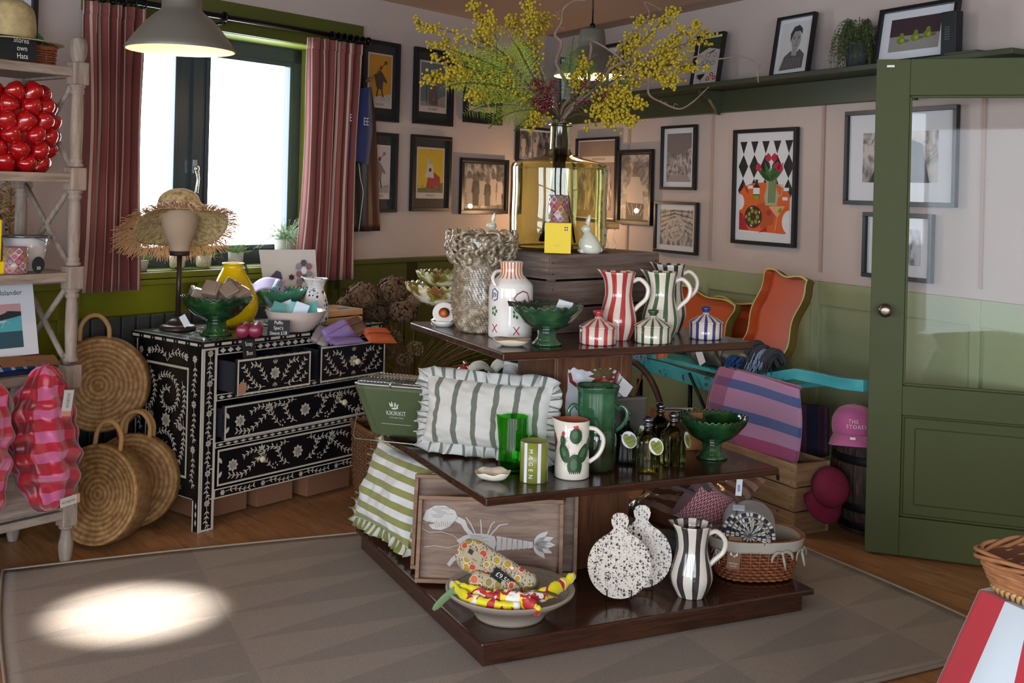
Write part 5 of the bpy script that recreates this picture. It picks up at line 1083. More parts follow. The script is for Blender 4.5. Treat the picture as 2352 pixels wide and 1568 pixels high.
pouch('orange tan leather wallet in plastic hanging over the right drawer front', chp(.86, -.135, .735), .145, .10, .035, TANL, THC-.25, .45, .08)
# chalk signs
CHK = mat('chalk', '#d8d8d4', .9)
def chalk(label, p, w, h, rz, lines, size, rx=-.15, dx=0, cat='sign', space=1.0):
    t = thing('chalkboard_sign', label, cat, p); t.rotation_euler = (rx, 0, rz); mb = MB(); mb.box((0, 0, h/2), (w, .003, h)); mb.build('board', BLK, t, bevel=.0005)
    mb = MB(); f = flat_xz(-.0016); n = len(lines)
    for i, s_ in enumerate(lines): mb.text(s_, size, f, .0004, 0, dx, h-(i+.5)*h/n, rot=.02*(i-1), sx=.8, space=space)
    mb.build('chalk_lettering', CHK, t); return t
pp = Z(639, 771, .777); chalk("small chalkboard with three chalked lines and £18 in front of the pale pink bowl", pp, .093, .066, .05, ['Puffin', "Spec's", 'Sleeve £18'], .021)
pp = chp(.155, -.10, .708); chalk('small chalkboard reading Soap Box in the open left drawer', pp, .065, .075, THC, ['Soap', 'Box'], .025, -.2)
# footed bowl of soap bars
p = stand(487, 773, .777, .06); footed_bowl('footed_bowl', 'dark green footed bowl piled with wrapped soap bars on the inlaid chest', p, .145, .155, DGREEN_GL, 34, foot=.46)
SOAP = mat('brown_soap', '#8a7868', .35, coat=.6, var=.15, vs=12)
for k, (x, y, z, a, b, c_) in enumerate(((-.075, -.01, .165, .2, .3, .5), (-.01, -.045, .185, .9, .15, -.1), (.055, -.03, .178, .75, -.45, .7), (-.03, .04, .17, .4, .2, 1.2), (.05, .045, .19, .5, .5, .3), (.1, .0, .165, .3, -.4, .8), (.0, .0, .155, .1, .0, .2))):
    t = thing('soap_bar', 'square brown soap bar in clear film heaped in the green bowl', 'soap', p+Vector((x, y, z+.012)), 0, 'soap bars in the green footed bowl'); t.rotation_euler = (a, b, c_); mb = MB(); mb.box((0, 0, 0), (.068, .068, .036)); mb.build('bar', SOAP, t, bevel=.005)
    mb = MB(); mb.tube([(.022*sx_, .022*sy, .0185) for sx_, sy in ((-1, -1), (1, -1), (1, 1), (-1, 1))], .0015, 4, closed=True); mb.box((.0, .0, .0186), (.014, .010, .0006)); mb.build('stamped_face', SOAP, t)
# yellow pear vase
YG = mat('yellow_glaze', '#d8b400', .12, coat=.6, bump=.15, bs=14); p = Vector((W(534, 740, 5.02).x, 5.02, .777))
t = thing('pear_vase', 'big glossy yellow pear-shaped vase behind the soap bowl on the chest', 'vase', p); mb = MB()
mb.lathe(thick([(.05, 0), (.085, .02), (.105, .07), (.108, .11), (.095, .165), (.072, .215), (.052, .25), (.044, .27), (.050, .285)], .005, 36), 48, fn=lambda q, a, k: q*1.0+Vector((.004*sin(q.z*18), 0, 0))); mb.build('body', YG, t)
mb = MB(); mb.tube([(.042, .02, .285), (.052, .02, .262), (.057, .03, .24)], [.006, .005, .003], 8); mb.build('leaf_drip', mat('dark_green_drip', '#2c4620', .2), t)
# red glasses cases
MAG = mat('crimson_leather', '#7c1a38', .35, coat=.2)
for lab, px in (('crimson cylinder glasses case, left of the two on the chest', 557), ('crimson cylinder glasses case, right of the two on the chest', 586)):
    p = Z(px, 776, .777); t = thing('glasses_case', lab, 'case', p+Vector((0, 0, .028)), .18); mb = MB(); mb.lathe([(0, 0), (.026, 0), (.028, .003), (.028, .135), (.025, .14), (0, .14)], 28, M=Tm((0, 0, 0), rx=-pi/2)); mb.build('tube', MAG, t); mb = MB(); mb.lathe([(.0285, .03), (.030, .031), (.030, .04), (.0285, .041)], 28, M=Tm((0, 0, 0), rx=-pi/2), capb=False); mb.build('band', MAG, t)
# pink-white bowl, cards, green bowl, jug
PKG = mat('pink_white_glaze', '#cbb8ae', .18, coat=.4); SPB = speckle('blue_speckle', '#d8d4cf', '#2a2f78', 55, 120, .15, .5, .3, coat=.5)
p = stand(672, 763, .777, .06); t = thing('ceramic_bowl', 'pale pink bowl with blue-dotted inside holding cards on the chest', 'bowl', p); r, h = .135, .092
mb = MB(); mb.lathe(prof([(.055, 0), (.075, .006), (.115, .05), (r, h)], 20), 56); mb.lathe([(r, h), (r-.006, h), (.11, .05), (.07, .012), (0, .01)], 56, 1, capb=False); mb.build('body', [PKG, SPB], t); bp2 = p
for k, (x, y, a, c_, col, nm) in enumerate(((-.075, -.02, .5, .3, '#5a9a92', 'teal'), (-.045, .03, .3, -.4, '#c8d0d4', 'white'), (.0, .0, .35, .1, '#7ab8b8', 'aqua'), (.025, -.035, .25, .35, '#c8d4e0', 'pale blue'), (.065, .01, .4, -.2, '#5aa0a0', 'teal'))):
    mb = MB(); mb.box((0, 0, 0), (.06, .003, .085)); o = mb.build('gift_card', mat('gift_card_'+nm.replace(' ', '_'), col, .6), loc=p+Vector((x, y, .085)), rot=(-a, c_, c_*.5)); tag(o, 'loose %s card standing in the pale pink bowl' % nm, 'card', 'cards in the pale pink bowl')
p = Vector((W(648, 700, 5.2).x, 5.2, .777)); footed_bowl('scalloped_bowl', 'green glazed bowl with toothed rim behind the pale pink bowl', p, .12, .15, mat('sea_green_glaze', '#3f7a60', .15, coat=.5, var=.2, vs=12), 40, foot=.5)
mb = MB(); mb.grid(lambda u, v: Vector(((u-.5)*.15, (v-.5)*.1, .02*sin(u*4)+.02*v)), 8, 6); o = mb.build('silk_scarf', mat('lilac_silk', '#a894c4', .5), loc=p+Vector((-.06, -.03, .16)), rot=(.3, -.25, 0), solid=.004); tag(o, 'folded lilac scarf in the left of the toothed green bowl', 'scarf')
mb = MB(); mb.grid(lambda u, v: Vector(((u-.5)*.06, (v-.5)*.09, .012*sin(u*5))), 6, 4); o = mb.build('silk_scarf', mat('blue_orange_silk', '#4a86a8', .5, fn=lambda g, v: g.ramp(g.noise(v, 22, 1), [(.4, '#4a90b0'), (.5, '#c0907a'), (.6, '#2a3a60')], 'CONSTANT')), loc=p+Vector((-.005, -.05, .17)), rot=(.5, .5, .2), solid=.004); tag(o, 'small folded blue and orange scarf beside the lilac one', 'scarf')
p = Vector((W(724, 715, 5.16).x, 5.16, .777)); t = thing('carafe', 'white flared carafe speckled with blue dots on the chest', 'jug', p); mb = MB(); mb.lathe(thick([(.045, 0), (.060, .03), (.062, .08), (.05, .13), (.038, .165), (.045, .195), (.056, .215)], .004, 30), 48, fn=spout(.215, .05, .3, .85)); mb.build('body', SPB, t)
# framed prints stacked at the right end
PINE = mat('pine_edge', '#b88e62', .6, var=.1, vs=14)
for k, (px0, py0, px1, z0, w, d, lab) in enumerate(((728, 756, 845, .777, .225, .20, 'pine-framed print lying flat, bottom of the two at the right end of the chest'), (737, 730, 860, .808, .235, .21, 'pine-framed print lying flat, top of the two at the right end of the chest'))):
    q = chp(.73+.03*k, .10+.02*k, z0); t = thing('framed_print', lab, 'print', q, THC-.12+.10*k); mb = MB(); b = .012
    for c_, dd in (((w/2, b/2, .014), (w, b, .028)), ((w/2, d-b/2, .014), (w, b, .028)), ((b/2, d/2, .014), (b, d-2*b, .028)), ((w-b/2, d/2, .014), (b, d-2*b, .028))): mb.box(c_, dd)
    mb.build('frame', PINE, t, bevel=.001); mb = MB(); mb.box((w/2, d/2, .024), (w-2*b, d-2*b, .003)); mb.shape([(w*.5, .03), (w*.9, .05), (w*.9, d*.5), (w*.6, d*.45)], flat_xy(.0257), .0006, 1); mb.build('print', [mat('tan_print', '#a8744a', .5), mat('teal_print', '#2f6a70', .5)], t)
# head form with the straw hat
hp = stand(396, 763, .777, .075); t = thing('hat_stand', 'linen head form on a dark metal pole with round base standing on the chest', 'hat stand', hp)
BRZ = mat('bronze', '#3c302a', .4, .5); mb = MB(); mb.lathe([(0, 0), (.075, 0), (.078, .01), (.07, .022), (.062, .024), (.05, .026), (.046, .036), (.03, .048), (.012, .054), (.011, .06)], 40, fn=lambda q, a, k: Vector((q.x*(1+.02*sin(8*a)), q.y*(1+.02*sin(8*a)), q.z))); mb.build('base', BRZ, t)
mb = MB(); mb.lathe([(.0115, .055), (.0115, .335)], 16, capt=True); mb.ball((-.012, -.01, .27), .006, 8, 6); mb.build('pole', BRZ, t)
mb = MB(); mb.lathe([(0, .325), (.042, .325), (.043, .345), (0, .345)], 28); mb.build('neck_collar', mat('brown_collar', '#2a1c18', .6), t)
hd = prof([(.043, .345), (.046, .37), (.060, .405), (.073, .44), (.080, .48), (.078, .52), (.06, .555), (.0, .575)], 24)
mb = MB(); mb.lathe(hd, 32, fn=lambda q, a, k: Vector((q.x, q.y*1.15-.006*sin((q.z-.345)*10), q.z))); mb.build('head_form', mat('linen_head', '#b09880', .85, bump=.3, bs=200), t)
mb = MB(); mb.box((0, 0, 0), (.028, .001, .055), R=Matrix.Rotation(-.6, 3, 'Y')); o = mb.build('swing_tag', CARD, t, loc=(.05, -.07, .05), rot=(-.4, 0, 0))
STRAW = mat('straw_weave', '#c8b080', .8, bump=.8, bs=120, fn=lambda g, v: g.mix(g.m('MULTIPLY', g.m('SINE', g.m('MULTIPLY', g.m('SQRT', g.m('ADD', g.m('POWER', g.sep(v)[0], 2), g.m('POWER', g.sep(v)[1], 2))), 620)), .3), g.ramp(g.noise(v, 60, 2), [(.3, '#8a7044'), (.7, '#d4bc8a')]), '#e4cfa0'))
ht = thing('straw_hat', 'wide straw hat with fringed brim and blue crown lettering on the head form', 'hat', hp+Vector((.0, .0, .485))); ht.rotation_euler = (0, radians(-15), 0); ht.rotation_euler.x = radians(-22); ht.rotation_euler.x = radians(-25)
mb = MB(); RB = .20
def brim(r, a, dz=0): return Vector((r*cos(a), r*sin(a), -.10*((r-.08)/.12)**1.3*.45+.012*sin(3*a+1)*((r-.08)/.12)+dz))
mb.grid(lambda u, v: brim(.083+(RB-.083)*v, 2*pi*u), 72, 12, cu=True); mb.build('brim', STRAW, ht, solid=.003)
mb = MB(); mb.lathe(prof([(.088, -.004), (.090, .02), (.090, .07), (.07, .108), (.0, .125)], 20), 48, fn=lambda q, a, k: Vector((q.x, q.y*1.1, q.z))); mb.build('crown', STRAW, ht, solid=.003)
mb = MB(); cmx = lambda x, z, hh: Vector(((.092-max(0, z-.03)*.35+hh)*sin(x/.092), -1.1*(.092-max(0, z-.03)*.35+hh)*cos(x/.092), z)); 
for P in ([(-.075, .028), (-.055, .045), (-.04, .04), (-.05, .025), (-.06, .03)], [(-.05, .03), (-.03, .025)], [(-.022, .022), (-.02, .06), (-.03, .045), (-.008, .045)], [(.006, .02), (.006, .062)], [(.006, .035), (.018, .042), (.022, .022)], [(.03, .04), (.04, .06), (.055, .058), (.062, .03)], [(-.085, .02), (-.07, .05)], [(.035, .05), (.055, .052), (.07, .025)]): mb.shape(stroke([(q.x, q.y) for q in curve_pts([(a, b, 0) for a, b in P], 10)], .006), cmx, .002, 0)
mb.build('blue_lettering', mat('blue_raffia', '#2a3c9a', .6), ht)
rn = random.Random(11); mb = MB()
for k in range(900):
    a = rn.uniform(0, 2*pi); L = rn.uniform(.06, .105); q = brim(RB-.008*rn.random(), a); o_ = Vector((cos(a), sin(a), 0)); sd = Vector((-sin(a), cos(a), 0)); dr = rn.uniform(-.35, .35); P = [q, q+o_*L*.4+sd*dr*L*.3+Vector((0, 0, rn.uniform(-.012, .014))), q+o_*L*rn.uniform(.65, 1)+sd*dr*L+Vector((0, 0, -L*rn.uniform(.1, .55)))]
    w_ = rn.uniform(.0012, .0024); mb.add([P[0]-sd*w_, P[0]+sd*w_, P[1]-sd*w_, P[1]+sd*w_, P[2]-sd*w_*.5, P[2]+sd*w_*.5+Vector((0, 0, w_))], [(0, 1, 3, 2), (2, 3, 5, 4)])
fo = mb.build('raffia_fringe', mat('raffia', '#d8ac7c', .7), ht); fo['kind'] = 'stuff'
# ================================================================ window sill plants
def needle_plant(t, c, R_, H_, n, m, seed=1, droop=.3, tw=.0012, ll=.012, name='foliage'):
    rn = random.Random(seed); mb = MB()
    for k in range(n):
        a = rn.uniform(0, 2*pi); e = rn.uniform(.1, 1)**.6; d = Vector((cos(a)*(1-e*.55), sin(a)*(1-e*.55), e)).normalized(); L = H_*rn.uniform(.6, 1.05); P = []
        for j in range(6): s_ = j/5; P.append(c+Vector((d.x*R_*1.6*s_, d.y*R_*1.6*s_, d.z*L*s_-droop*H_*s_*s_*(1-e))))
        mb.tube(P, tw*.7, 3, cap=False)
        for j in range(1, 6):
            for q in range(3):
                s_ = (j-q*.33)/5; b = P[j].lerp(P[j-1], q*.33); dd = Vector((rn.uniform(-1, 1), rn.uniform(-1, 1), rn.uniform(-.2, 1))).normalized()*ll; sd = dd.orthogonal().normalized()*tw; mb.add([b-sd, b+sd, b+dd+sd*.3], [(0, 1, 2)])
    return mb.build(name, m, t)
NEED = mat('rosemary_green', '#6f8a50', .7); NEED2 = mat('grey_green_leaf', '#8aa078', .7)
SP = speckle('gold_fleck_pot', '#b8b2a0', '#8f8a30', 160, 260, .6, .6, .6, .2)
zs = z_sill+.003
def sill(px, py, off=.10): q = wallA(px, py, off); q.z = zs; return q
for k, (px, lab, hh) in enumerate(((407, 'gold-speckled small pot on the window sill behind the hat stand pole', .07), (467, 'gold-speckled small pot with a sprig, middle of the three on the window sill', .06), (541, 'grey pot of green needle-leaved plant right of the gold-speckled pots', .07))):
    q = sill(px, 610, .07); t = thing('plant_pot', lab, 'potted plant', q); m = SP if k < 2 else mat('concrete_pot', '#a8a698', .8); r = .038
    mb = MB(); mb.lathe([(0, 0), (r*.7, 0), (r*.95, .015), (r, hh), (r*.9, hh), (r*.85, .02), (0, .02)], 32); mb.build('pot', m, t)
    needle_plant(t, Vector((0, 0, hh*.8)), .06, .10 if k == 2 else .07, [14, 26, 60][k], NEED, k+1, name='sprigs')
q = sill(655, 605, .08); t = thing('plant_pot', 'large bushy grey-green trailing plant in the right corner of the window sill', 'potted plant', q)
mb = MB(); mb.lathe([(0, 0), (.05, 0), (.06, .13), (.055, .13), (.05, .02), (0, .02)], 32); mb.build('pot', mat('concrete_pot', '#a8a698', .8), t); needle_plant(t, Vector((0, 0, .13)), .11, .13, 170, NEED2, 9, .9, ll=.014)
q = sill(322, 618, .05); t = thing('plant_pot', 'small trailing sprig plant at the left end of the window sill by the curtain', 'potted plant', q); mb = MB(); mb.lathe([(0, 0), (.03, 0), (.035, .05), (.03, .05), (0, .02)], 24); mb.build('pot', MATS['concrete_pot'], t); needle_plant(t, Vector((0, 0, .05)), .05, .06, 24, NEED, 12, .8)
# printed bag leaning in the window corner
M = frame3(wallA(618, 700, -.06)*1.0, wallA(752, 720, -.06)*1.0, .16); b0 = chp(.62, .36); M = frame3(Vector((W(610, 690, 5.36).x, 5.36, .779)), Vector((W(768, 700, 5.52).x, 5.52, .779)), .22)
bw_, bh_ = .28, .33; t = thing('tote_bag', 'clear-wrapped white print bag with a dark crystal, brown star and tile pattern', 'bag'); place(t, M)
BAGW = mat('bag_white', '#c9c4c0', .3, coat=.6, var=.05, vs=4); mb = MB(); mb.grid(lambda u, v: Vector((bw_*(u-.5)*(1-.08*(1-v))+bw_/2-.02*v, -.02*sin(pi*u)*sin(pi*v)-.01, bh_*v)), 12, 12); mb.grid(lambda u, v: Vector((bw_*(.5-u)*(1-.08*(1-v))+bw_/2-.02*v, .02*sin(pi*u)*sin(pi*v), bh_*v)), 12, 12); mb.build('body', BAGW, t)
f = flat_xz(-.033); mb = MB(); mb.shape([(.02, .19), (.055, .225), (.075, .215), (.085, .175), (.07, .155)], f, .001, 0)
for k in range(12): mb.shape(leaf(.128, .19, k*pi/6, .019 if k % 2 else .015, .007), f, .001, 1)
mb.text('M Æ G', .026, f, .001, 0, .148, .122)
for i in range(5):
    for j in range(7): x = .165+i*.026; z = .02+j*.037+(i % 2)*.018; P_ = circ(x, z, .016, .018, n=6); mb.shape(P_, f, .0012, [2, 3, 4, 0][(i*3+j*2) % 4]) if x < .235 else None
mb.build('printed_design', [mat('slate_ink', '#4a4860', .5), mat('brown_ink', '#50262a', .5), mat('tile_grey', '#8a8286', .5), CARD, mat('tile_rose', '#8a5a60', .5)], t)
# ================================================================ radiator, curtain pole, curtains
RAD = mat('radiator_grey', '#3a3e40', .4); ur0, ur1 = uz(wallA(176, 740, -.1), THA)[0], uz(wallA(700, 720, -.1), THA)[0]; zr = uz(wallA(240, 734, -.12), THA)[1]
t = thing('radiator', 'dark grey flat vertical-bar radiator under the window behind the chest', 'radiator', cA, THA); n = int((ur1-ur0)/.075)
for k in range(n): mb = MB(); mb.box((ur0+.075*(k+.5), -.075, (zr+.12)/2), (.064, .022, zr-.12)); mb.build('panel', RAD, t, bevel=.003)
mb = MB(); mb.tube([(ur0, -.052, zr-.05), (ur1, -.052, zr-.05)], .014, 10); mb.tube([(ur0, -.052, .18), (ur1, -.052, .18)], .014, 10); mb.build('header_pipe', RAD, t)
mb = MB()
for u in (ur0+.15, ur1-.15): mb.box((u, -.027, .09), (.03, .05, .18))
mb.build('foot', RAD, t)
rodA, rodB = wallA(330, 2, -.10), wallA(842, 98, -.10); ua_, za = uz(rodA, THA); ub_, zb = uz(rodB, THA); zrod = (za+zb)/2; POLE = mat('black_metal', '#17181a', .3, .7)
cp = thing('curtain_pole', 'black metal curtain pole with rings across the top of the window', 'curtain pole', cA, THA)
mb = MB(); mb.tube([(ua_-.75, -.10, zrod), (ub_, -.10, zrod)], .014, 14); mb.build('pole', POLE, cp)
mb = MB(); mb.ball((ub_+.012, -.10, zrod), .022, 14, 10); mb.build('finial', POLE, cp)
umid = uz(wallA(516, 40, -.1), THA)[0]; mb = MB(); mb.tube([(umid, 0, zrod-.03), (umid, -.10, zrod-.03)], .007, 8); mb.tube([(umid, -.10+.02*cos(a), zrod+.02*sin(a)) for a in [2*pi*i/16 for i in range(16)]], .006, 6, closed=True); mb.build('bracket', POLE, cp)
rings = [ub_-.03-.045*k for k in range(6)]+[uz(wallA(330, 5, -.1), THA)[0]-.05*k for k in range(6)]
for u in rings: mb = MB(); mb.tube([(u, -.10+.022*cos(a), zrod+.022*sin(a)-.005) for a in [2*pi*i/18 for i in range(18)]], .0045, 6, closed=True); mb.build('ring', POLE, cp)
CURT = mat('dusty_red_stripe_cotton', '#84463e', .85, sheen=.3, bump=.3, bs=250, fn=lambda g, v: (lambda k: g.mix(g.m('MAXIMUM', g.m('LESS_THAN', k, .13), g.m('LESS_THAN', g.m('ABSOLUTE', g.m('SUBTRACT', k, .55)), .03)), g.mix(g.m('LESS_THAN', g.m('ABSOLUTE', g.m('SUBTRACT', k, .3)), .12), '#66302b', '#7a3e37'), '#a88e80'))(g.m('FRACT', g.m('MULTIPLY', g.sep(g.uv())[0], 11))))
def curtain(label, px0, px1, py1, seed, nf=6, tilt=0):
    u0, u1 = uz(wallA(px0, 60, -.1), THA)[0], uz(wallA(px1, 60, -.1), THA)[0]; z1 = zrod-.03; z0 = uz(wallA((px0+px1)/2, py1, -.1), THA)[1]
    t = thing('curtain', label, 'curtain', cA, THA)
    def f(u, v):
        z = z0+(z1-z0)*v; s_ = 1-v; amp = .028+.012*s_; uu = u0+(u1-u0)*u; c_ = (u0+u1)/2; uu = c_+(uu-c_)*(1-.10*sin(pi*v)+.02*s_)+tilt*s_
        return Vector((uu+.006*sin(u*nf*4*pi+seed), -.10+amp*sin(u*nf*2*pi+seed+.5*sin(v*3))+.010*noise.noise(Vector((u*9, v*3, seed))), z))
    mb = MB(); mb.grid(f, 110, 30); mb.build('cloth', CURT, t, solid=.003)
    mb = MB(); mb.grid(lambda u, v: f(u, .955+.045*v)+Vector((0, -.004, 0)), 110, 2); mb.build('heading_tape', CURT, t, solid=.004); return t
curtain('dusty red striped curtain hanging at the left of the window', 192, 332, 668, .3, 5); curtain('dusty red striped curtain hanging at the right of the window', 712, 832, 642, 1.2, 6, -.035)
# ================================================================ limed wood etagere at the left edge
LIME_W = wood('limed_wood', '#6e6156', '#a8988a', (10, 10, 1.4), .7, 5); LIME_H = wood('limed_wood_board', '#6e6156', '#ac9c8e', (1.4, 10, 10), .7, 5)
SO = Z(150, 1292); SO.z = 0; es = thing('display_shelf', 'tall limed-wood shelf unit with turned posts at the left edge of the photo', 'shelf unit', SO+AX(THA)*.0, THA)
SW, SD = .95, .38; SZ = [.44, .70, 1.065, 1.43, 1.82]
def shp(x, y, z): return SO+AX(THA)*x+AY(THA)*y+Vector((0, 0, z+.001))
for k, (x, y) in enumerate(((0, 0), (0, SD), (-SW, 0), (-SW, SD))):
    mb = MB(); mb.lathe(prof([(.017, 0), (.02, .01), (.024, .03), (.027, .07), (.021, .10), (.018, .125), (.026, .13), (.026, .14)], 20), 20, M=Tm((x, y, 0)), capt=True)
    mb.box((x, y, .28), (.056, .056, .28)); mb.build('foot_post', LIME_W, es, bevel=.004)
    for a, b in ((SZ[0]-.01, SZ[1]), (SZ[1]+.01, SZ[2]), (SZ[2], SZ[3]), (SZ[3], SZ[4])):
        z0, z1 = a+.035, b-.05; mb = MB(); mb.lathe([(.020, z0), (.028, z0+.004), (.028, z0+.012), (.021, z0+.016), (.024, z0+.022), (.024, z0+.028), (.020, z0+.034), (.023, z0+.12), (.021, z1-.05), (.019, z1-.036), (.025, z1-.03), (.025, z1-.02), (.02, z1-.014), (.028, z1-.008), (.028, z1)], 20, M=Tm((x, y, 0))); mb.build('turned_post', LIME_W, es)
    for z in SZ[1:]: mb = MB(); mb.box((x, y, z-.008), (.062, .062, .085)); mb.build('post_block', LIME_W, es, bevel=.006)
    mb = MB(); mb.lathe(prof([(.02, 1.85), (.030, 1.856), (.030, 1.866), (.02, 1.872), (.022, 1.885), (.031, 1.92), (.030, 1.955), (.02, 1.975), (0, 1.98)], 26), 22, M=Tm((x, y, -.03))); mb.build('finial', LIME_W, es)
for z in SZ[1:]: mb = MB(); mb.box((-SW/2, SD/2, z+.0), (SW-.04, SD-.02, .026)); mb.box((-SW/2, -.005, z-.004), (SW-.06, .03, .034)); mb.box((0, SD/2, z-.004), (.03, SD-.06, .034)); mb.build('shelf_board', LIME_H, es, bevel=.003)
mb = MB(); mb.box((-SW/2, SD/2, .305), (SW-.05, SD-.02, .25)); mb.box((-SW/2, -.012, .31), (SW-.14, .02, .19)); mb.build('drawer_case', LIME_H, es, bevel=.003); mb = MB(); mb.box((-SW/2, -.008, .185), (SW-.05, .03, .03)); mb.build('apron', LIME_H, es, bevel=.003)
mb = MB(); mb.ball((-SW/2+.2, -.035, .31), .015); mb.build('knob', LIME_W, es)
for a, b in ((SZ[1], SZ[2]), (SZ[2], SZ[3]), (SZ[3], SZ[4])):
    for s_ in (0, 1): mb = MB(); z0, z1 = a+.03, b-.03; mb.tube([(0, .02 if s_ else SD-.02, z0), (0, SD/2, (z0+z1)/2), (0, SD-.02 if s_ else .02, z1)], .011, 6); mb.build('cross_brace', LIME_W, es)
for a, b in ((SZ[2], SZ[3]), (SZ[1], SZ[2])):
    for s_ in (0,): pass
# strawberry vase
STR = mat('strawberry_red', '#9a070c', .1, coat=.8, bump=.35, bs=130); sp = shp(-.165, .17, SZ[3]+.013)
t = thing('strawberry_vase', 'round vase covered in glossy red strawberries on the second shelf from top', 'vase', sp)
mb = MB(); Pv = [(.09, 0), (.115, .05), (.135, .13), (.135, .2), (.11, .27), (.09, .3)]; mb.lathe(prof(Pv, 20), 32, capt=True); mb.build('body', mat('deep_red_glaze', '#700a10', .2, coat=.5), t)
s0 = None; rn = random.Random(2); MBs = MB(); MBs.lathe(prof([(.003, -.05), (.02, -.034), (.033, -.010), (.036, .010), (.027, .026), (.0, .034)], 12), 16)
for j in range(6):
    z = .03+.052*j; R_ = rad_at(Pv, min(z, .3)); n = int(2*pi*R_/.066)
    for i in range(n):
        a = 2*pi*(i+.5*(j % 2))/n+rn.uniform(-.05, .05); q = Vector(((R_+.006)*cos(a), (R_+.006)*sin(a), z+rn.uniform(-.004, .004)))
        if s0 is None: s0 = MBs.build('strawberry', STR, t); o = s0
        else: o = s0.copy(); SC.collection.objects.link(o); o.parent = t
        o.location = q; o.rotation_euler = (rn.uniform(-1.1, 1.1), rn.uniform(.0, .6), a)
mb = MB(); mb.box((.0, -.165, .262), (.02, .002, .012), R=Matrix.Rotation(-.5, 3, 'X')); mb.build('price_sticker', CARD, t)
# top board: hat on wicker tray with sign
t = thing('wicker_tray', 'small brown wicker tray under a straw hat on the very top shelf', 'basket', shp(-.17, .13, SZ[4]+.017), THA); wicker(t, .12, .085, .06, 1.03, 7, 18, .0038, mat('red_brown_wicker', '#8a4a2c', .6, var=.2, vs=20), pw=6)
t = thing('straw_hat', 'plaited palm hat with upturned pointed brim on the wicker tray, top shelf', 'hat', shp(-.20, .10, SZ[4]+.088), THA)
PLT = mat('plaited_palm', '#a89468', .8, bump=.9, bs=70, var=.25, vs=30)
mb = MB(); mb.grid(lambda u, v: Vector(((.075+.11*v)*cos(2*pi*u), (.075+.075*v)*sin(2*pi*u), .015-.0*v+.02*v*cos(4*pi*u)*0-.012*v)), 48, 6, cu=True); mb.build('brim', PLT, t, solid=.004)
mb = MB(); mb.lathe(prof([(.078, .012), (.08, .06), (.07, .12), (.04, .15), (0, .155)], 16), 32); mb.build('crown', PLT, t)
mb = MB(); mb.tube(curve_pts([(.075, -.03, .04), (.09, -.04, .02), (.086, -.05, .0), (.09, -.04, -.02)], 10), .006, 6, flat=.5); mb.build('green_ribbon', mat('green_felt', '#1e5a2c', .8), t)
pp = shp(-.26, -.03+.02, SZ[4]+.017); chalk("small chalkboard with chalked words about hats on the very top shelf", pp+AX(THA)*.02, .15, .085, THA, ["Stores'", 'own', 'Hats'], .028, -.12, dx=.02)
# third shelf: yellow box, tumbler, bucket, tag
q = shp(-.265, .03, SZ[2]+.013); t = thing('gift_box', 'yellow gift box at the left edge on the shelf with the bucket', 'box', q, THA); mb = MB(); mb.box((0, .05, .022), (.10, .10, .044)); mb.box((0, .06, .118), (.05, .05, .145)); mb.build('body', YEL, t, bevel=.001)
tumbler('mosaic tumbler with coloured diamonds beside the white bucket on the left shelf', shp(-.185, .03, SZ[2]+.013)+AX(THA)*-.02, .042, .095, 1.2)
ENM = mat('white_enamel2', '#b8b8bc', .3, coat=.3); q = shp(-.11, .14, SZ[2]+.013); t = thing('bucket', 'white enamel bucket with wire handle on the left shelf', 'bucket', q)
mb = MB(); mb.lathe([(0, 0), (.058, 0), (.060, .004), (.080, .125), (.0775, .125), (.057, .006), (0, .006)], 40); mb.build('pail', ENM, t)
mb = MB(); mb.tube([(.081*cos(a), .081*sin(a), .126) for a in [2*pi*i/40 for i in range(40)]], .003, 6, closed=True); mb.build('dark_rim', mat('enamel_rim', '#3a3c40', .4), t)
mb = MB(); mb.tube(curve_pts([(-.08, 0, .11), (-.06, -.05, .135), (0, -.085, .13), (.07, -.05, .12), (.088, 0, .10), (.08, 0, .11)], 20), .0016, 6); mb.build('wire_handle', MATS['steel_wire'], t)
q = shp(-.135, -.0, SZ[2]+.013); t = thing('price_tag', 'small black price tag leaning in front of the white bucket', 'tag', q, THA); mb = MB(); mb.prism(circ(0, .03, .024, .03, 20), -.001, .001, M=Matrix(((1, 0, 0, 0), (0, 0, 1, 0), (0, 1, 0, 0), (0, 0, 0, 1)))); mb.text('30', .016, flat_xz(-.0012), .0005, 1, 0, .018); mb.build('card', [BLK, CHK], t)
q = shp(-.235, .18, SZ[2]+.013); t = thing('gnome_ornament', 'small ornament with pointed red hat behind the mosaic tumbler, left shelf', 'ornament', q)
mb = MB(); mb.lathe([(0, 0), (.028, 0), (.03, .05), (.022, .11), (0, .12)], 20); mb.build('body', mat('grey_felt', '#8c7c74', .9), t); mb = MB(); mb.lathe([(.028, .11), (.026, .13), (.012, .17), (.003, .195), (0, .2)], 20); mb.build('pointed_hat', mat('red_felt', '#8c1218', .9), t)
q = shp(-.14, .26, SZ[2]+.013); t = thing('bottle', 'frosted pale bottle standing behind the bucket on the left shelf', 'bottle', q); mb = MB(); mb.lathe(prof([(.03, 0), (.032, .02), (.032, .10), (.012, .15), (.012, .18), (0, .181)], 18), 24); mb.build('body', mat('frosted_mauve', '#8a7a7c', .5), t)
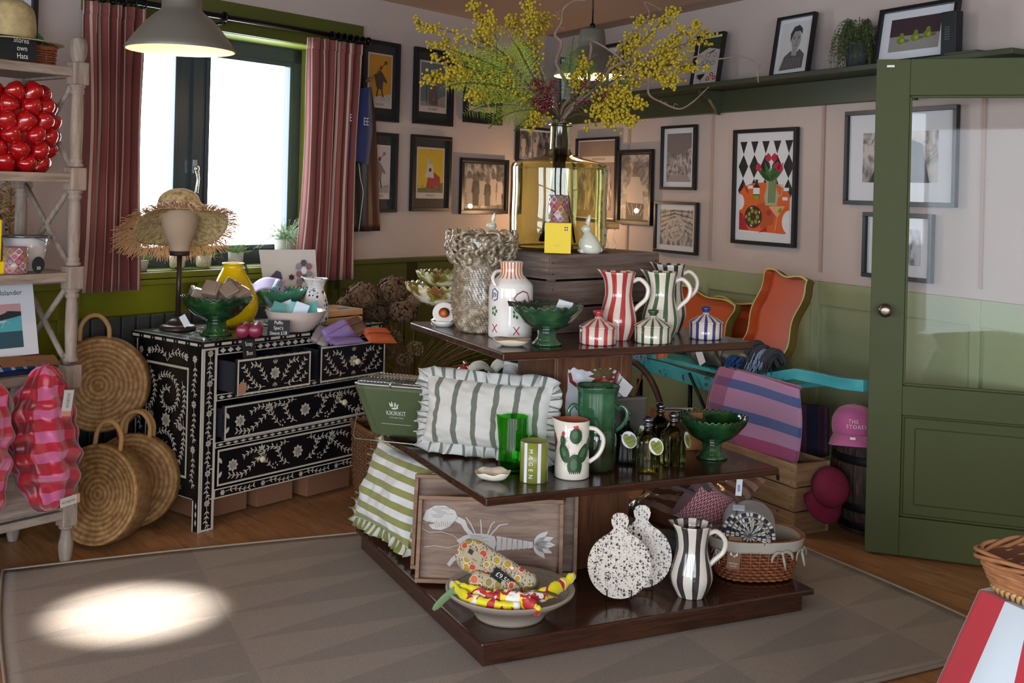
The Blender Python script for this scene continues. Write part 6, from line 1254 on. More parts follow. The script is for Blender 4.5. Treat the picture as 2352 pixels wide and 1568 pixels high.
# fourth shelf: print and folded fabrics
M = frame3(shp(-.445, .07, SZ[1]+.075), shp(-.085, .07, SZ[1]+.075), .22); w_, h_ = .36, .265
t = thing('poster', 'white poster with black title above a harbour picture, leaning on the left shelf', 'poster'); place(t, M); mb = MB(); mb.box((w_/2, .002, h_/2), (w_, .004, h_)); mb.build('card', mat('poster_white', '#c4c6cc', .6), t)
f = flat_xz(-.0002); mb = MB(); x0, x1, z0, z1 = .05, w_-.055, .03, h_-.075
mb.shape([(x0, z0), (x1, z0), (x1, z1), (x0, z1)], f, .0003, 0); mb.shape([(x0, z0+.06), (x1, z0+.06), (x1, z1-.035), (x1-.06, z1-.03), (x1-.1, z1-.05), (x0, z1-.045)], f, .0006, 1); mb.shape([(x0, z1-.045), (x1-.1, z1-.05), (x1-.05, z1-.025), (x1, z1-.03), (x1, z1), (x0, z1)], f, .0006, 2)
for k in range(7): y = z0+.02+k*.014; a = x0+.02+.024*k; mb.shape([(a, y), (a+.05, y+.004), (a+.06, y+.01), (a+.01, y+.008)], f, .0009, 3 if k % 2 else 0)
for k in range(9): a = x0+.02+.02*k; mb.shape(stroke([(a, z1-.085), (a+.012, z1-.055), (a+.03, z1-.07)], .0016), f, .0010, 3)
mb.shape([(x1-.12, z1-.05), (x1-.04, z1-.026), (x1, z1-.03), (x1, z1-.045), (x1-.1, z1-.062)], f, .0011, 4)
mb.text('The Islander', .026, f, .0004, 4, w_-.11, h_-.035); mb.build('harbour_print', [mat('p_navy', '#2a4854', .6), mat('p_teal', '#4a9aa4', .6), mat('p_pink', '#b48a8a', .6), mat('p_white', '#b8bcbc', .6), mat('p_ink', '#22262a', .6)], t)
BLU = mat('blue_stripe_cloth', '#24407a', .9, fn=lambda g, v: g.mix(g.m('LESS_THAN', g.m('FRACT', g.m('MULTIPLY', g.sep(v)[0], 22)), .3), '#26427c', '#a8b0b8')); RDC = mat('red_cloth', '#8c1c24', .9); NVC = mat('navy_cloth', '#1c2444', .9)
for k, (m, w0, lab) in enumerate(((NVC, .36, 'navy folded cloth at the bottom of the fabric pile on the left shelf'), (BLU, .34, 'blue and white striped folded cloth in the fabric pile on the left shelf'), (RDC, .35, 'red folded cloth on top of the fabric pile on the left shelf'))):
    t = thing('folded_cloth', lab, 'cloth', shp(-.26, .12, SZ[1]+.014+.019*k), THA+.03*k); mb = MB(); mb.grid(lambda u, v: Vector(((u-.5)*w0, .20*(v-.5)+.0*u, .018*(1-abs(2*v-1)**6)**.5+.0015*sin(u*20))), 20, 12); mb.grid(lambda u, v: Vector(((.5-u)*w0, .20*(v-.5), .001)), 4, 4); mb.build('folds', m, t)
t = thing('card_sleeve', 'brown card sleeve with looped print on the fabric pile, left shelf', 'card', shp(-.15, .02, SZ[1]+.06), THA); t.rotation_euler = (.5, .06, THA); mb = MB(); mb.box((0, 0, 0), (.22, .06, .003)); mb.text('oco', .02, flat_xy(.0016), .0004, 1); mb.build('card', [KRD, mat('kraft_ink', '#3c2a20', .8)], t)
# gingham ruched bags hanging at the front
def ging(g, v):
    u_, v_, _ = g.sep(g.uv()); a = g.m('LESS_THAN', g.m('FRACT', g.m('MULTIPLY', u_, 3.0)), .5); b = g.m('LESS_THAN', g.m('FRACT', g.m('MULTIPLY', v_, 7)), .5)
    return g.mix(a, g.mix(b, '#980c22', '#6c0818'), g.mix(b, '#b4547f', '#a00d28'))
GIN = mat('pink_red_gingham', '#b01030', .35, fn=ging, sheen=.5)
def rbag(lab, p, w, h, rz, seed, group='ruched pink and red bags on the left shelf'):
    t = thing('ruched_bag', lab, 'bag', p, rz, group)
    def f(u, v):
        a = 2*pi*u; k = sin(pi*min(1, v*1.02))**.42; top = max(0, (v-.86)/.14); bot = max(0, (.12-v)/.12); ww = w/2*(k*(1-.25*v)+.10); rdl = 1+.09*sin(a*9+seed+v*2)+.06*sin(v*40+3*sin(a)); x = ww*cos(a)*rdl; y = .075*sin(a)*k*rdl
        y += .020*sin(v*26+a*2+seed)*k*.6; z = h*(v-1)+.012*noise.noise(Vector((cos(a)*2, sin(a)*2, v*8+seed)))
        return Vector((x+.03*sin(v*4+seed)*(1-v), y, z))
    mb = MB(); mb.grid(f, 72, 70, cu=True); mb.build('body', GIN, t); return t
b1 = rbag('pink and red checked ruched bag with two labels, rightmost hanging at the left shelf', shp(-.16, -.11, .765), .23, .52, THA-.15, 1)
mb = MB(); TG = Tm((.045, -.092, -.12), ry=.12); mb.box((0, 0, 0), (.034, .002, .075), M=TG); mb.box((0, -.0003, -.045), (.034, .002, .018), mi=1, M=TG); ff = lambda x, z, hh: TG @ Vector((x, -.0014-hh, z)); mb.text('KOROA', .014, ff, .0004, 2, 0, 0, rot=-pi/2); mb.build('label_tag', [mat('label_grey', '#a8a29c', .6), mat('label_tan', '#a8785a', .6), mat('label_ink', '#3a3434', .6)], b1)
mb = MB(); TG = Tm((.06, -.085, -.475), rx=.3, ry=-.15); mb.box((0, 0, 0), (.06, .002, .036), M=TG); mb.box((.034, -.0003, 0), (.012, .002, .036), mi=1, M=TG); ff = lambda x, z, hh: TG @ Vector((x, -.0014-hh, z)); mb.text('KOROA', .013, ff, .0004, 2, -.002, 0, rot=pi); mb.build('label_tag', [MATS['label_grey'], MATS['label_tan'], MATS['label_ink']], b1)
rbag('pink and red checked ruched bag, middle one hanging at the left shelf', shp(-.375, -.13, .76), .19, .50, THA+.2, 3); rbag('pink and red checked ruched bag cut by the left photo edge', shp(-.57, -.14, .71), .18, .48, THA, 5)
# round palm baskets by the radiator
PALM = mat('palm_coil', '#9a7040', .75, fn=lambda g, v: (lambda r: g.mix(g.m('MULTIPLY_ADD', g.m('SINE', g.m('MULTIPLY', r, 330)), .28, .3), g.ramp(g.noise(v, 38, 3, .6), [(.3, '#7a5228'), (.7, '#b08a54')]), '#4a3018'))(g.m('SQRT', g.m('ADD', g.m('POWER', g.sep(v)[0], 2), g.m('POWER', g.sep(v)[2], 2)))), bump=.9, bs=95)
def roundbag(lab, p, r, th, rz, rx, handles=1, hz=0, concave=False, lean=0):
    t = thing('palm_basket', lab, 'basket', p, 0, 'round palm baskets by the radiator'); t.rotation_euler = (rx, lean, rz)
    P = [(0, -th/2+(.03 if concave else -.012))]+[(r*k/14, -th/2+(.03*(1-(k/14)**3) if concave else -.012*(1-(k/14)**2))) for k in range(1, 14)]+[(r*.985, -th/2+.004), (r, -th/2+.015), (r*1.01, 0), (r*.99, th/2-.01), (r*.95, th/2), (r*.5, th/2+.006), (0, th/2+.006)]
    mb = MB(); mb.lathe(P, 72, M=Tm((0, 0, r), rx=pi/2)); mb.v = [Vector((q.x, -q.y if False else q.y, q.z))+Vector((0, 0, 0))*0 for q in mb.v]
    # lathe axis now along -Y: front profile faces -Y after flipping
    mb.v = [Vector((q.x, -q.y, q.z)) for q in mb.v]; mb.f = [tuple(reversed(f)) for f in mb.f]; o = mb.build('woven_body', PALM, t); 
    me = o.data
    for v_ in me.vertices: v_.co.z -= r
    o.location = (0, 0, r)
    for k in range(handles):
        y = -th*.3+th*.6*k; mb = MB(); P = curve_pts([(-.058, y, 2*r-.02), (-.054, y, 2*r+.045), (-.02, y-.01, 2*r+.085), (.025, y-.01, 2*r+.085), (.056, y, 2*r+.04), (.06, y, 2*r-.02)], 24); mb.tube([q+Vector((hz, 0, 0)) for q in P], .0095, 8); mb.build('handle', mat('palm_handle', '#a07a4c', .8, bump=.8, bs=160), t)
    return t
d_ = 4.66; roundbag('round palm basket with one looped handle leaning high beside the chest', Vector((W(229, 990, d_).x, d_, EYE-(990-413)/FPX*d_)), .198, .09, .15, -.06, 1, -.03)
d_ = 4.33; roundbag('open round palm basket in front on the floor behind the shelf post', Vector((W(222, 1240, d_).x, d_, .006)), .192, .12, -.30, -.16, 1, .02, True)
d_ = 4.56; b = roundbag('round palm basket with two looped handles and red tassel, right one on the floor', Vector((W(300, 1215, d_).x, d_, .006)), .188, .085, .0, -.14, 2, .0)
mb = MB(); mb.ball((-.06, -.05, .385), .011, 8, 6); mb.tube([(-.06, -.052, .38), (-.062, -.056, .355)], [.008, .004], 6); mb.build('red_tassel', mat('red_wool', '#7a1216', .9), b)
# pampas standing behind the shelf unit
def pampas(name, lab, base, tips, m, r=.03, cat='dried flowers', group=None, n=220, pl=.05):
    rn = random.Random(len(tips)); t = thing(name, lab, cat, base, 0, group); mb = MB(); mb2 = MB()
    for tp_ in tips:
        tp_ = Vector(tp_)-Vector(base); P = curve_pts([(0, 0, 0), tp_*.5+Vector((.01, 0, 0)), tp_], 14); mb.tube(P, .003, 5)
        for k in range(n): s_ = rn.uniform(.45, 1); i = min(13, int(s_*14)); q = P[i].lerp(P[i+1], s_*14-i) if i < 14 else P[-1]; d = Vector((rn.gauss(0, 1), rn.gauss(0, 1), rn.uniform(.3, 2.0))).normalized()*pl*rn.uniform(.5, 1); sd = d.orthogonal().normalized()*.0012; mb2.add([q-sd, q+sd, q+d*.6+Vector((0, 0, .0))+sd*2, q+d+Vector((0, 0, -.012))], [(0, 1, 2), (0, 2, 3)])
    mb.build('stems', mat('dry_stem', '#6a5030', .9), t); o = mb2.build('plumes', m, t); o['kind'] = 'stuff'; return t
PAM = mat('pampas_tan', '#8a6a42', .9); pb = shp(-.02, SD+.12, .005)
t = pampas('dried_pampas', 'bunch of tall tan dried pampas standing behind the left shelf unit', pb, [pb+Vector((dx, dy, z)) for dx, dy, z in ((-.07, 0, 1.42), (-.02, .02, 1.38), (.04, .0, 1.40), (.0, -.02, 1.28), (-.12, .0, 1.3), (.08, .0, 1.1), (-.05, 0, 1.0))], PAM, n=520, pl=.07)
mb = MB(); mb.lathe([(0, 0), (.07, 0), (.08, .15), (.05, .3), (.045, .3), (.03, .02), (0, .01)], 24); mb.build('dark_pot', mat('dark_pot', '#1e1a18', .6), t)
# ================================================================ glazed door standing open at the right
E0, E1 = Z(1985, 1270), Z(2230, 1301); E0.z = E1.z = 0; DM = frame3(E0, E1, 0)
dl = lambda px, py: hit(DM, px, py)
dr = thing('door_1', None, None); place(dr, DM); dr['kind'] = 'structure'
DH = 1.985; DW = .80; gx0, gz1 = dl(2090, 219); _, gz0 = dl(2078, 886); px0_, pz1 = dl(2064, 952); _, pz0 = dl(2058, 1186); DT = .042
gx1 = DW-gx0; px1_ = DW-px0_+.01; DOORG = mat('door_olive', '#3b4212', .6, bump=.25, bs=18, var=.08, vs=2)
def dbox(x0, x1, z0, z1, y0=0, y1=DT, mb=None): mb.box(((x0+x1)/2, (y0+y1)/2, (z0+z1)/2), (x1-x0, y1-y0, z1-z0))
mb = MB(); dbox(0, gx0, .008, DH, mb=mb); dbox(gx1, DW, .008, DH, mb=mb); dbox(gx0, gx1, gz1, DH, mb=mb); dbox(gx0, gx1, pz1, gz0, mb=mb); dbox(gx0, gx1, .008, pz0, mb=mb)
mb.build('door_frame', DOORG, dr, bevel=.002)
mb = MB(); dbox(gx0, gx1, pz0, pz1, .014, DT-.014, mb=mb)
for q in ((gx0, gx1, pz0, pz0+.012), (gx0, gx1, pz1-.012, pz1), (gx0, gx0+.012, pz0, pz1), (gx1-.012, gx1, pz0, pz1)): dbox(*q, .004, .016, mb=mb)
dbox(gx0+.05, gx1-.05, pz0+.05, pz1-.05, .008, .02, mb=mb); mb.build('door_panel', DOORG, dr, bevel=.006)
mb = MB()
for q in ((gx0, gx1, gz0, gz0+.010), (gx0, gx1, gz1-.010, gz1), (gx0, gx0+.010, gz0, gz1), (gx1-.010, gx1, gz0, gz1)): dbox(*q, .006, .018, mb=mb)
mb.build('glazing_bead', DOORG, dr, bevel=.002)
mb = MB(); mb.shape([(gx0, gz0), (gx1, gz0), (gx1, gz1), (gx0, gz1)], flat_xz(.022), 0); mb.build('door_glass', thin_glass('door_glass', (.97, .98, .975), .3), dr)
kx, kz = dl(2034, 711); BRS = mat('old_brass_knob', '#6e6458', .25, .9)
for s_ in (-1,): mb = MB(); mb.lathe(prof([(.024, 0), (.024, .004), (.010, .008), (.010, .03), (.024, .042), (.026, .052), (.018, .062), (0, .064)], 22), 28, M=Tm((kx, 0, kz), rx=pi/2)); mb.build('door_knob', BRS, dr)
hx, hz = dl(2046, 152); mb = MB(); mb.box((hx, -.001, hz), (.030, .002, .010)); mb.build('latch_plate', mat('pale_metal', '#a8a8a0', .4, .7), dr, bevel=.002)
# ================================================================ barrel and cap
bc_ = Vector((1.625, 4.84, 0)); t = thing('barrel', 'small dark oak barrel with iron hoops standing behind the door', 'barrel', bc_); P = [(.165, .0), (.182, .06), (.198, .15), (.205, .23), (.198, .31), (.180, .385), (.172, .41)]
BAR = mat('charred_oak', '#3a2a24', .7, fn=lambda g, v: (lambda k: g.mix(g.m('LESS_THAN', k, .06), g.ramp(g.noise(g.scale(v, (6, 6, 1)), 7, 4), [(.35, '#241c1a'), (.55, '#44332c'), (.72, '#7a4a30')]), '#080606'))(g.m('FRACT', g.m('MULTIPLY', g.m('ARCTAN2', g.sep(v)[1], g.sep(v)[0]), 18/(2*pi)))), bump=.3, bs=60)
mb = MB(); mb.lathe(prof(P, 24), 54); mb.lathe([(.17, .405), (.16, .395), (0, .395)], 40, capb=False); mb.build('staves', BAR, t)
for z in (.02, .10, .30, .375): mb = MB(); r0 = rad_at(P, z)+.002; r1 = rad_at(P, z+.035)+.002; mb.lathe([(r0, z), (r0+.001, z+.001), (r1+.001, z+.034), (r1, z+.035)], 54, capb=False); mb.build('hoop', mat('iron_hoop', '#26262a', .5, .7, var=.2, vs=20), t)
def cap(lab, p, rz, m, text=True, s=1, rx=0, ry=0):
    t = thing('baseball_cap', lab, 'cap', p); t.rotation_euler = (rx, ry, rz)
    mb = MB(); P = prof([(.088, 0), (.093, .03), (.090, .062), (.070, .098), (.035, .115), (0, .119)], 18); mb.lathe(P, 36, fn=lambda q, a, k: Vector((q.x, q.y*1.1, q.z)), capb=False); mb.build('crown', m, t, solid=.002); t.scale = (s,)*3
    mb = MB()
    for k in range(6): a0 = k*pi/3+pi/6+pi/3*.0; mb.tube([(r_*cos(a0)*1.005, r_*sin(a0)*1.1*1.005, z_+.001) for r_, z_ in P[::2]], .0012, 4)
    mb.build('seams', m, t); mb = MB(); mb.ball((0, 0, .121), .007, 10, 6, sc=(1, 1, .6)); mb.build('top_button', m, t)
    mb = MB(); mb.grid(lambda u, v: (lambda a, e: Vector(((.090+.062*v*e)*cos(a), -(.099+.075*v*e)*sin(a), .010-.030*v*v-.018*(cos(a)**2)*(.4+v))))(pi*(.10+.80*u), sin(pi*(.06+.88*u))**.7), 26, 8); mb.build('brim', m, t, solid=.003)
    if text:
        cmx = lambda x, z, hh: (lambda r: Vector(((r+hh)*sin(x/.09), -1.1*(r+hh)*cos(x/.09), z)))(rad_at([(.088, 0), (.093, .03), (.090, .062), (.070, .098), (.035, .115)], z)+.0018)
        mb = MB()
        for dx, hh, mi in ((.0016, .0004, 1), (0, .0009, 0)): mb.text('THE', .022, cmx, hh, mi, -.012+dx, .066-dx, sx=.95, space=1.15); mb.text('STORES', .022, cmx, hh, mi, .0+dx, .045-dx, sx=.95, space=1.15)
        mb.build('embroidered_text', [mat('thread_white', '#e0d8dc', .6), mat('thread_red', '#b01c3c', .6)], t); mb = MB(); mb.box((-.018, -.145, .006), (.022, .002, .010), R=Matrix.Rotation(-.6, 3, 'X')); mb.build('sticker', CARD, t)
    return t
PNK = mat('pink_cotton', '#b8588c', .85, sheen=.3, bump=.3, bs=260); CRI = mat('crimson_cotton', '#6e1230', .9, bump=.3, bs=260)
cap('pink baseball cap with white embroidered lettering sitting on the dark barrel', Vector((1.48, 4.735, .428)), -.22, PNK, ry=.0, rx=.0)
# pine crates by the wall
PINEC = wood('pine_crate', '#7a5c3c', '#c09c70', (1.4, 12, 12), .7, 3.4); PINEE = wood('pine_crate_end', '#6a4c34', '#a88460', (12, 1.4, 12), .7, 3.4)
cc = Vector((W(1822, 1200, 4.68).x, 4.68, 0)); L0 = .60
ct2 = thing('pine_crate', 'pine crate with knot hole standing on the floor beside the wicker basket', 'crate', cc-AX(THB)*L0*1.0+Vector((0, 0, 0)), THB); crate(ct2, L0, .20, .30, PINEC, PINEE, 3, .014, .006, lid=False)
mb = MB(); mb.box((L0/2, .10, .02), (L0-.03, .17, .012)); mb.build('bottom_board', PINEC, ct2)
kq = hit(frame3(cc-AX(THB)*.3, cc, 0), 1776, 1112); M0 = ct2.matrix_world
mb = MB(); mb.shape(oval(L0-.10, .225, .011, .015), flat_xz(0), .0008, 0); mb.build('knot_hole', mat('knot_dark', '#1a100a', .8), ct2)
mb = MB()
for x in (.015, L0-.015):
    for z in (.02, .05, .12, .16, .22, .27): mb.shape(circ(x, z, .0028, n=8), flat_xz(0), .0006, 0)
mb.build('nail_heads', MATS['rusty_nail'], ct2)
cap('dark crimson cap hanging over the right end of the pine crate', cc+AY(THB)*.13+AX(THB)*.055+Vector((0, 0, .20)), THB+1.3, CRI, False, .82, rx=1.1, ry=.2)
mb = MB(); mb.grid(lambda u, v: Vector((.16*(u-.5), .14*(v-.5), .03*sin(u*5)*sin(v*4)+.02)), 10, 10); o = mb.build('crimson_cloth', mat('pink_cloth', '#8a2a4a', .9), loc=cc-AX(THB)*.12+AY(THB)*.10+Vector((0, 0, .06)), solid=.01); tag(o, 'crimson cloth lying inside the pine crate', 'cloth')
# ================================================================ turquoise hand cart
TQ = mat('turquoise_paint', '#3f9a9e', .45, fn=lambda g, v: g.mix(g.m('GREATER_THAN', g.noise(v, 11, 5, .7), .635), g.ramp(g.noise(v, 5, 2), [(.3, '#2f8a92'), (.7, '#55b0b2')]), '#4a3a34'), bump=.2, bs=60)
IRON = mat('rusty_iron', '#4a342c', .5, .4, var=.3, vs=18); IRK = mat('black_iron', '#15171a', .4, .7)
cart = thing('hand_cart', 'old turquoise-painted hand cart with iron wheel along the right wall holding trays and throws', 'cart', (0, 0, 0))
def WB(px, py, off): return wallB(px, py, off)
OFF = -.50; a = WB(1436, 838, OFF); b = WB(1665, 884, OFF); zt_ = a.z
def beam(P, hw, th_, name='side_rail', m=TQ):
    mb = MB(); P = [Vector(p) for p in P]; n = len(P); yb = AY(THB)*th_/2; vs = []
    for p in P: vs += [p-yb-Vector((0, 0, hw)), p-yb+Vector((0, 0, hw)), p+yb+Vector((0, 0, hw)), p+yb-Vector((0, 0, hw))]
    fs = [tuple(range(3, -1, -1)), tuple(4*(n-1)+i for i in range(4))]
    for k in range(n-1):
        for i in range(4): fs.append((4*k+i, 4*k+(i+1) % 4, 4*k+4+(i+1) % 4, 4*k+4+i))
    mb.add(vs, fs, 0, False); return mb.build(name, m, cart, bevel=.003)
zc_ = a.z; c_ = WB(1436, 838, OFF); beam([WB(1425, 822, OFF), WB(1530, 848, OFF), WB(1665, 892, OFF)], .034, .035)
beam([WB(1660, 880, OFF), WB(1760, 868, OFF), WB(1830, 858, OFF), WB(1880, 868, OFF), WB(1935, 880, OFF), WB(1989, 886, OFF)], .024, .035, 'handle')
beam([p+AY(THB)*.34 for p in (WB(1425, 822, OFF), WB(1665, 892, OFF))], .034, .035)
A_, B_ = WB(1425, 800, OFF), WB(1800, 850, OFF); u0, u1 = uz(A_, THB)[0], uz(B_, THB)[0]; CTZ = A_.z-.02
CTZ = .585
mb = MB(); mb.box(((u0+u1)/2, OFF+.17, CTZ-.01), (u1-u0, .36, .018)); o = mb.build('bed', TQ, cart, loc=CORNER, rz=THB)
for px in (1470, 1655): q = WB(px, 870, OFF+.02); mb = MB(); mb.tube([(q.x, q.y, q.z), (q.x, q.y, 0)], .016, 8); mb.build('leg', TQ if px > 1600 else IRK, cart)
q = WB(1584, 862, OFF+.01); mb = MB(); mb.tube([WB(1586, 868, OFF+.05), WB(1584, 1000, OFF+.05)], .011, 8); mb.build('iron_strut', IRK, cart); mb = MB(); mb.tube([WB(1583, 857, OFF-.05), WB(1640, 985, OFF-.05)], .008, 8); mb.build('iron_lever', MATS['dark_metal'], cart)
wc = WB(1440, 968, OFF-.03); wr_ = (WB(1440, 826, OFF-.03)-wc).length; mb = MB()
mb.tube([wc+AX(THB)*(wr_*cos(t_))+Vector((0, 0, wr_*sin(t_))) for t_ in [2*pi*i/60 for i in range(60)]], .016, 10, closed=True); mb.build('wheel_rim', IRON, cart)
for k in range(8): t_ = k*pi/4+.35; mb = MB(); mb.tube([wc, wc+AX(THB)*(wr_*cos(t_))+Vector((0, 0, wr_*sin(t_)))], .006, 6); mb.build('spoke', mat('rust_orange', '#6a3c20', .7), cart)
mb = MB(); mb.ball(wc, .035, 14, 8); mb.build('hub', IRON, cart)
# wavy orange trays
ORT = mat('burnt_orange_lacquer', '#b04e26', .3, coat=.15); CRE = mat('cream_green_edge', '#a8a860', .4)
ORS = mat('olive_tray_side', '#5a4c1a', .5)
def wavy_tray(lab, M, w, h, dep=.045, amp=.012, nw=2.5):
    t = thing('wavy_tray', lab, 'tray', group='wavy-edged orange trays on the cart'); place(t, M)
    def edge(s_, L, ph=0): return amp*sin(s_*2*pi*nw+ph)
    loop = []; N = 30
    for i in range(N): s_ = i/N; loop.append((w*s_, amp*.8*sin(s_*2*pi*1.5)))
    for i in range(N): s_ = i/N; loop.append((w+edge(s_, h)*(1 if True else 0)*min(1, s_*8, (1-s_)*8), h*s_))
    for i in range(N): s_ = i/N; loop.append((w*(1-s_), h+amp*.8*sin(s_*2*pi*1.5)))
    for i in range(N): s_ = i/N; loop.append((0+edge(1-s_, h)*min(1, s_*8, (1-s_)*8), h*(1-s_)))
    MX = Matrix(((1, 0, 0, 0), (0, 0, 1, 0), (0, 1, 0, 0), (0, 0, 0, 1)))
    mb = MB(); mb.prism(loop, dep-.006, dep, M=MX); mb.build('base_panel', ORT, t)
    cx_, cz_ = w/2, h/2; inn = [(cx_+(x-cx_)*(1-.016/w), cz_+(z-cz_)*(1-.016/h)) for x, z in loop]; n = len(loop); mb = MB()
    vo = [Vector((x, 0, z)) for x, z in loop]+[Vector((x, dep, z)) for x, z in loop]+[Vector((x, 0, z)) for x, z in inn]+[Vector((x, dep-.006, z)) for x, z in inn]
    fo_ = [(i, (i+1) % n, n+(i+1) % n, n+i) for i in range(n)]; fi = [(2*n+(i+1) % n, 2*n+i, 3*n+i, 3*n+(i+1) % n) for i in range(n)]; fr = [(i, 2*n+i, 2*n+(i+1) % n, (i+1) % n) for i in range(n)]
    mb.add(vo, fo_, 0, False); mb.add(vo, fi, 1, False); mb.add([v+Vector((0, -.0004, 0)) for v in vo], fr, 2, False); mb.build('side_wall', [ORS, ORT, CRE], t); return t
bz = CTZ
def lean_tray(lab, BLp, BRp, TLp, TRp, off, phi, dz=0, ry=0):
    A = WB(*BLp, off); B = WB(*BRp, off); A.z = B.z = bz+dz
    M = frame3(A, B, phi); w = (B-A).length; h = hit(M, *TRp)[1]; return wavy_tray(lab, M @ Matrix.Rotation(ry, 4, 'Y'), w, h)
Mq = frame3(WB(1705, 800, -.36), WB(1700, 800, -.36)+AX(THB)*.3, .26)
A = WB(1712, 800, -.37); A.z = .735; M = frame3(A, A+AX(THB)*.3, .28) @ Matrix.Rotation(.11, 4, 'Y'); tl = hit(M, 1752, 614); tr = hit(M, 1856, 618); br_ = hit(M, 1798, 805); print('tray', tl, tr, br_)
wavy_tray('tall upright burnt-orange tray with wavy green edge leaning against the right wall', M @ Matrix.Translation((tl[0]*.5, 0, -.03)), tr[0]-tl[0]+.0, tl[1]+.03, nw=1.6)
A = WB(1560, 812, -.34); A.z = .735; M = frame3(A, A+AX(THB)*.3, .34) @ Matrix.Rotation(.13, 4, 'Y'); tr = hit(M, 1690, 700); wavy_tray('burnt-orange wavy tray leaning lower behind the blue-striped pot', M @ Matrix.Translation((-.12, 0, -.03)), tr[0]+.12, tr[1]+.03, nw=1.3)
A = WB(1640, 808, -.24); A.z = .735; M = frame3(A, A+AX(THB)*.3, .30) @ Matrix.Rotation(.05, 4, 'Y'); tr = hit(M, 1740, 702); wavy_tray('burnt-orange wavy tray between the other two, mostly hidden', M @ Matrix.Translation((-.08, 0, -.03)), tr[0]+.12, tr[1]+.03, nw=1.0)
# duffel bag, scarves, throw
for k, lab in enumerate(('grey wool throw folded flat on the cart bed under the orange trays', 'brown wool throw folded on the grey one under the orange trays')):
    q = WB(1650, 820, -.27); t = thing('folded_throw', lab, 'throw', Vector((q.x, q.y, CTZ+.002+.056*k)), THB); mb = MB(); mb.grid(lambda u, v: Vector(((u-.5)*.74, .10*cos(2*pi*v)*1.15, .027+.027*sin(2*pi*v))), 16, 24, cv=True); mb.build('folds', mat(['grey_throw', 'brown_throw'][k], ['#4c4c4e', '#4a3c34'][k], .95), t)
DUF = mat('olive_grey_nylon', '#4c4c40', .35, bump=.3, bs=8, var=.15, vs=6); q = WB(1660, 830, -.47); t = thing('duffel_bag', 'olive-grey duffel bag with webbing strap and white tag lying on the cart', 'bag', Vector((q.x, q.y, CTZ+.068)), THB)
mb = MB(); mb.grid(lambda u, v: Vector(((v-.5)*.52, .075*cos(2*pi*u)*(1-abs(2*v-1)**5)**.5, .062*sin(2*pi*u)*(1-abs(2*v-1)**5)**.5*(1+.12*noise.noise(Vector((v*6, u*3, 0)))))), 30, 40, cu=True); mb.build('body', DUF, t)
for x in (-.13, .06): mb = MB(); mb.grid(lambda u, v: Vector((x+(v-.5)*.035, .079*cos(2*pi*u), .067*sin(2*pi*u))), 30, 2, cu=True); mb.build('webbing_strap', mat('webbing_grey', '#6c6a60', .8, bump=.6, bs=220), t, solid=.002)
mb = MB(); mb.tube(curve_pts([(.02, -.07, .04), (.1, -.10, .0), (.2, -.08, -.02), (.26, -.04, .03), (.24, .0, .08)], 18), .006, 6); mb.build('carry_handle', mat('black_strap', '#1c1c1c', .6), t)
mb = MB(); mb.box((0, 0, 0), (.05, .001, .07), R=Matrix.Rotation(-.55, 3, 'Y')); mb.build('white_tag', CARD, t, loc=(-.045, -.10, -.012)); mb = MB(); mb.tube([(-.07, -.09, .05), (-.055, -.101, .02)], .001, 4); mb.build('tag_cord', MATS['dark_cord'], t)
def fringe(mb, P0, P1, n, L, rn, drop=1, r=.0022, spread=.01, out=Vector((0, -1, 0))):
    for k in range(n):
        q = P0.lerp(P1, k/(n-1)); a = q; b = q+out*L*.4+Vector((rn.uniform(-spread, spread), 0, -L*.35*drop)); c = q+out*L*.55+Vector((rn.uniform(-spread, spread)*2, 0, -L*drop)); mb.tube(curve_pts([a, b, c], 5), [r, r, r*.9, r*.8, r*.7, r*.5], 5)
rn = random.Random(3)
t = thing('tasselled_scarf', 'grey and pale blue tasselled scarf heaped at the right end of the duffel bag', 'scarf', (0, 0, 0)); c0_ = WB(1752, 828, -.50); mb = MB()
for k in range(7): q = c0_+AX(THB)*rn.uniform(-.06, .07)+Vector((0, 0, rn.uniform(-.01, .05))); mb.tube(curve_pts([q+Vector((-.04, 0, -.02)), q+Vector((-.01, -.01, .03)), q+Vector((.03, .0, .03)), q+Vector((.06, 0, -.02))], 10), .014, 8, flat=.6)
mb.build('folds', mat('charcoal_wool', '#34363a', .95), t); mb = MB(); mb2 = MB(); od = -AY(THB)
for c2, mm in ((c0_+AX(THB)*-.03+Vector((0, 0, .03)), mb), (c0_+AX(THB)*.015+Vector((0, 0, .055)), mb), (c0_+AX(THB)*.07+Vector((0, 0, .04)), mb2)): fringe(mm, c2-AX(THB)*.03, c2+AX(THB)*.03, 12, .09, rn, 1, .0026, .008, od)
mb.build('pale_tassels', mat('pale_blue_yarn', '#8a9ab4', .9), t); mb2.build('dark_tassels', MATS['charcoal_wool'], t)
t = thing('tasselled_scarf', 'pale blue tasselled scarf end at the left end of the turquoise cart', 'scarf', (0, 0, 0)); c0_ = WB(1480, 802, -.52); mb = MB(); fringe(mb, c0_-AX(THB)*.08, c0_+AX(THB)*.05, 26, .055, rn, 1, .0022, .014, od); mb.build('pale_tassels', MATS['pale_blue_yarn'], t); mb = MB(); mb.tube([c0_-AX(THB)*.09+Vector((0, 0, .01)), c0_+AX(THB)*.06+Vector((0, 0, .01))], .018, 8, flat=.6); mb.build('folds', mat('blue_grey_wool', '#56607a', .95), t)
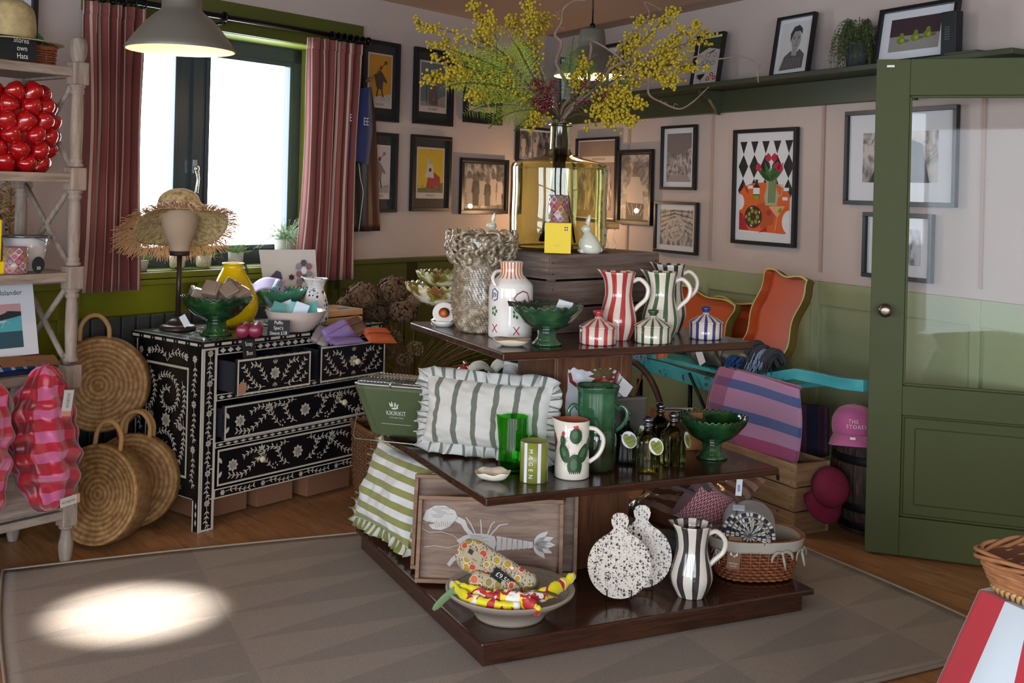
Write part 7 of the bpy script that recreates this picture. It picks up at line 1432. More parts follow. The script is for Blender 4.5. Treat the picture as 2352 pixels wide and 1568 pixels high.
q = WB(1522, 812, -.50); mb = MB(); mb.grid(lambda u, v: Vector(((u-.5)*.085, -.01*sin(u*7), .045*(v-.6)-.008*sin(u*3))), 10, 5); o = mb.build('orange_scarf', mat('orange_coral_silk', '#c8642c', .5, fn=lambda g, v: g.mix(g.m('LESS_THAN', g.sep(v)[0], -.02), '#c8622a', '#b8484a')), loc=q, rz=THB, solid=.012); tag(o, 'folded orange and coral scarf peeking out under the top tier', 'scarf')
# pink and blue check throw
def plaid(g, v):
    u_, v_, _ = g.sep(g.uv()); k = g.m('FRACT', g.m('ADD', g.m('MULTIPLY', v_, 2.12), .10)); c = g.ramp(k, [(0, '#b888a8'), (.02, '#b888a8'), (.30, '#4c5c94'), (.55, '#b888a8'), (.60, '#b888a8')], 'CONSTANT')
    c = g.ramp(v_, [(0, '#a0406c'), (.22, '#b583a6'), (.42, '#485a92'), (.55, '#b583a6'), (.78, '#485a92'), (.89, '#b583a6')], 'CONSTANT'); left = g.m('LESS_THAN', u_, .17); c = g.mix(g.m('MULTIPLY', left, .55), c, '#8a2448'); return g.mix(g.m('MULTIPLY', g.noise(g.scale(g.uv(), (200, 200, 200)), 1, 1), .18), c, '#2a2030')
PLD = mat('check_wool', '#b583a6', .95, fn=plaid, sheen=.4, bump=.5, bs=160)
t = thing('check_throw', 'pink and blue checked wool throw with fringe draped over the turquoise cart', 'throw', (0, 0, 0)); OB = OFF-.09
T0, T1, B0, B1 = WB(1662, 845, OB), WB(1840, 900, OB), WB(1640, 990, OB-.03), WB(1826, 1066, OB-.03)
L0_ = [WB(1662, 842, OB), WB(1640, 900, OB-.02), WB(1640, 960, OB-.02), WB(1690, 1022, OB-.02)]; R0_ = [WB(1842, 892, OB), WB(1846, 960, OB-.02), WB(1838, 1020, OB-.02), WB(1826, 1064, OB-.02)]
lc, rc = curve_pts(L0_, 20), curve_pts(R0_, 20)
mb = MB(); mb.grid(lambda u, v: (lambda i, f: lc[i].lerp(lc[min(i+1, 20)], f).lerp(rc[i].lerp(rc[min(i+1, 20)], f), u)-AY(THB)*(.012*sin(u*5+v*3)+.006))(*(lambda s_: (min(19, int(s_)), s_-min(19, int(s_))))((1-v)*20)), 40, 30)
mb.grid(lambda u, v: lc[0].lerp(rc[0], u*(1-.12*v))+AY(THB)*(.05*v)+Vector((0, 0, -.01*v)), 30, 8); mb.build('cloth', PLD, t, solid=.012)
mb = MB(); 
for k in range(60): i = k/59*19.9; j = int(i); q = lc[j].lerp(lc[j+1], i-j)-AY(THB)*.01; mb.tube(curve_pts([q, q-AX(THB)*.025+Vector((0, 0, -.012)), q-AX(THB)*rn.uniform(.028, .042)+Vector((0, 0, -.045))], 5), [.0026, .0026, .0024, .002, .0018, .001], 5)
mb.build('fringe', mat('pink_yarn', '#b0708c', .95), t); mb = MB()
for k in range(26): i = 4+k/25*9; j = int(i); q = lc[j].lerp(lc[j+1], i-j)+AY(THB)*.004; mb.tube(curve_pts([q, q-AX(THB)*.016+Vector((0, 0, -.01)), q-AX(THB)*.02+Vector((0, 0, -.035))], 5), .0026, 5)
q = WB(1700, 830, OB+.05)
for k in range(30): a_ = q+AX(THB)*rn.uniform(-.05, .04)+Vector((0, 0, rn.uniform(-.02, .02))); mb.tube(curve_pts([a_, a_+Vector((-.02, -.02, .012)), a_+Vector((-.045, -.03, -.012))], 5), .003, 5)
mb.build('blue_fringe', mat('blue_yarn', '#1c4478', .95), t)
t = thing('dark_throw', 'dark pink and navy checked throw hanging behind the pink one above the crate', 'throw', (0, 0, 0)); OB2 = -.30; mb = MB(); q0, q1, q2, q3 = WB(1838, 925, OB2), WB(1906, 935, OB2), WB(1906, 1045, OB2), WB(1838, 1060, OB2)
mb.grid(lambda u, v: q3.lerp(q2, u).lerp(q0.lerp(q1, u), v)-AY(THB)*(.014*sin(u*8)), 20, 20); mb.build('cloth', mat('dark_check_wool', '#5c2c44', .95, fn=lambda g, v: g.ramp(g.sep(g.uv())[0], [(0, '#5a3048'), (.3, '#1c2236'), (.6, '#5a3048'), (.85, '#3c2438')], 'CONSTANT')), t, solid=.02)
# ================================================================ near right corner: striped cloth and wicker basket
TC = W(2244, 1352, 2.45); zt2 = TC.z; ctr = Vector((TC.x+.345, TC.y-.125, 0)); tb = thing('draped_stool', 'stool covered by a red and white striped cloth in the lower right corner', 'stool', ctr)
RST = mat('red_white_cotton', '#b83440', .85, sheen=.2, bump=.25, bs=220, fn=lambda g, v: g.mix(g.m('LESS_THAN', g.m('FRACT', g.m('ADD', g.m('MULTIPLY', g.sep(g.uv())[0], 17.0), .62)), .47), '#c3d0d8', '#b02c38'))
def cl(u, v):
    a = 2*pi*u; f = 1/max(abs(cos(a)), abs(sin(a)))**.85; R_ = .27*f; fold = .5+.5*cos(a*4); fl = 1+v*(.42+.20*cos(a*4+pi))
    q = Vector((R_*cos(a)*fl, R_*sin(a)*fl, zt2*(1-v)*1.0-.012*min(1, v*8)*0)); q += Vector((cos(a), sin(a), 0))*(.022*v*sin(a*15+1)); q.z = zt2-(zt2-.03)*v; rz_ = THU
    return Vector((q.x*cos(rz_)-q.y*sin(rz_), q.x*sin(rz_)+q.y*cos(rz_), q.z))
mb = MB(); mb.grid(cl, 240, 26, cu=True); mb.grid(lambda u, v: Vector((cl(u, 0).x*v, cl(u, 0).y*v, zt2)), 240, 4, cu=True); mb.build('striped_cloth', RST, tb)
mb = MB()
for x in (-.2, .2):
    for y in (-.2, .2): mb.tube([(x, y, 0), (x, y, zt2-.03)], .018, 8)
mb.box((0, 0, zt2-.02), (.42, .42, .025)); mb.build('frame', MANGOF, tb)
wb = thing('wicker_tray', 'rectangular light brown wicker tray with raised end on the striped cloth, lower right', 'basket', (ctr.x-.005, ctr.y+.003, zt2+.004), THU)
WK2 = mat('willow_light', '#a8744c', .45, var=.25, vs=30, coat=.15); WK3 = mat('willow_pale', '#c09a68', .45, var=.2, vs=30, coat=.15)
mb = MB(); a_, b_ = .25, .25
def RR(th, z, k=1): c_, s_ = cos(th), sin(th); f = (abs(c_)**8+abs(s_)**8)**(-1/8); up = .075*max(0, cos(th-pi*.5))**2*0+.03*max(0, c_)*(z/.075); return Vector((a_*k*f*c_, b_*k*f*s_, z+up))
for j in range(9):
    z = .022+.0062*j; P = [RR(2*pi*i/160, z, 1+.10*z/.075)+Vector((cos(2*pi*i/160), sin(2*pi*i/160), 0))*.0035*sin(2*pi*i/160*16+j*2.2) for i in range(160)]; mb.tube(P, .0052, 6, closed=True)
mb.build('woven_wall', WK2, wb); mb = MB()
for i in range(150): th = 2*pi*i/150; q = RR(th, .0, 1.0); d_ = (RR(th+.01, 0)-RR(th-.01, 0)).normalized(); mb.tube([q+Vector((0, 0, .001)), q+d_*.006+Vector((cos(th), sin(th), 0))*.006+Vector((0, 0, .011)), q+d_*.012+Vector((0, 0, .022))], .0056, 6)
mb.build('wrapped_foot', WK3, wb); mb = MB()
for ph in range(4): mb.tube([RR(2*pi*i/240, .078, 1.11)+Vector((cos(2*pi*i/240), sin(2*pi*i/240), 0))*.009*cos(2*pi*i/240*7+ph*1.6)+Vector((0, 0, .009*sin(2*pi*i/240*7+ph*1.6))) for i in range(240)], .0048, 6, closed=True)
mb.build('braided_rim', WK2, wb); mb = MB(); mb.grid(lambda u, v: RR(2*pi*u, .075*v, .97+.10*v), 60, 4, cu=True); mb.add([RR(2*pi*i/60, .012, .98) for i in range(60)], [tuple(range(60))], 0, False); mb.build('inner_wall', WICKD, wb)
t = thing('folded_cloth', 'dark green and white folded cloth inside the lower right wicker tray', 'cloth', (ctr.x+.12, ctr.y-.04, zt2+.022), .3); mb = MB(); mb.grid(lambda u, v: Vector(((u-.5)*.2, (v-.5)*.22, .05*(1-abs(2*v-1)**4)**.5)), 12, 14); mb.build('folds', mat('green_stripe_cloth', '#2a4038', .9, fn=lambda g, v: g.mix(g.m('LESS_THAN', g.m('FRACT', g.m('MULTIPLY', g.sep(v)[0], 40)), .5), '#27403a', '#b8c4c4')), t)
# ================================================================ framed pictures
I = lambda c, r=.6: mat('ink_'+c.strip('#'), c, r)
MATB = mat('mount_black', '#1a1c1f', .6); MATW = mat('mount_white', '#c9cbcf', .6); PGL = thin_glass('picture_glass', (1, 1, 1), .55)
def bwphoto(seed, sc=7, lo='#18181a', hi='#b4aca6'):
    def fn(g, v): 
        a = g.noise(g.scale(v, (1+seed % 3, 1, 1.4)), sc, 5, .62, .6); return g.ramp(g.m('ADD', a, .013*seed-.03), [(.34, lo), (.5, '#6a6664'), (.66, hi)])
    return mat('monochrome_photo_%d' % seed, '#808080', .45, fn=fn)
def picture(label, M, w, h, fw, mw, draw, mount=MATW, fd=.024, group=None, cat='picture', frame=BLACKW, glass=True, mb_=None):
    t = thing('framed_picture', label, cat, group=group); place(t, M); mb = MB()
    for c, d in (((w/2, -fd/2, fw/2), (w, fd, fw)), ((w/2, -fd/2, h-fw/2), (w, fd, fw)), ((fw/2, -fd/2, h/2), (fw, fd, h-2*fw)), ((w-fw/2, -fd/2, h/2), (fw, fd, h-2*fw))): mb.box(c, d)
    mb.box((w/2, -.002, h/2), (w-.004, .003, h-.004)); mb.build('frame', frame, t, bevel=.0012)
    mb = MB(); mb.box((w/2, -.006, h/2), (w-2*fw, .003, h-2*fw)); mb.build('mount', mount, t)
    x0, z0, x1, z1 = fw+(mw if not hasattr(mw, '__len__') else mw[0]), fw+(mw if not hasattr(mw, '__len__') else mw[1]), w-fw-(mw if not hasattr(mw, '__len__') else mw[2]), h-fw-(mw if not hasattr(mw, '__len__') else mw[3])
    f = flat_xz(-.0078); mb = MB(); mats = draw(mb, f, x0, z0, x1, z1); mb.build('print', mats, t)
    if glass: mb = MB(); mb.shape([(fw, fw), (w-fw, fw), (w-fw, h-fw), (fw, h-fw)], flat_xz(-.012), 0); mb.build('picture_glass', PGL, t)
    return t
def wallpic(th, TL, TR, BL, BR, label, fw, mw, draw, off=-.012, **kw):
    P = [uz(onplane(*q, CORNER, th, off-.012), th) for q in (TL, TR, BL, BR)]
    u0 = (P[0][0]+P[2][0])/2; u1 = (P[1][0]+P[3][0])/2; z1 = (P[0][1]+P[1][1])/2; z0 = (P[2][1]+P[3][1])/2
    o = CORNER+AX(th)*u0+AY(th)*off; o.z = z0; M = Matrix.Translation(o) @ Matrix.Rotation(th, 4, 'Z'); return picture(label, M, u1-u0, z1-z0, fw, mw, draw, **kw)
def rect(mb, f, x0, z0, x1, z1, h, mi): mb.shape([(x0, z0), (x1, z0), (x1, z1), (x0, z1)], f, h, mi)
def person(mb, f, x, z, s, mi_body, mi_head, h=.0012, kind=0):
    mb.shape(oval(x, z+s*.86, s*.085, s*.11), f, h, mi_head); mb.shape([(x-s*.16, z+s*.72), (x-s*.08, z+s*.77), (x+s*.08, z+s*.77), (x+s*.17, z+s*.70), (x+s*.2, z+s*.38), (x+s*.13, z+s*.36), (x+s*.15, z+s*.0), (x-s*.13, z), (x-s*.12, z+s*.36), (x-s*.2, z+s*.4)], f, h-.0002, mi_body)
def card(bg, title, roman, fig, seed):
    """an old-fashioned playing-card style picture with a title strip"""
    def d(mb, f, x0, z0, x1, z1):
        w, h = x1-x0, z1-z0; rect(mb, f, x0, z0, x1, z1, 0, 0); b = w*.045; rect(mb, f, x0+b, z0+h*.115, x1-b, z1-b, .0003, 1); rn = random.Random(seed); cx_ = (x0+x1)/2
        mb.text(title, h*.062, f, .0004, 2, cx_, z0+h*.06, sx=.8); mb.text(roman, h*.035, f, .0016, 2, cx_, z1-h*.05)
        P = [(x0+b, z0+h*.115), (x1-b, z0+h*.115), (x1-b, z0+h*(.26+.1*rn.random())), (cx_, z0+h*.22), (x0+b, z0+h*.20)]; mb.shape(P, f, .0005, 3)
        if fig == 'robe': mb.shape([(cx_-w*.17, z0+h*.14), (cx_+w*.19, z0+h*.14), (cx_+w*.11, z0+h*.55), (cx_+w*.04, z0+h*.8), (cx_-w*.05, z0+h*.8), (cx_-w*.12, z0+h*.55)], f, .0008, 4); mb.shape(oval(cx_, z0+h*.8, w*.075, h*.05), f, .001, 5); mb.shape(stroke([(cx_-w*.24, z0+h*.14), (cx_-w*.26, z0+h*.72)], w*.02), f, .001, 2); mb.shape(circ(cx_-w*.26, z0+h*.7, w*.05, n=10), f, .0011, 5)
        elif fig == 'dance': mb.shape([(cx_-w*.14, z0+h*.36), (cx_+w*.10, z0+h*.33), (cx_+w*.13, z0+h*.50), (cx_+w*.27, z0+h*.46), (cx_+w*.29, z0+h*.50), (cx_+w*.10, z0+h*.64), (cx_, z0+h*.70), (cx_-w*.12, z0+h*.62), (cx_-w*.25, z0+h*.60)], f, .0008, 4); mb.shape(oval(cx_+w*.02, z0+h*.74, w*.06, h*.04), f, .001, 5); mb.shape(stroke([(cx_-w*.08, z0+h*.36), (cx_-w*.14, z0+h*.2)], w*.05), f, .0008, 2); mb.shape(stroke([(cx_+w*.06, z0+h*.36), (cx_+w*.13, z0+h*.2)], w*.05), f, .0008, 2); mb.shape(stroke([(cx_-w*.3, z0+h*.55), (cx_+w*.2, z0+h*.83)], w*.02), f, .0011, 2); mb.shape(oval(cx_+w*.22, z0+h*.84, w*.06, h*.035), f, .0012, 4)
        else: mb.shape([(cx_-w*.16, z0+h*.2), (cx_+w*.36, z0+h*.19), (cx_+w*.34, z0+h*.42), (cx_+w*.12, z0+h*.52), (cx_-w*.06, z0+h*.50)], f, .0008, 4); mb.shape([(cx_-w*.20, z0+h*.42), (cx_+w*.12, z0+h*.40), (cx_+w*.08, z0+h*.66), (cx_-w*.10, z0+h*.70)], f, .0009, 0); mb.shape(oval(cx_-w*.10, z0+h*.74, w*.07, h*.045), f, .001, 5); mb.shape(circ(cx_-w*.02, z0+h*.56, w*.05, n=8), f, .0011, 2)
        for k in range(14): x, z = x0+b+rn.random()*(w-3*b), z0+h*(.13+.12*rn.random()); mb.shape(stroke([(x, z), (x+w*.05, z+h*.015)], w*.012), f, .0012, rn.choice((2, 4, 5)))
        return [I('#b4a8a0'), I(bg[0]), I('#2a2624'), I(bg[1]), I(bg[2]), I(bg[3])]
    return d
TAR = 'black-framed card prints on the window wall'; kw = dict(mount=MATB, group=None)
wallpic(THA, (833, 87), (920, 102), (829, 275), (912, 281), 'black-framed card print with FOOL lettering and a dancing figure on yellow, behind the aprons', .020, (.030, .055, .030, .050), card(('#b07c18', '#a8a29c', '#3a3028', '#7a3020'), 'THE FOOL', '0', 'dance', 1), **kw)
wallpic(THA, (956, 107), (1043, 122), (947, 283), (1037, 291), 'black-framed card print titled THE HERMIT with a robed grey figure', .020, (.030, .055, .030, .050), card(('#5a646a', '#8a7a78', '#5c4c48', '#a89c94'), 'THE HERMIT', 'IX', 'robe', 2), **kw)
wallpic(THA, (1072, 127), (1155, 141), (1063, 278), (1150, 290), 'black-framed card print mostly hidden behind the flowers on the window wall', .020, (.030, .055, .030, .050), card(('#5c5a56', '#3a3a38', '#4c4038', '#8c8480'), 'JUSTICE', 'XI', 'robe', 3), **kw)
wallpic(THA, (832, 300), (915, 308), (828, 488), (907, 487), 'black-framed pale card print with OF WANDS lettering, half behind the brown apron', .020, (.030, .055, .030, .050), card(('#a89c98', '#8c8480', '#6a605c', '#3c3634'), 'OF WANDS', 'X', 'dance', 4), **kw)
wallpic(THA, (948, 308.5), (1037, 315), (940.5, 484.5), (1031, 485), 'black-framed yellow card print titled STRENGTH with a red-robed figure', .020, (.030, .055, .030, .050), card(('#b89a20', '#4c5c30', '#8a1c24', '#a8a094'), 'STRENGTH', 'XI', 'kneel', 5), **kw)
def group_photo(seed, n, s=.62, base=.05, sc=7):
    def d(mb, f, x0, z0, x1, z1):
        w, h = x1-x0, z1-z0; rect(mb, f, x0, z0, x1, z1, 0, 0); rn = random.Random(seed)
        for k in range(n): person(mb, f, x0+w*(.14+.74*k/max(1, n-1)), z0+h*(base+.05*rn.random()), h*s*rn.uniform(.9, 1.15), rn.choice((1, 2)), 3)
        return [bwphoto(seed, sc), I('#a49a92'), I('#3a3634'), I('#5c5450')]
    return d
wallpic(THA, (1059.5, 362), (1168, 367), (1056, 491), (1163, 491), 'landscape black-framed old photograph of a group of people, left of the glass jar', .022, .012, group_photo(1, 6, .72), mount=MATB)
wallpic(THA, (1188, 289), (1272, 296), (1186, 372), (1268, 374), 'black-framed old photograph of people in a room, behind the jar neck', .016, .012, group_photo(2, 3, .7))
def poster(mb, f, x0, z0, x1, z1):
    w, h = x1-x0, z1-z0; rect(mb, f, x0, z0, x1, z1, 0, 0); rect(mb, f, x0+w*.1, z0+h*.72, x1-w*.02, z0+h*.80, .0003, 1); mb.text('NACHT DER TIERGARTEN', h*.042, f, .0006, 2, (x0+x1)/2+w*.04, z0+h*.76, sx=.62); rect(mb, f, x0+w*.1, z0+h*.1, x1-w*.1, z0+h*.66, .0003, 3); return [I('#7c6c62'), I('#b4a8a0'), I('#3c3430'), bwphoto(5, 6)]
wallpic(THB, (1324, 317), (1418, 315), (1322, 506), (1416, 508), 'black-framed brown poster with NACHT DER TIERGARTEN lettering, behind the glass jar', .016, .006, poster)
def seated(mb, f, x0, z0, x1, z1):
    w, h = x1-x0, z1-z0; rect(mb, f, x0, z0, x1, z1, 0, 0); cx_ = (x0+x1)/2; mb.shape([(cx_-w*.27, z0+h*.25), (cx_+w*.3, z0+h*.25), (cx_+w*.26, z0+h*.5), (cx_+w*.14, z0+h*.66), (cx_-w*.12, z0+h*.66), (cx_-w*.26, z0+h*.48)], f, .0004, 1); mb.shape(oval(cx_, z0+h*.75, w*.10, h*.065), f, .0006, 2)
    mb.shape([(cx_-w*.3, z0), (cx_+w*.3, z0), (cx_+w*.32, z0+h*.24), (cx_-w*.3, z0+h*.26)], f, .0006, 3)
    for k in range(5): mb.shape(stroke([(cx_-w*.12+k*w*.08, z0+h*.06), (cx_-w*.26+k*w*.17, z0+h*.24)], w*.018), f, .0009, 1)
    return [bwphoto(6, 9, '#504844', '#b0a498'), I('#b4a69a'), I('#6a5a50'), I('#3a3634')]
wallpic(THB, (1419, 346), (1501, 341), (1417, 514), (1495, 517), 'black-framed photograph of a person in white seated outdoors, right of the jar', .022, .010, seated, mount=MATB)
def bar_photo(mb, f, x0, z0, x1, z1):
    w, h = x1-x0, z1-z0; rect(mb, f, x0, z0, x1, z1, 0, 0); mb.shape([(x0, z0+h*.62), (x0+w*.5, z0+h*.55), (x1, z0+h*.7), (x1, z1), (x0, z1)], f, .0004, 1); mb.shape([(x0, z0), (x1, z0), (x1-w*.15, z0+h*.16), (x0+w*.15, z0+h*.14)], f, .0004, 2)
    rn = random.Random(3)
    for k in range(14): x = x0+w*rn.random()*.9; z = z0+h*(.15+.35*rn.random()); rect(mb, f, x, z, x+w*.05, z+h*.07, .0006, rn.choice((1, 2, 3)))
    return [bwphoto(7, 16), I('#6e6666'), I('#8a8280'), I('#b8b2ae')]
wallpic(THB, (1521, 290), (1600.5, 286), (1519, 435), (1596, 436.7), 'narrow black-framed monochrome photograph of a bar interior, upper of the small pair', .016, .030, bar_photo)
def food_photo(mb, f, x0, z0, x1, z1):
    w, h = x1-x0, z1-z0; rect(mb, f, x0, z0, x1, z1, 0, 0)
    for k in range(9): mb.shape(stroke([(x0+w*.02, z0+h*(.35+.07*k)), (x0+w*.45, z0+h*(.62+.045*k)), (x1-w*.02, z0+h*(.3+.08*k))], h*.022), f, .0003, 1 if k % 2 else 3)
    mb.shape(oval((x0+x1)/2-w*.03, z0+h*.45, w*.30, h*.33, .3), f, .0006, 1); mb.shape(oval((x0+x1)/2-w*.03, z0+h*.45, w*.25, h*.27, .3), f, .0008, 2); return [bwphoto(8, 14), I('#aaa6a4'), bwphoto(9, 45), I('#242426')]
wallpic(THB, (1504.6, 464), (1603, 462.6), (1503.7, 579.6), (1600.6, 584), 'black-framed monochrome photograph of a food bowl, lower of the small pair', .016, .030, food_photo)
def tulips(mb, f, x0, z0, x1, z1):
    w, h = x1-x0, z1-z0; X = lambda a: x0+w*a; Y = lambda b: z0+h*b; rect(mb, f, x0, z0, x1, z1, 0, 0)
    for i in range(5):
        cx_ = X(.06+.225*i)
        for j in range(3): cz = Y(.99-.265*j) ; a, b = w*.10, h*.13; mb.shape([q for q in ((cx_-a*(.75 if j == 0 else 1), cz), (cx_, cz-b), (cx_+a*(.75 if j == 0 else 1), cz), (cx_, min(cz+b, z1))) if True] if j else [(cx_-a*.75, z1), (cx_, cz-b), (cx_+a*.75, z1)], f, .0003, 1)
    C = [(X(a), Y(b)) for a, b in ((0, .44), (.08, .50), (.25, .54), (.5, .55), (.75, .53), (.92, .48), (1, .42), (1, .02), (.9, -.0), (.0, .02))]; mb.shape(C, f, .0006, 2); mb.shape([(X(.35), Y(.30)), (X(.62), Y(.36)), (X(.70), Y(.10)), (X(.45), Y(.04))], f, .0008, 3)
    mb.shape([(X(0), Y(.02)), (X(.20), Y(.02)), (X(.07), Y(.20)), (X(0), Y(.22))], f, .0009, 4); mb.shape([(X(.40), Y(.0)), (X(.58), Y(.02)), (X(.56), Y(.07))], f, .0009, 4)
    for cx_, cz, r in ((0, .33, .10), (1.0, .13, .14)): mb.shape([(min(max(a, x0), x1), b) for a, b in circ(X(cx_), Y(cz), w*r, h*r*.9, 18)], f, .0010, 0)
    mb.shape(oval(X(.29), Y(.17), w*.18, h*.125), f, .0011, 5); 
    for k in range(7): a = k*.9; mb.shape(oval(X(.29)+w*.09*cos(a), Y(.17)+h*.065*sin(a), w*.032, h*.024), f, .0014, 6)
    for k in range(5): a = k*1.3+.4; mb.shape(stroke([(X(.29)+w*.14*cos(a), Y(.17)+h*.10*sin(a)), (X(.29)+w*.15*cos(a+.3), Y(.17)+h*.105*sin(a+.3))], w*.018), f, .0014, 0)
    mb.shape([(X(.28), Y(.36)), (X(.41), Y(.36)), (X(.41), Y(.50)), (X(.37), Y(.535)), (X(.37), Y(.58)), (X(.32), Y(.58)), (X(.32), Y(.535)), (X(.28), Y(.50))], f, .0012, 1); rect(mb, f, X(.28), Y(.42), X(.41), Y(.49), .0014, 0); rect(mb, f, X(.285), Y(.36), X(.405), Y(.41), .0014, 6)
    mb.shape([(X(.53), Y(.30)), (X(.75), Y(.30)), (X(.79), Y(.42)), (X(.73), Y(.50)), (X(.74), Y(.57)), (X(.54), Y(.57)), (X(.55), Y(.50)), (X(.50), Y(.40))], f, .0012, 7); mb.shape(stroke([(X(.76), Y(.53)), (X(.86), Y(.52)), (X(.84), Y(.42)), (X(.78), Y(.40))], w*.018), f, .0012, 7)
    for k in range(5): mb.shape(stroke([(X(.59+.03*k), Y(.33)), (X(.60+.03*k), Y(.6)), (X(.5+.09*k), Y(.76))], w*.016), f, .0015, 8)
    for x, z, a in ((.5, .6, 2.6), (.45, .72, 2.5), (.6, .66, 2.0), (.72, .66, .9), (.8, .63, .6), (.68, .6, 1.3)): mb.shape(leaf(X(.62), Y(.56), a, w*.30, w*.07), f, .0016, 8)
    for x, z in ((.39, .70), (.57, .80), (.68, .80), (.74, .71), (.79, .69)): mb.shape(leaf(X(x), Y(z-.03), 1.57+(x-.6)*-1.2, h*.10, w*.12), f, .0018, 9)
    mb.shape([(X(.60), Y(.29)), (X(.92), Y(.30)), (X(.77), Y(.17))], f, .0017, 10); mb.shape(stroke([(X(.77), Y(.18)), (X(.73), Y(.03))], w*.012), f, .0017, 10); mb.shape(oval(X(.82), Y(.25), w*.045, h*.022, .6), f, .0019, 6); mb.shape(oval(X(.62), Y(.19), w*.10, h*.065), f, .0016, 3); mb.shape(oval(X(.60), Y(.22), w*.05, h*.03), f, .0018, 4)
    for x, z in ((.88, .46), (.86, .36), (.17, .48)): rect(mb, f, X(x), Y(z), X(x+.10), Y(z+.035), .0012, 0)
    mb.shape(stroke([(X(.08), Y(.53)), (X(.18), Y(.43))], w*.03), f, .0013, 4)
    return [I('#d0d2d6'), I('#121214'), I('#c8581e'), I('#a8481a'), I('#a01820'), I('#3c1c14'), I('#7c8a22'), I('#9aa080'), I('#2c5a26'), I('#a81438'), I('#cc9a70')]
wallpic(THB, (1688, 298), (1835, 292), (1681, 557), (1824, 570), 'black-framed bright print of red tulips on an orange table before black diamonds', .020, (.03, .045, .03, .045), tulips)
def coat_photo(mb, f, x0, z0, x1, z1):
    w, h = x1-x0, z1-z0; rect(mb, f, x0, z0, x1, z1, 0, 0); mb.shape([(x0+w*.1, z0), (x1-w*.1, z0), (x1-w*.2, z0+h*.75), (x0+w*.55, z0+h*.9), (x0+w*.3, z0+h*.75)], f, .0004, 1); mb.shape(oval(x0+w*.5, z0+h*.85, w*.11, h*.11), f, .0006, 2); return [bwphoto(10, 8), I('#26282c'), I('#8c8482')]
wallpic(THB, (1943, 258), (2202, 239), (1941, 470), (2197, 476), 'large dark-framed monochrome photograph with wide white mount, half behind the green door', .020, (.085, .085, .085, .085), coat_photo)
def pale_photo(mb, f, x0, z0, x1, z1):
    w, h = x1-x0, z1-z0; rect(mb, f, x0, z0, x1, z1, 0, 0); mb.shape(oval((x0+x1)/2, z0+h*.4, w*.3, h*.35), f, .0004, 1); return [bwphoto(11, 9, '#70707a', '#b4b4bc'), I('#8c8c96')]
wallpic(THB, (1984.5, 488), (2144, 491), (1982, 636), (2142, 650), 'smaller dark-framed pale photograph below the large one, seen through the door glass', .020, (.05, .05, .05, .05), pale_photo)
def mouse(mb, f, x0, z0, x1, z1):
    w, h = x1-x0, z1-z0; rect(mb, f, x0, z0, x1, z1, 0, 0); mb.shape(oval(x0+w*.78, z0+h*.55, w*.10, h*.10), f, .0004, 1); mb.shape(oval(x0+w*.76, z0+h*.66, w*.05, h*.06), f, .0006, 2); mb.shape(oval(x0+w*.6, z0+h*.86, w*.06, h*.12), f, .0006, 3); mb.shape(oval(x0+w*.9, z0+h*.2, w*.05, h*.08), f, .0006, 4); return [I('#8c9a9c'), I('#5c5a5c'), I('#a09c9c'), I('#9a9a30'), I('#6a3c44')]
wallpic(THA, (-90, -70), (86, -50), (-100, 112), (84, 108), 'black-framed pale blue drawing with white mount at the top left corner', .024, .03, mouse, off=-.02)
# pictures leaning on the high shelf
ZS = H_SHELF+.0445
def shelfpic(BL, BR, TR, label, fw, mw, draw, phi=.16, off=-.10, h=None, **kw):
    A, B = Vector(), Vector(); q0, q1 = WBm(BL, off), WBm(BR, off); A = Vector((q0.x, q0.y, ZS)); B = Vector((q1.x, q1.y, ZS)); M = frame3(A, B, phi); w = (B-A).length; hh = h or hit(M, *TR)[1]; return picture(label, M, w, hh, fw, mw, draw, **kw)
def WBm(q, off): return wallB(q[0], q[1], off)
def recipe(mb, f, x0, z0, x1, z1):
    w, h = x1-x0, z1-z0; rect(mb, f, x0, z0, x1, z1, 0, 0); mb.shape([(x0, z0+h*.66), (x0+w*.45, z0+h*.78), (x1, z0+h*.70), (x1, z1), (x0, z1)], f, .0004, 1); mb.shape([(x0+w*.05, z0+h*.12), (x0+w*.42, z0+h*.16), (x0+w*.25, z0+h*.05)], f, .0004, 2); mb.shape(stroke([(x0+w*.05, z0+h*.17), (x0+w*.43, z0+h*.19), (x0+w*.26, z0+h*.07), (x0+w*.27, z0)], w*.02), f, .0006, 2)
    for x, z in ((.72, .16), (.58, .07), (.85, .08)): mb.shape(oval(x0+w*x, z0+h*z, w*.09, h*.05), f, .0006, 3); mb.shape(oval(x0+w*x, z0+h*z, w*.04, h*.022), f, .0008, 0)
    for x, z, r in ((.35, .45, .12), (.22, .42, .09), (.5, .42, .1), (.45, .62, .1), (.75, .6, .08), (.7, .42, .09)): P = circ(x0+w*x, z0+h*z, w*r, h*r*.5, 16); mb.shape(stroke(P+[P[0]], w*.014), f, .0006, 2)
    mb.shape(oval(x0+w*.62, z0+h*.68, w*.13, h*.022, .3), f, .0008, 4); mb.shape(oval(x0+w*.3, z0+h*.86, w*.14, h*.03, .2), f, .0008, 5); return [I('#b4b2ae'), I('#26341e'), I('#241c20'), I('#a04030'), I('#5a3424'), I('#4a7a4a')]
shelfpic((1590, 200), (1653, 197), (1684, 71), 'black-framed illustration with cocktail glass and green corner leaning on the high shelf', .012, .010, recipe)
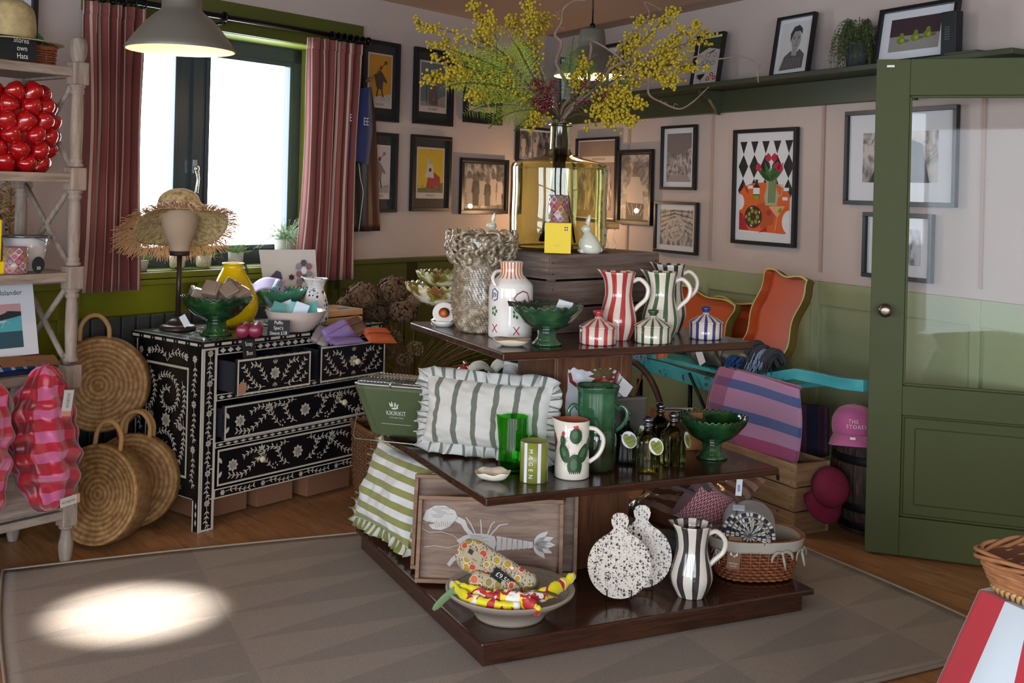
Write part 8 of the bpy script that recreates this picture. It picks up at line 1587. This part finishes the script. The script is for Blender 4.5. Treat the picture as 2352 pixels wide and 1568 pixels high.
def man(mb, f, x0, z0, x1, z1):
    w, h = x1-x0, z1-z0; X = lambda a: x0+w*a; Y = lambda b: z0+h*b; rect(mb, f, x0, z0, x1, z1, 0, 0)
    mb.shape([(X(.08), Y(.0)), (X(.88), Y(.02)), (X(.90), Y(.30)), (X(.72), Y(.42)), (X(.55), Y(.30)), (X(.42), Y(.40)), (X(.20), Y(.28))], f, .0004, 1); mb.shape([(X(.45), Y(.30)), (X(.62), Y(.28)), (X(.66), Y(.46)), (X(.45), Y(.48))], f, .0007, 3)
    mb.shape(oval(X(.56), Y(.62), w*.165, h*.20), f, .0008, 3); mb.shape([(X(.36), Y(.58)), (X(.34), Y(.76)), (X(.44), Y(.90)), (X(.62), Y(.93)), (X(.74), Y(.84)), (X(.75), Y(.72)), (X(.66), Y(.80)), (X(.48), Y(.80)), (X(.42), Y(.70))], f, .0010, 2)
    for a, b in ((.49, .65), (.64, .65)): mb.shape(oval(X(a), Y(b), w*.035, h*.012), f, .0012, 2); mb.shape(stroke([(X(a-.05), Y(b+.035)), (X(a+.05), Y(b+.04))], h*.012), f, .0012, 2)
    mb.shape(stroke([(X(.58), Y(.63)), (X(.60), Y(.56)), (X(.56), Y(.555))], w*.012), f, .0012, 2); mb.shape(stroke([(X(.51), Y(.50)), (X(.63), Y(.505))], h*.012), f, .0012, 2)
    for k in range(8): mb.shape(stroke([(X(.15+.09*k), Y(.03)), (X(.22+.08*k), Y(.24))], w*.01), f, .0008, 3)
    return [I('#bdbcba'), I('#4c4a4a'), I('#2e2c2c'), I('#8c8886')]
shelfpic((1773, 179), (1860, 170), (1883, 28), 'black-framed pencil portrait of a person leaning on the high shelf', .014, .020, man)
def pears(mb, f, x0, z0, x1, z1):
    w, h = x1-x0, z1-z0; rect(mb, f, x0, z0, x1, z1, 0, 0); rect(mb, f, x0, z0+h*.46, x1, z1, .0003, 1)
    for k in range(26): rect(mb, f, x0+w*k/26, z0+h*.47, x0+w*(k/26+.012), z1-h*.01, .0005, 2)
    for k, x in enumerate((.24, .52, .76)): z = .33+.05*k; mb.shape(oval(x0+w*(x+.09), z0+h*(z-.03), w*.09, h*.05), f, .0005, 3); mb.shape(oval(x0+w*x, z0+h*z, w*.085, h*.115), f, .0007, 4); mb.shape(oval(x0+w*(x+.01), z0+h*(z+.13), w*.045, h*.10), f, .0008, 4); mb.shape(oval(x0+w*(x+.03), z0+h*(z-.01), w*.035, h*.06), f, .0010, 5)
    return [I('#84807a'), I('#3a262e'), I('#241820'), I('#5c5a50'), I('#66741c'), I('#8a9a30')]
shelfpic((2011, 146), (2192, 131), (2217, -5), 'large black-framed still life of three green pears leaning on the high shelf', .018, (.05, .04, .07, .035), pears)
def pale_art(mb, f, x0, z0, x1, z1):
    w, h = x1-x0, z1-z0; rect(mb, f, x0, z0, x1, z1, 0, 0); mb.shape([(x0+w*.4, z0), (x0+w*.6, z0), (x0+w*.65, z0+h*.8), (x0+w*.42, z0+h*.8)], f, .0004, 1); rect(mb, f, x0+w*.2, z0+h*.1, x0+w*.3, z0+h*.7, .0004, 2); return [I('#8c7c74'), I('#9a7448'), I('#6c6a68')]
shelfpic((1330, 232), (1425, 222), (1450, 62), 'black-framed pale print leaning in the corner behind the hanging lamp', .022, .035, pale_art, h=.34)
A = wallA(1283, 90, -.05); t_ = picture('small pale framed drawing leaning in the far corner left of the lamp', Matrix.Translation(Vector((CORNER.x-.01, CORNER.y-.24, ZS))) @ Matrix.Rotation(radians(5), 4, 'Z') @ Matrix.Rotation(-.1, 4, 'X'), .20, .30, .010, .02, mouse)
# trailing plant, speaker box on the high shelf
IVY = mat('ivy_green', '#47552e', .6, var=.3, vs=20); q = wallB(1968, 152, -.11); t = thing('trailing_plant', 'trailing small-leaved plant in a dark pot on the high shelf', 'potted plant', Vector((q.x, q.y, ZS)))
mb = MB(); mb.lathe([(0, 0), (.045, 0), (.058, .11), (.053, .11), (.045, .02), (0, .02)], 28); mb.build('pot', mat('slate_pot', '#34363c', .6), t)
rn = random.Random(21); mb = MB()
for k in range(150):
    a = rn.uniform(0, 6.28); r_ = rn.uniform(.05, .12); top = rn.uniform(.03, .12); out = Vector((cos(a), sin(a)*.6, 0)); end = rn.choice((-.02, .02, .05, .0)); P = curve_pts([(0, 0, .11), out*r_*.6+Vector((0, 0, .11+top)), out*r_+Vector((0, 0, .11+top*.4)), out*(r_+.02)+Vector((0, -.02, .02+end))], 14)
    mb.tube(P, .0008, 3, cap=False)
    for q_ in P[3:]:
        for s_ in range(2): d = Vector((rn.gauss(0, 1), rn.gauss(0, 1), rn.gauss(0, .7))).normalized()*rn.uniform(.007, .012); sd = d.cross(Vector((rn.random(), rn.random(), 1))).normalized()*.0035; mb.add([q_, q_+d*.5+sd, q_+d, q_+d*.5-sd], [(0, 1, 2, 3)])
mb.v = [Vector((v.x, min(v.y, .09), max(v.z, .003))) if abs(v.x) < .07 and v.y > -.10 else Vector((v.x, min(v.y, .09), v.z)) for v in mb.v]; mb.build('foliage', IVY, t)
q = wallB(2197, 128, -.12); t = thing('gift_bottle_box', 'tall black box with small pale lettering standing in front of the pears picture', 'box', Vector((q.x, q.y, ZS))-AX(THB)*.045-AY(THB)*.04, THB); hb = .19
mb = MB(); mb.box((.035, .02, hb/2), (.075, .045, hb)); mb.build('body', mat('black_card', '#101216', .5), t, bevel=.003)
mb = MB(); f = flat_xz(-.0026)
for k in range(6): mb.text('eau de la', .007, f, .0004, 0, .03, .125-.010*k)
mb.build('lettering', I('#8c8c90'), t)
t = thing('dark_book', 'flat dark book lying at the right end of the high shelf', 'book', Vector((wallB(2185, 133, -.14).x, wallB(2185, 133, -.14).y, ZS))+AX(THB)*.09, THB); mb = MB(); mb.box((0, 0, .006), (.16, .11, .012)); mb.build('cover', FOREST, t, bevel=.002)
# ================================================================ aprons hanging by the curtain
def hang(pxs, off, thick_=.006, wav=.012, n=14):
    L, R = pxs; lc = curve_pts([wallA(x, y, off) for x, y in L], 24); rc = curve_pts([wallA(x, y, off) for x, y in R], 24)
    return lambda u, v: (lambda i, f_: lc[i].lerp(lc[min(i+1, 24)], f_).lerp(rc[i].lerp(rc[min(i+1, 24)], f_), u)-AY(THA)*(wav*(1-abs(2*u-1))*(1+sin(u*n+v*2))))(*(lambda s_: (min(23, int(s_)), s_-min(23, int(s_))))((1-v)*24))
t = thing('apron', 'dark brown and black leather apron with white cord hanging beside the right curtain', 'apron', (0, 0, 0)); mb = MB()
mb.grid(hang(([(822, 205), (818, 300), (808, 400), (798, 532)], [(852, 200), (862, 270), (868, 400), (873, 530)]), -.055), 24, 24)
mb.build('leather_body', mat('oxblood_leather', '#3a1a18', .5, fn=lambda g, v: g.mix(g.m('LESS_THAN', g.sep(g.uv())[0], .48), '#3e1c19', '#211d1a'), bump=.2, bs=60), t, solid=.003)
mb = MB(); mb.tube(curve_pts([wallA(x, y, -.085) for x, y in ((824, 375), (828, 410), (834, 440), (830, 480), (824, 530))], 24), .002, 5); mb.build('white_cord', mat('white_cord', '#c4bcb4', .8), t)
mb = MB(); mb.tube(curve_pts([wallA(x, y, -.06) for x, y in ((826, 208), (830, 150), (828, 100))], 10), .006, 6, flat=.3); mb.build('neck_strap', mat('dark_strap', '#24221e', .7), t)
t = thing('apron', 'navy blue apron with white EE lettering draped over the brown apron', 'apron', (0, 0, 0)); mb = MB(); NF = hang(([(818, 205), (806, 250), (792, 320), (790, 362)], [(852, 198), (853, 240), (855, 300), (846, 378)]), -.10, wav=.02, n=9); mb.grid(NF, 24, 24); mb.build('cloth', mat('navy_cotton', '#1a2350', .9, sheen=.3, bump=.3, bs=200), t, solid=.003)
mb = MB(); fl_ = Matrix.Translation(wallA(840, 280, -.150)) @ Matrix.Rotation(THA, 4, 'Z'); ff = lambda x, z, hh: fl_ @ Vector((x, -hh, z)); mb.text('EE', .060, ff, 0, 0, .004, 0, sx=.7); fl2 = Matrix.Translation(wallA(806, 271, -.135)) @ Matrix.Rotation(THA, 4, 'Z'); mb.text('E', .055, lambda x, z, hh: fl2 @ Vector((x, -hh, z)), 0, 0, 0, 0, sx=.7); mb.build('white_lettering', I('#b4b8c4'), t)
t = thing('coat_hook', 'small wooden coat hook above the navy apron', 'hook', CORNER, THA); u_, z_ = uz(wallA(840, 187, -.03), THA); mb = MB(); mb.tube([(u_, 0, z_), (u_, -.06, z_+.008)], .009, 8); mb.ball((u_, -.065, z_+.01), .014, 12, 8); mb.build('peg', mat('hook_wood', '#7a5440', .5), t)
# ================================================================ hanging lamps
ALU2 = mat('spun_aluminium', '#6c6a60', .42, .3); SHIN = mat('lamp_inner_white', '#f0e0c0', .5)
def pendant(label, px, py, d, R_, watts, glow=6, aim=None):
    p = W(px, py, d); t = thing('pendant_lamp', label, 'lamp', p)      # p = centre of the rim
    k = R_/.17; P = [(.17, 0), (.172, .004), (.16, .022), (.140, .050), (.115, .082), (.088, .108), (.070, .122), (.064, .130), (.062, .132), (.061, .160), (.055, .205), (.050, .212), (.012, .216)]
    P = [(a*k, b*k) for a, b in P]; mb = MB(); mb.lathe(P[:8], 64, capb=False); mb.lathe(P[7:], 64, capb=False); mb.build('shade', ALU2, t)
    mb = MB(); mb.lathe([(a*.985, b-.002+.001*(b < .001)) for a, b in P[:8]][::1]+[(.02*k, .15*k)], 64, capb=False); mb.f = [tuple(reversed(f)) for f in mb.f]; mb.build('inner_shade', SHIN, t)
    mb = MB(); mb.tube([(0, 0, .214*k), (0, 0, H_CEIL-p.z)], .004, 8); mb.build('flex', POLE, t); mb = MB(); mb.lathe([(.013, .21*k), (.013, .235*k), (.006, .24*k)], 16, capt=True); mb.build('cord_grip', POLE, t)
    mb = MB(); mb.lathe([(.05, H_CEIL-p.z-.03), (.045, H_CEIL-p.z-.002)], 24, capb=True); mb.build('ceiling_rose', ALU2, t)
    mb = MB(); mb.ball((0, 0, .06*k), .028, 16, 10); b = mb.build('bulb', mat('warm_bulb', '#ffd9a0', .4, emit=glow), t); b.visible_shadow = True
    light('bulb_light', 'POINT', (0, 0, .018*k), watts, (1, .66, .36), .03, parent=t)
    if aim: d_ = Vector(aim)-p; s_ = light('rug_pool_spot', 'SPOT', (0, 0, .01), 430, (1, .93, .85), .02, parent=t, spot_size=radians(20), spot_blend=1); s_.rotation_euler = d_.to_track_quat('-Z', 'Y').to_euler()  # extra narrow spot, added to throw a bright pool on the rug
    return t, p
pl1, pp1 = pendant('large brushed metal pendant lamp hanging in front of the window', 415, 116, 3.72, .178, 1.5, aim=Z(310, 1412))
pl2, pp2 = pendant('brushed metal pendant lamp hanging behind the flowers near the corner', 1358, 176, 5.3, .18, 5)
# small warm table lamp in the far corner behind the jar
q = Vector((.30, 7.05, 0)); t = thing('table_lamp', 'small warm lamp on a slim stand in the far corner behind the jar', 'lamp', q)
mb = MB(); mb.lathe([(0, 0), (.12, 0), (.12, .015), (.015, .03), (.012, 1.10), (0, 1.10)], 28); mb.build('stand', MATS['dark_metal'], t); mb = MB(); mb.lathe([(.055, 1.10), (.05, 1.24)], 28); mb.build('glowing_shade', mat('amber_shade', '#7a4a20', .6, emit=.12), t)
light('corner_lamp_light', 'POINT', (0, -.0, 1.31), 5, (1, .60, .30), .015, parent=t)
# ================================================================ the arrangement in the jar
STEM = mat('branch_brown', '#4a3c2c', .8); MIM = mat('mimosa_yellow', '#a8921c', .8, var=.2, vs=60); WIL = mat('willow_bark', '#7a6656', .7); BER = mat('dark_red_berry', '#56101c', .2, coat=.4)
neck = jneck+Vector((0, 0, -.02)); base_ = jc+Vector((0, 0, .03)); NP = (1283, 288)
DN = neck.y
def inside(x, seed):
    r_ = random.Random(seed*7+1); return [base_+Vector((r_.uniform(-.07, .07), r_.uniform(-.06, .06), 0)), neck+Vector((x, r_.uniform(-.012, .012), -.12)), neck+Vector((x, r_.uniform(-.012, .012), .02))]
BALL = None
def mimosa(seed, pts, dd, dens=1, group='yellow mimosa sprays in the glass jar', r=.0062):
    rn = random.Random(seed); n = len(pts); P3 = inside(rn.uniform(-.02, .02), seed)+[W(px, py, DN+dd*(i+1)/n) for i, (px, py) in enumerate(pts)]
    C = curve_pts(P3, 16*len(P3)); side = 'left' if pts[-1][0] < 1200 else 'right'; t = thing('mimosa_branch', 'arching spray of yellow mimosa balls rising from the glass jar on its %s side' % side, 'flowers', (0, 0, 0), group=group+' '+side)
    mb = MB(); mb.tube(C, [.0028-.0018*i/len(C) for i in range(len(C))], 5); fl_ = MB(); start = int(len(C)*.60); L = len(C)
    def balls(P, m_, rr=r):
        for q in P: 
            for k in range(m_): fl_.ball(q+Vector((rn.gauss(0, .010), rn.gauss(0, .010), rn.gauss(0, .009))), rr*rn.uniform(.75, 1.15), 7, 5)
    for i in range(start, L, 1):
        if rn.random() < .62*dens:
            q = C[i]; d = (C[min(i+1, L-1)]-C[i-1]).normalized(); sv = Vector((rn.gauss(0, 1), rn.gauss(0, .6), rn.gauss(0, 1))).normalized(); ln = rn.uniform(.02, .055)*(1.1-.5*(i-start)/(L-start)); e = q+d*ln*.8+sv*ln; mb.tube([q, q.lerp(e, .6)+Vector((0, 0, .004)), e], .0009, 4); balls([q.lerp(e, s_) for s_ in (.45, .75, 1)], 2)
    balls([C[-1], C[-2]], 3); mb.build('branch', STEM, t); fl_.build('blossom', MIM, t); return t
LB = [([(1240, 230), (1130, 130), (1040, 75), (966, 58)], -.05), ([(1230, 230), (1120, 160), (1050, 120), (998, 98)], .1), ([(1250, 220), (1180, 140), (1120, 60), (1085, 8)], .05), ([(1240, 225), (1150, 130), (1100, 80), (1130, 45)], -.15), ([(1255, 220), (1215, 140), (1190, 80), (1172, 55)], .1), ([(1260, 210), (1225, 120), (1218, 60), (1216, 18)], -.05), ([(1258, 220), (1215, 130), (1235, 70), (1255, 45)], .15), ([(1235, 235), (1120, 180), (1060, 150), (1003, 130)], -.2), ([(1225, 250), (1110, 210), (1040, 190), (980, 178)], -.1), ([(1240, 240), (1150, 190), (1080, 165), (1030, 168)], -.3), ([(1250, 245), (1180, 215), (1120, 220), (1092, 230)], -.25), ([(1265, 262), (1238, 262), (1232, 276), (1214, 284)], -.16),
      ([(1330, 230), (1430, 140), (1500, 70), (1544, 28)], .1), ([(1330, 235), (1440, 160), (1530, 100), (1600, 52)], .0), ([(1330, 235), (1450, 170), (1550, 110), (1625, 85)], .1), ([(1335, 240), (1450, 190), (1530, 150), (1600, 160)], -.1), ([(1335, 235), (1450, 165), (1530, 175), (1540, 190)], -.2), ([(1325, 225), (1400, 150), (1450, 90), (1475, 48)], .2), ([(1330, 240), (1420, 170), (1500, 150), (1545, 135)], -.15), ([(1320, 250), (1380, 225), (1410, 215), (1432, 210)], -.2), ([(1322, 265), (1370, 250), (1410, 262), (1455, 272)], -.28), ([(1318, 262), (1360, 268), (1390, 270), (1414, 282)], -.25), ([(1322, 250), (1390, 232), (1430, 232), (1470, 238)], -.22), ([(1310, 230), (1320, 200), (1330, 170), (1345, 145)], -.1)]
for k, (pts, dd) in enumerate(LB): mimosa(k+1, pts, dd, 1.0 if k not in (11,) else .7)
# ferns
FERN = mat('fern_green', '#7f9030', .65, var=.2, vs=9); FERN2 = mat('fern_green_dark', '#4c6a30', .6, var=.2, vs=9)
def fern(seed, pts, dd, w, m=FERN, up=0):
    rn = random.Random(seed+50); n = len(pts); P3 = inside(rn.uniform(-.02, .02), seed+3)+[W(px, py, DN+dd*(i+1)/n) for i, (px, py) in enumerate(pts)]; C = curve_pts(P3, 100); side = 'left' if pts[-1][0] < 1250 else 'right'
    t = thing('fern_frond', 'feathery green fern frond spreading from the glass jar to the %s' % side, 'fern', (0, 0, 0), group='fern fronds in the glass jar '+side); mb = MB(); mb.tube(C, .0015, 5); mb.build('stem', mat('fern_stem', '#4a4420', .8), t); mb = MB(); s0_ = 46
    for i in range(s0_, 100, 2):
        t0 = (i-s0_)/(100-s0_); d = (C[min(i+1, 100)]-C[i-1]).normalized(); vw = Vector((0, 1, 0)); nrm = (vw-d*vw.dot(d)).normalized(); sd = d.cross(nrm); L = w*rn.uniform(.85, 1.1)*(sin(pi*(t0*.86+.12))**.8)*(1-.25*t0)
        for sg in (1, -1):
            dr = (sd*sg+d*.45+nrm*.12*rn.uniform(-1, 1)+Vector((0, 0, -.15))).normalized(); m2 = 8; pv = dr.cross(nrm).normalized()
            for k in range(1, m2+1):
                s_ = k/m2; q = C[i]+dr*(L*s_); ll = L*.16*(1.15-s_); 
                for s2 in (1, -1): e = q+(pv*s2+dr*.5).normalized()*ll+nrm*ll*rn.uniform(-.4, .4); wv = dr*(ll*.36); mb.add([q-wv, q+wv, e], [(0, 1, 2)])
            mb.add([C[i]-pv*.0004, C[i]+dr*L, C[i]+pv*.0004], [(0, 1, 2)])
    o = mb.build('leaflets', m, t); return t
for k, (pts, dd, w, m) in enumerate((([(1220, 240), (1150, 200), (1070, 190), (1008, 205)], -.35, .095, FERN), ([(1225, 250), (1160, 240), (1110, 245), (1060, 262)], -.38, .09, FERN), ([(1240, 255), (1190, 255), (1150, 270), (1122, 295)], -.35, .065, FERN), ([(1235, 235), (1150, 160), (1080, 130), (1030, 112)], -.2, .08, FERN), ([(1240, 230), (1180, 150), (1140, 110), (1100, 95)], -.1, .075, FERN), ([(1250, 225), (1210, 150), (1190, 110), (1175, 90)], -.1, .075, FERN), ([(1225, 240), (1140, 185), (1090, 160), (1045, 150)], -.28, .10, FERN), ([(1245, 262), (1215, 270), (1195, 285), (1180, 300)], -.3, .055, FERN), ([(1255, 240), (1235, 180), (1225, 130), (1232, 95)], .0, .06, FERN2), ([(1300, 200), (1308, 160), (1312, 120), (1318, 86)], -.18, .062, FERN2), ([(1340, 240), (1390, 205), (1420, 190), (1450, 195)], -.1, .06, FERN2), ([(1320, 220), (1345, 180), (1358, 160), (1370, 140)], -.16, .045, FERN2), ([(1235, 228), (1160, 175), (1120, 150), (1085, 140)], -.15, .085, FERN))): fern(k, pts, dd, w, m)
# twisted willow
def willow(seed, pts, dd, r0=.0075, r1=.002, lab='twisted bare willow branch rising from the glass jar'):
    rn = random.Random(seed+90); n = len(pts); P3 = inside(rn.uniform(-.02, .02), seed+20)+[W(px, py, DN+dd*(i+1)/n+.02*sin(i*2.1+seed)) for i, (px, py) in enumerate(pts)]; C = curve_pts(P3, 14*len(P3)); t = thing('willow_branch', lab, 'branch', (0, 0, 0)); mb = MB(); N = len(C); mb.tube(C, [r0+(r1-r0)*i/N for i in range(N)], 8); mb.build('bark', WIL, t); mb = MB()
    for k in range(4): i = int(N*rn.uniform(.5, .98)); q = C[i]; a = Vector((rn.gauss(0, 1), rn.gauss(0, .5), rn.gauss(0, 1))).normalized(); b = Vector((a.z, 0, -a.x)); mb.tube(curve_pts([q, q+a*.012+b*.006, q+a*.022-b*.004, q+a*.030+b*.008], 8), [.0014]*5+[.001]*4, 5)
    mb.build('twigs', WIL, t)
willow(1, [(1278, 250), (1262, 205), (1240, 150), (1220, 110), (1217, 60), (1205, 25), (1198, -5)], .05, .009, .005, 'twisted willow branch rising left of centre to the top edge of the photo')
willow(2, [(1290, 250), (1310, 215), (1285, 160), (1278, 140), (1290, 100), (1275, 80), (1290, 50), (1295, 20), (1320, 2), (1345, 2)], -.05, .009, .004, 'twisted willow branch curling up behind the pendant lamp to the top edge')
willow(3, [(1300, 255), (1320, 235), (1350, 200), (1353, 150), (1358, 110), (1357, 96), (1375, 100), (1420, 130), (1445, 158)], -.1, .009, .003, 'twisted willow branch arching over in front of the pendant lamp')
willow(4, [(1300, 262), (1340, 225), (1390, 190), (1400, 160), (1440, 140), (1480, 130), (1560, 145), (1600, 130), (1650, 135), (1700, 130), (1735, 145), (1742, 190)], -.15, .008, .002, 'long twisted willow branch reaching right in front of the cocktail picture')
willow(5, [(1300, 265), (1330, 240), (1370, 215), (1440, 170), (1480, 135), (1492, 170), (1490, 215), (1520, 235), (1560, 250), (1590, 235), (1615, 212), (1628, 200)], -.25, .008, .002, 'twisted willow branch dipping in a wave below the high shelf')
willow(6, [(1310, 245), (1370, 190), (1430, 100), (1490, 40), (1480, 5), (1510, 18), (1528, 36)], .1, .005, .001, 'thin twisted willow twig near the ceiling on the right')
for k, (pts, dd) in enumerate((([(1265, 250), (1250, 225), (1240, 200), (1232, 180)], -.22), ([(1262, 245), (1262, 215), (1268, 195)], -.24), ([(1258, 255), (1240, 240), (1230, 225)], -.26), ([(1325, 245), (1370, 222), (1410, 205)], -.2), ([(1315, 235), (1335, 205), (1345, 190)], -.15))):
    rn = random.Random(k+70); P3 = inside(0, k+60)+[W(px, py, DN+dd*(i+1)/len(pts)) for i, (px, py) in enumerate(pts)]; C = curve_pts(P3, 40); t = thing('berry_stem', 'stem of dark red berries among the branches, %s' % ('left of the willow' if k < 3 else 'right of the willow'), 'berries', (0, 0, 0), group='berry stems '+('left' if k < 3 else 'right')); mb = MB(); mb.tube(C, .0012, 5); mb.build('stem', STEM, t); mb = MB()
    for i in range(24, 41):
        for j in range(3 if k < 3 else 1): mb.ball(C[i]+Vector((rn.gauss(0, .014), rn.gauss(0, .012), rn.gauss(0, .012))), .0058*rn.uniform(.8, 1.1), 8, 6)
    mb.build('berries', BER, t)
# ================================================================ dried flowers between chest and stand
DRY = mat('dried_hydrangea', '#5e4630', .95, var=.35, vs=40); DRY2 = mat('dried_allium', '#6e5a40', .95, var=.3, vs=50); DST = MATS['dry_stem']
vb = Vector((W(930, 1000, 5.45).x, 5.45, 0)); t = thing('floor_vase', 'tall dark vase on the floor holding the dried flowers', 'vase', vb); mb = MB(); mb.lathe(thick([(.09, 0), (.12, .06), (.13, .2), (.10, .36), (.06, .44), (.07, .48)], .006, 26), 36); mb.build('body', mat('dark_vase', '#1c1a18', .4), t)
vt = vb+Vector((0, 0, .46))
def drybunch(name, lab, group, px, py, d, r, n, m, seed, flo=.006, style=0):
    rn = random.Random(seed); c = W(px, py, d)-vt; t = thing(name, lab, 'dried flowers', vt, 0, group); mb = MB(); st = MB(); st.tube(curve_pts([(0, 0, -.2), c*.5+Vector((rn.uniform(-.02, .02), 0, .02)), c-Vector((0, 0, r*.6))], 10), .0022, 5)
    for k in range(n):
        v = Vector((rn.gauss(0, 1), rn.gauss(0, 1), rn.gauss(0, 1))).normalized(); q = c+Vector((v.x*r, v.y*r*.8, v.z*r*.8))*rn.uniform(.75, 1.05)
        if style == 0:
            s_ = flo*rn.uniform(.7, 1.3)*1.6; a = v.orthogonal().normalized()*s_; b = v.cross(a).normalized()*s_; mb.add([q-a, q-b, q+a, q+b, q+v*s_*.35], [(0, 1, 4), (1, 2, 4), (2, 3, 4), (3, 0, 4)])
        else: st.tube([c*.98, q], .0006, 3, cap=False); mb.ball(q, flo*.5, 5, 4)
    st.build('stems', DST, t); o = mb.build('flower_head', m, t); o['kind'] = 'stuff'; return t
for k, (px, py, r) in enumerate(((835, 680, .085), (905, 665, .085), (860, 720, .09), (925, 715, .075), (800, 700, .055), (880, 765, .06), (955, 690, .04))): drybunch('dried_hydrangea', 'large brown dried hydrangea head between the chest and the display stand', 'brown dried hydrangea heads', px, py, 5.45+.08*(k % 3), r, 620, DRY, k)
for k, (px, py, r) in enumerate(((905, 775, .045), (955, 800, .042), (930, 825, .04), (890, 810, .035))): drybunch('dried_allium', 'round dried allium seed head beside the chest of drawers', 'dried allium seed heads', px, py, 5.3, r, 170, DRY2, k+30, .007, 1)
rn = random.Random(5)
t = thing('dried_grass', 'fan of thin dried grass stems below the hydrangea heads', 'dried flowers', vt); mb = MB()
for k in range(110): px = rn.choice((rn.uniform(880, 960), rn.uniform(995, 1125))); e = W(px, rn.uniform(770, 850), 5.3+rn.uniform(-.1, .2))-vt; mb.tube(curve_pts([(rn.uniform(-.04, .04), rn.uniform(-.04, .04), -.2), e*.5, e], 5), .0013, 3, cap=False)
o = mb.build('grass_stems', DST, t); o['kind'] = 'stuff'
q = Z(885, 1085, 0); t = thing('wicker_basket', 'tall brown wicker basket on the floor between the chest and the stand', 'basket', Vector((W(915, 1000, 4.95).x, 4.95, .004)), THU); wicker(t, .16, .14, .36, 1.12, 26, 26, .0055, mat('brown_wicker_tall', '#6a4628', .7, var=.2, vs=20), pw=8)
bpy.context.view_layer.update()
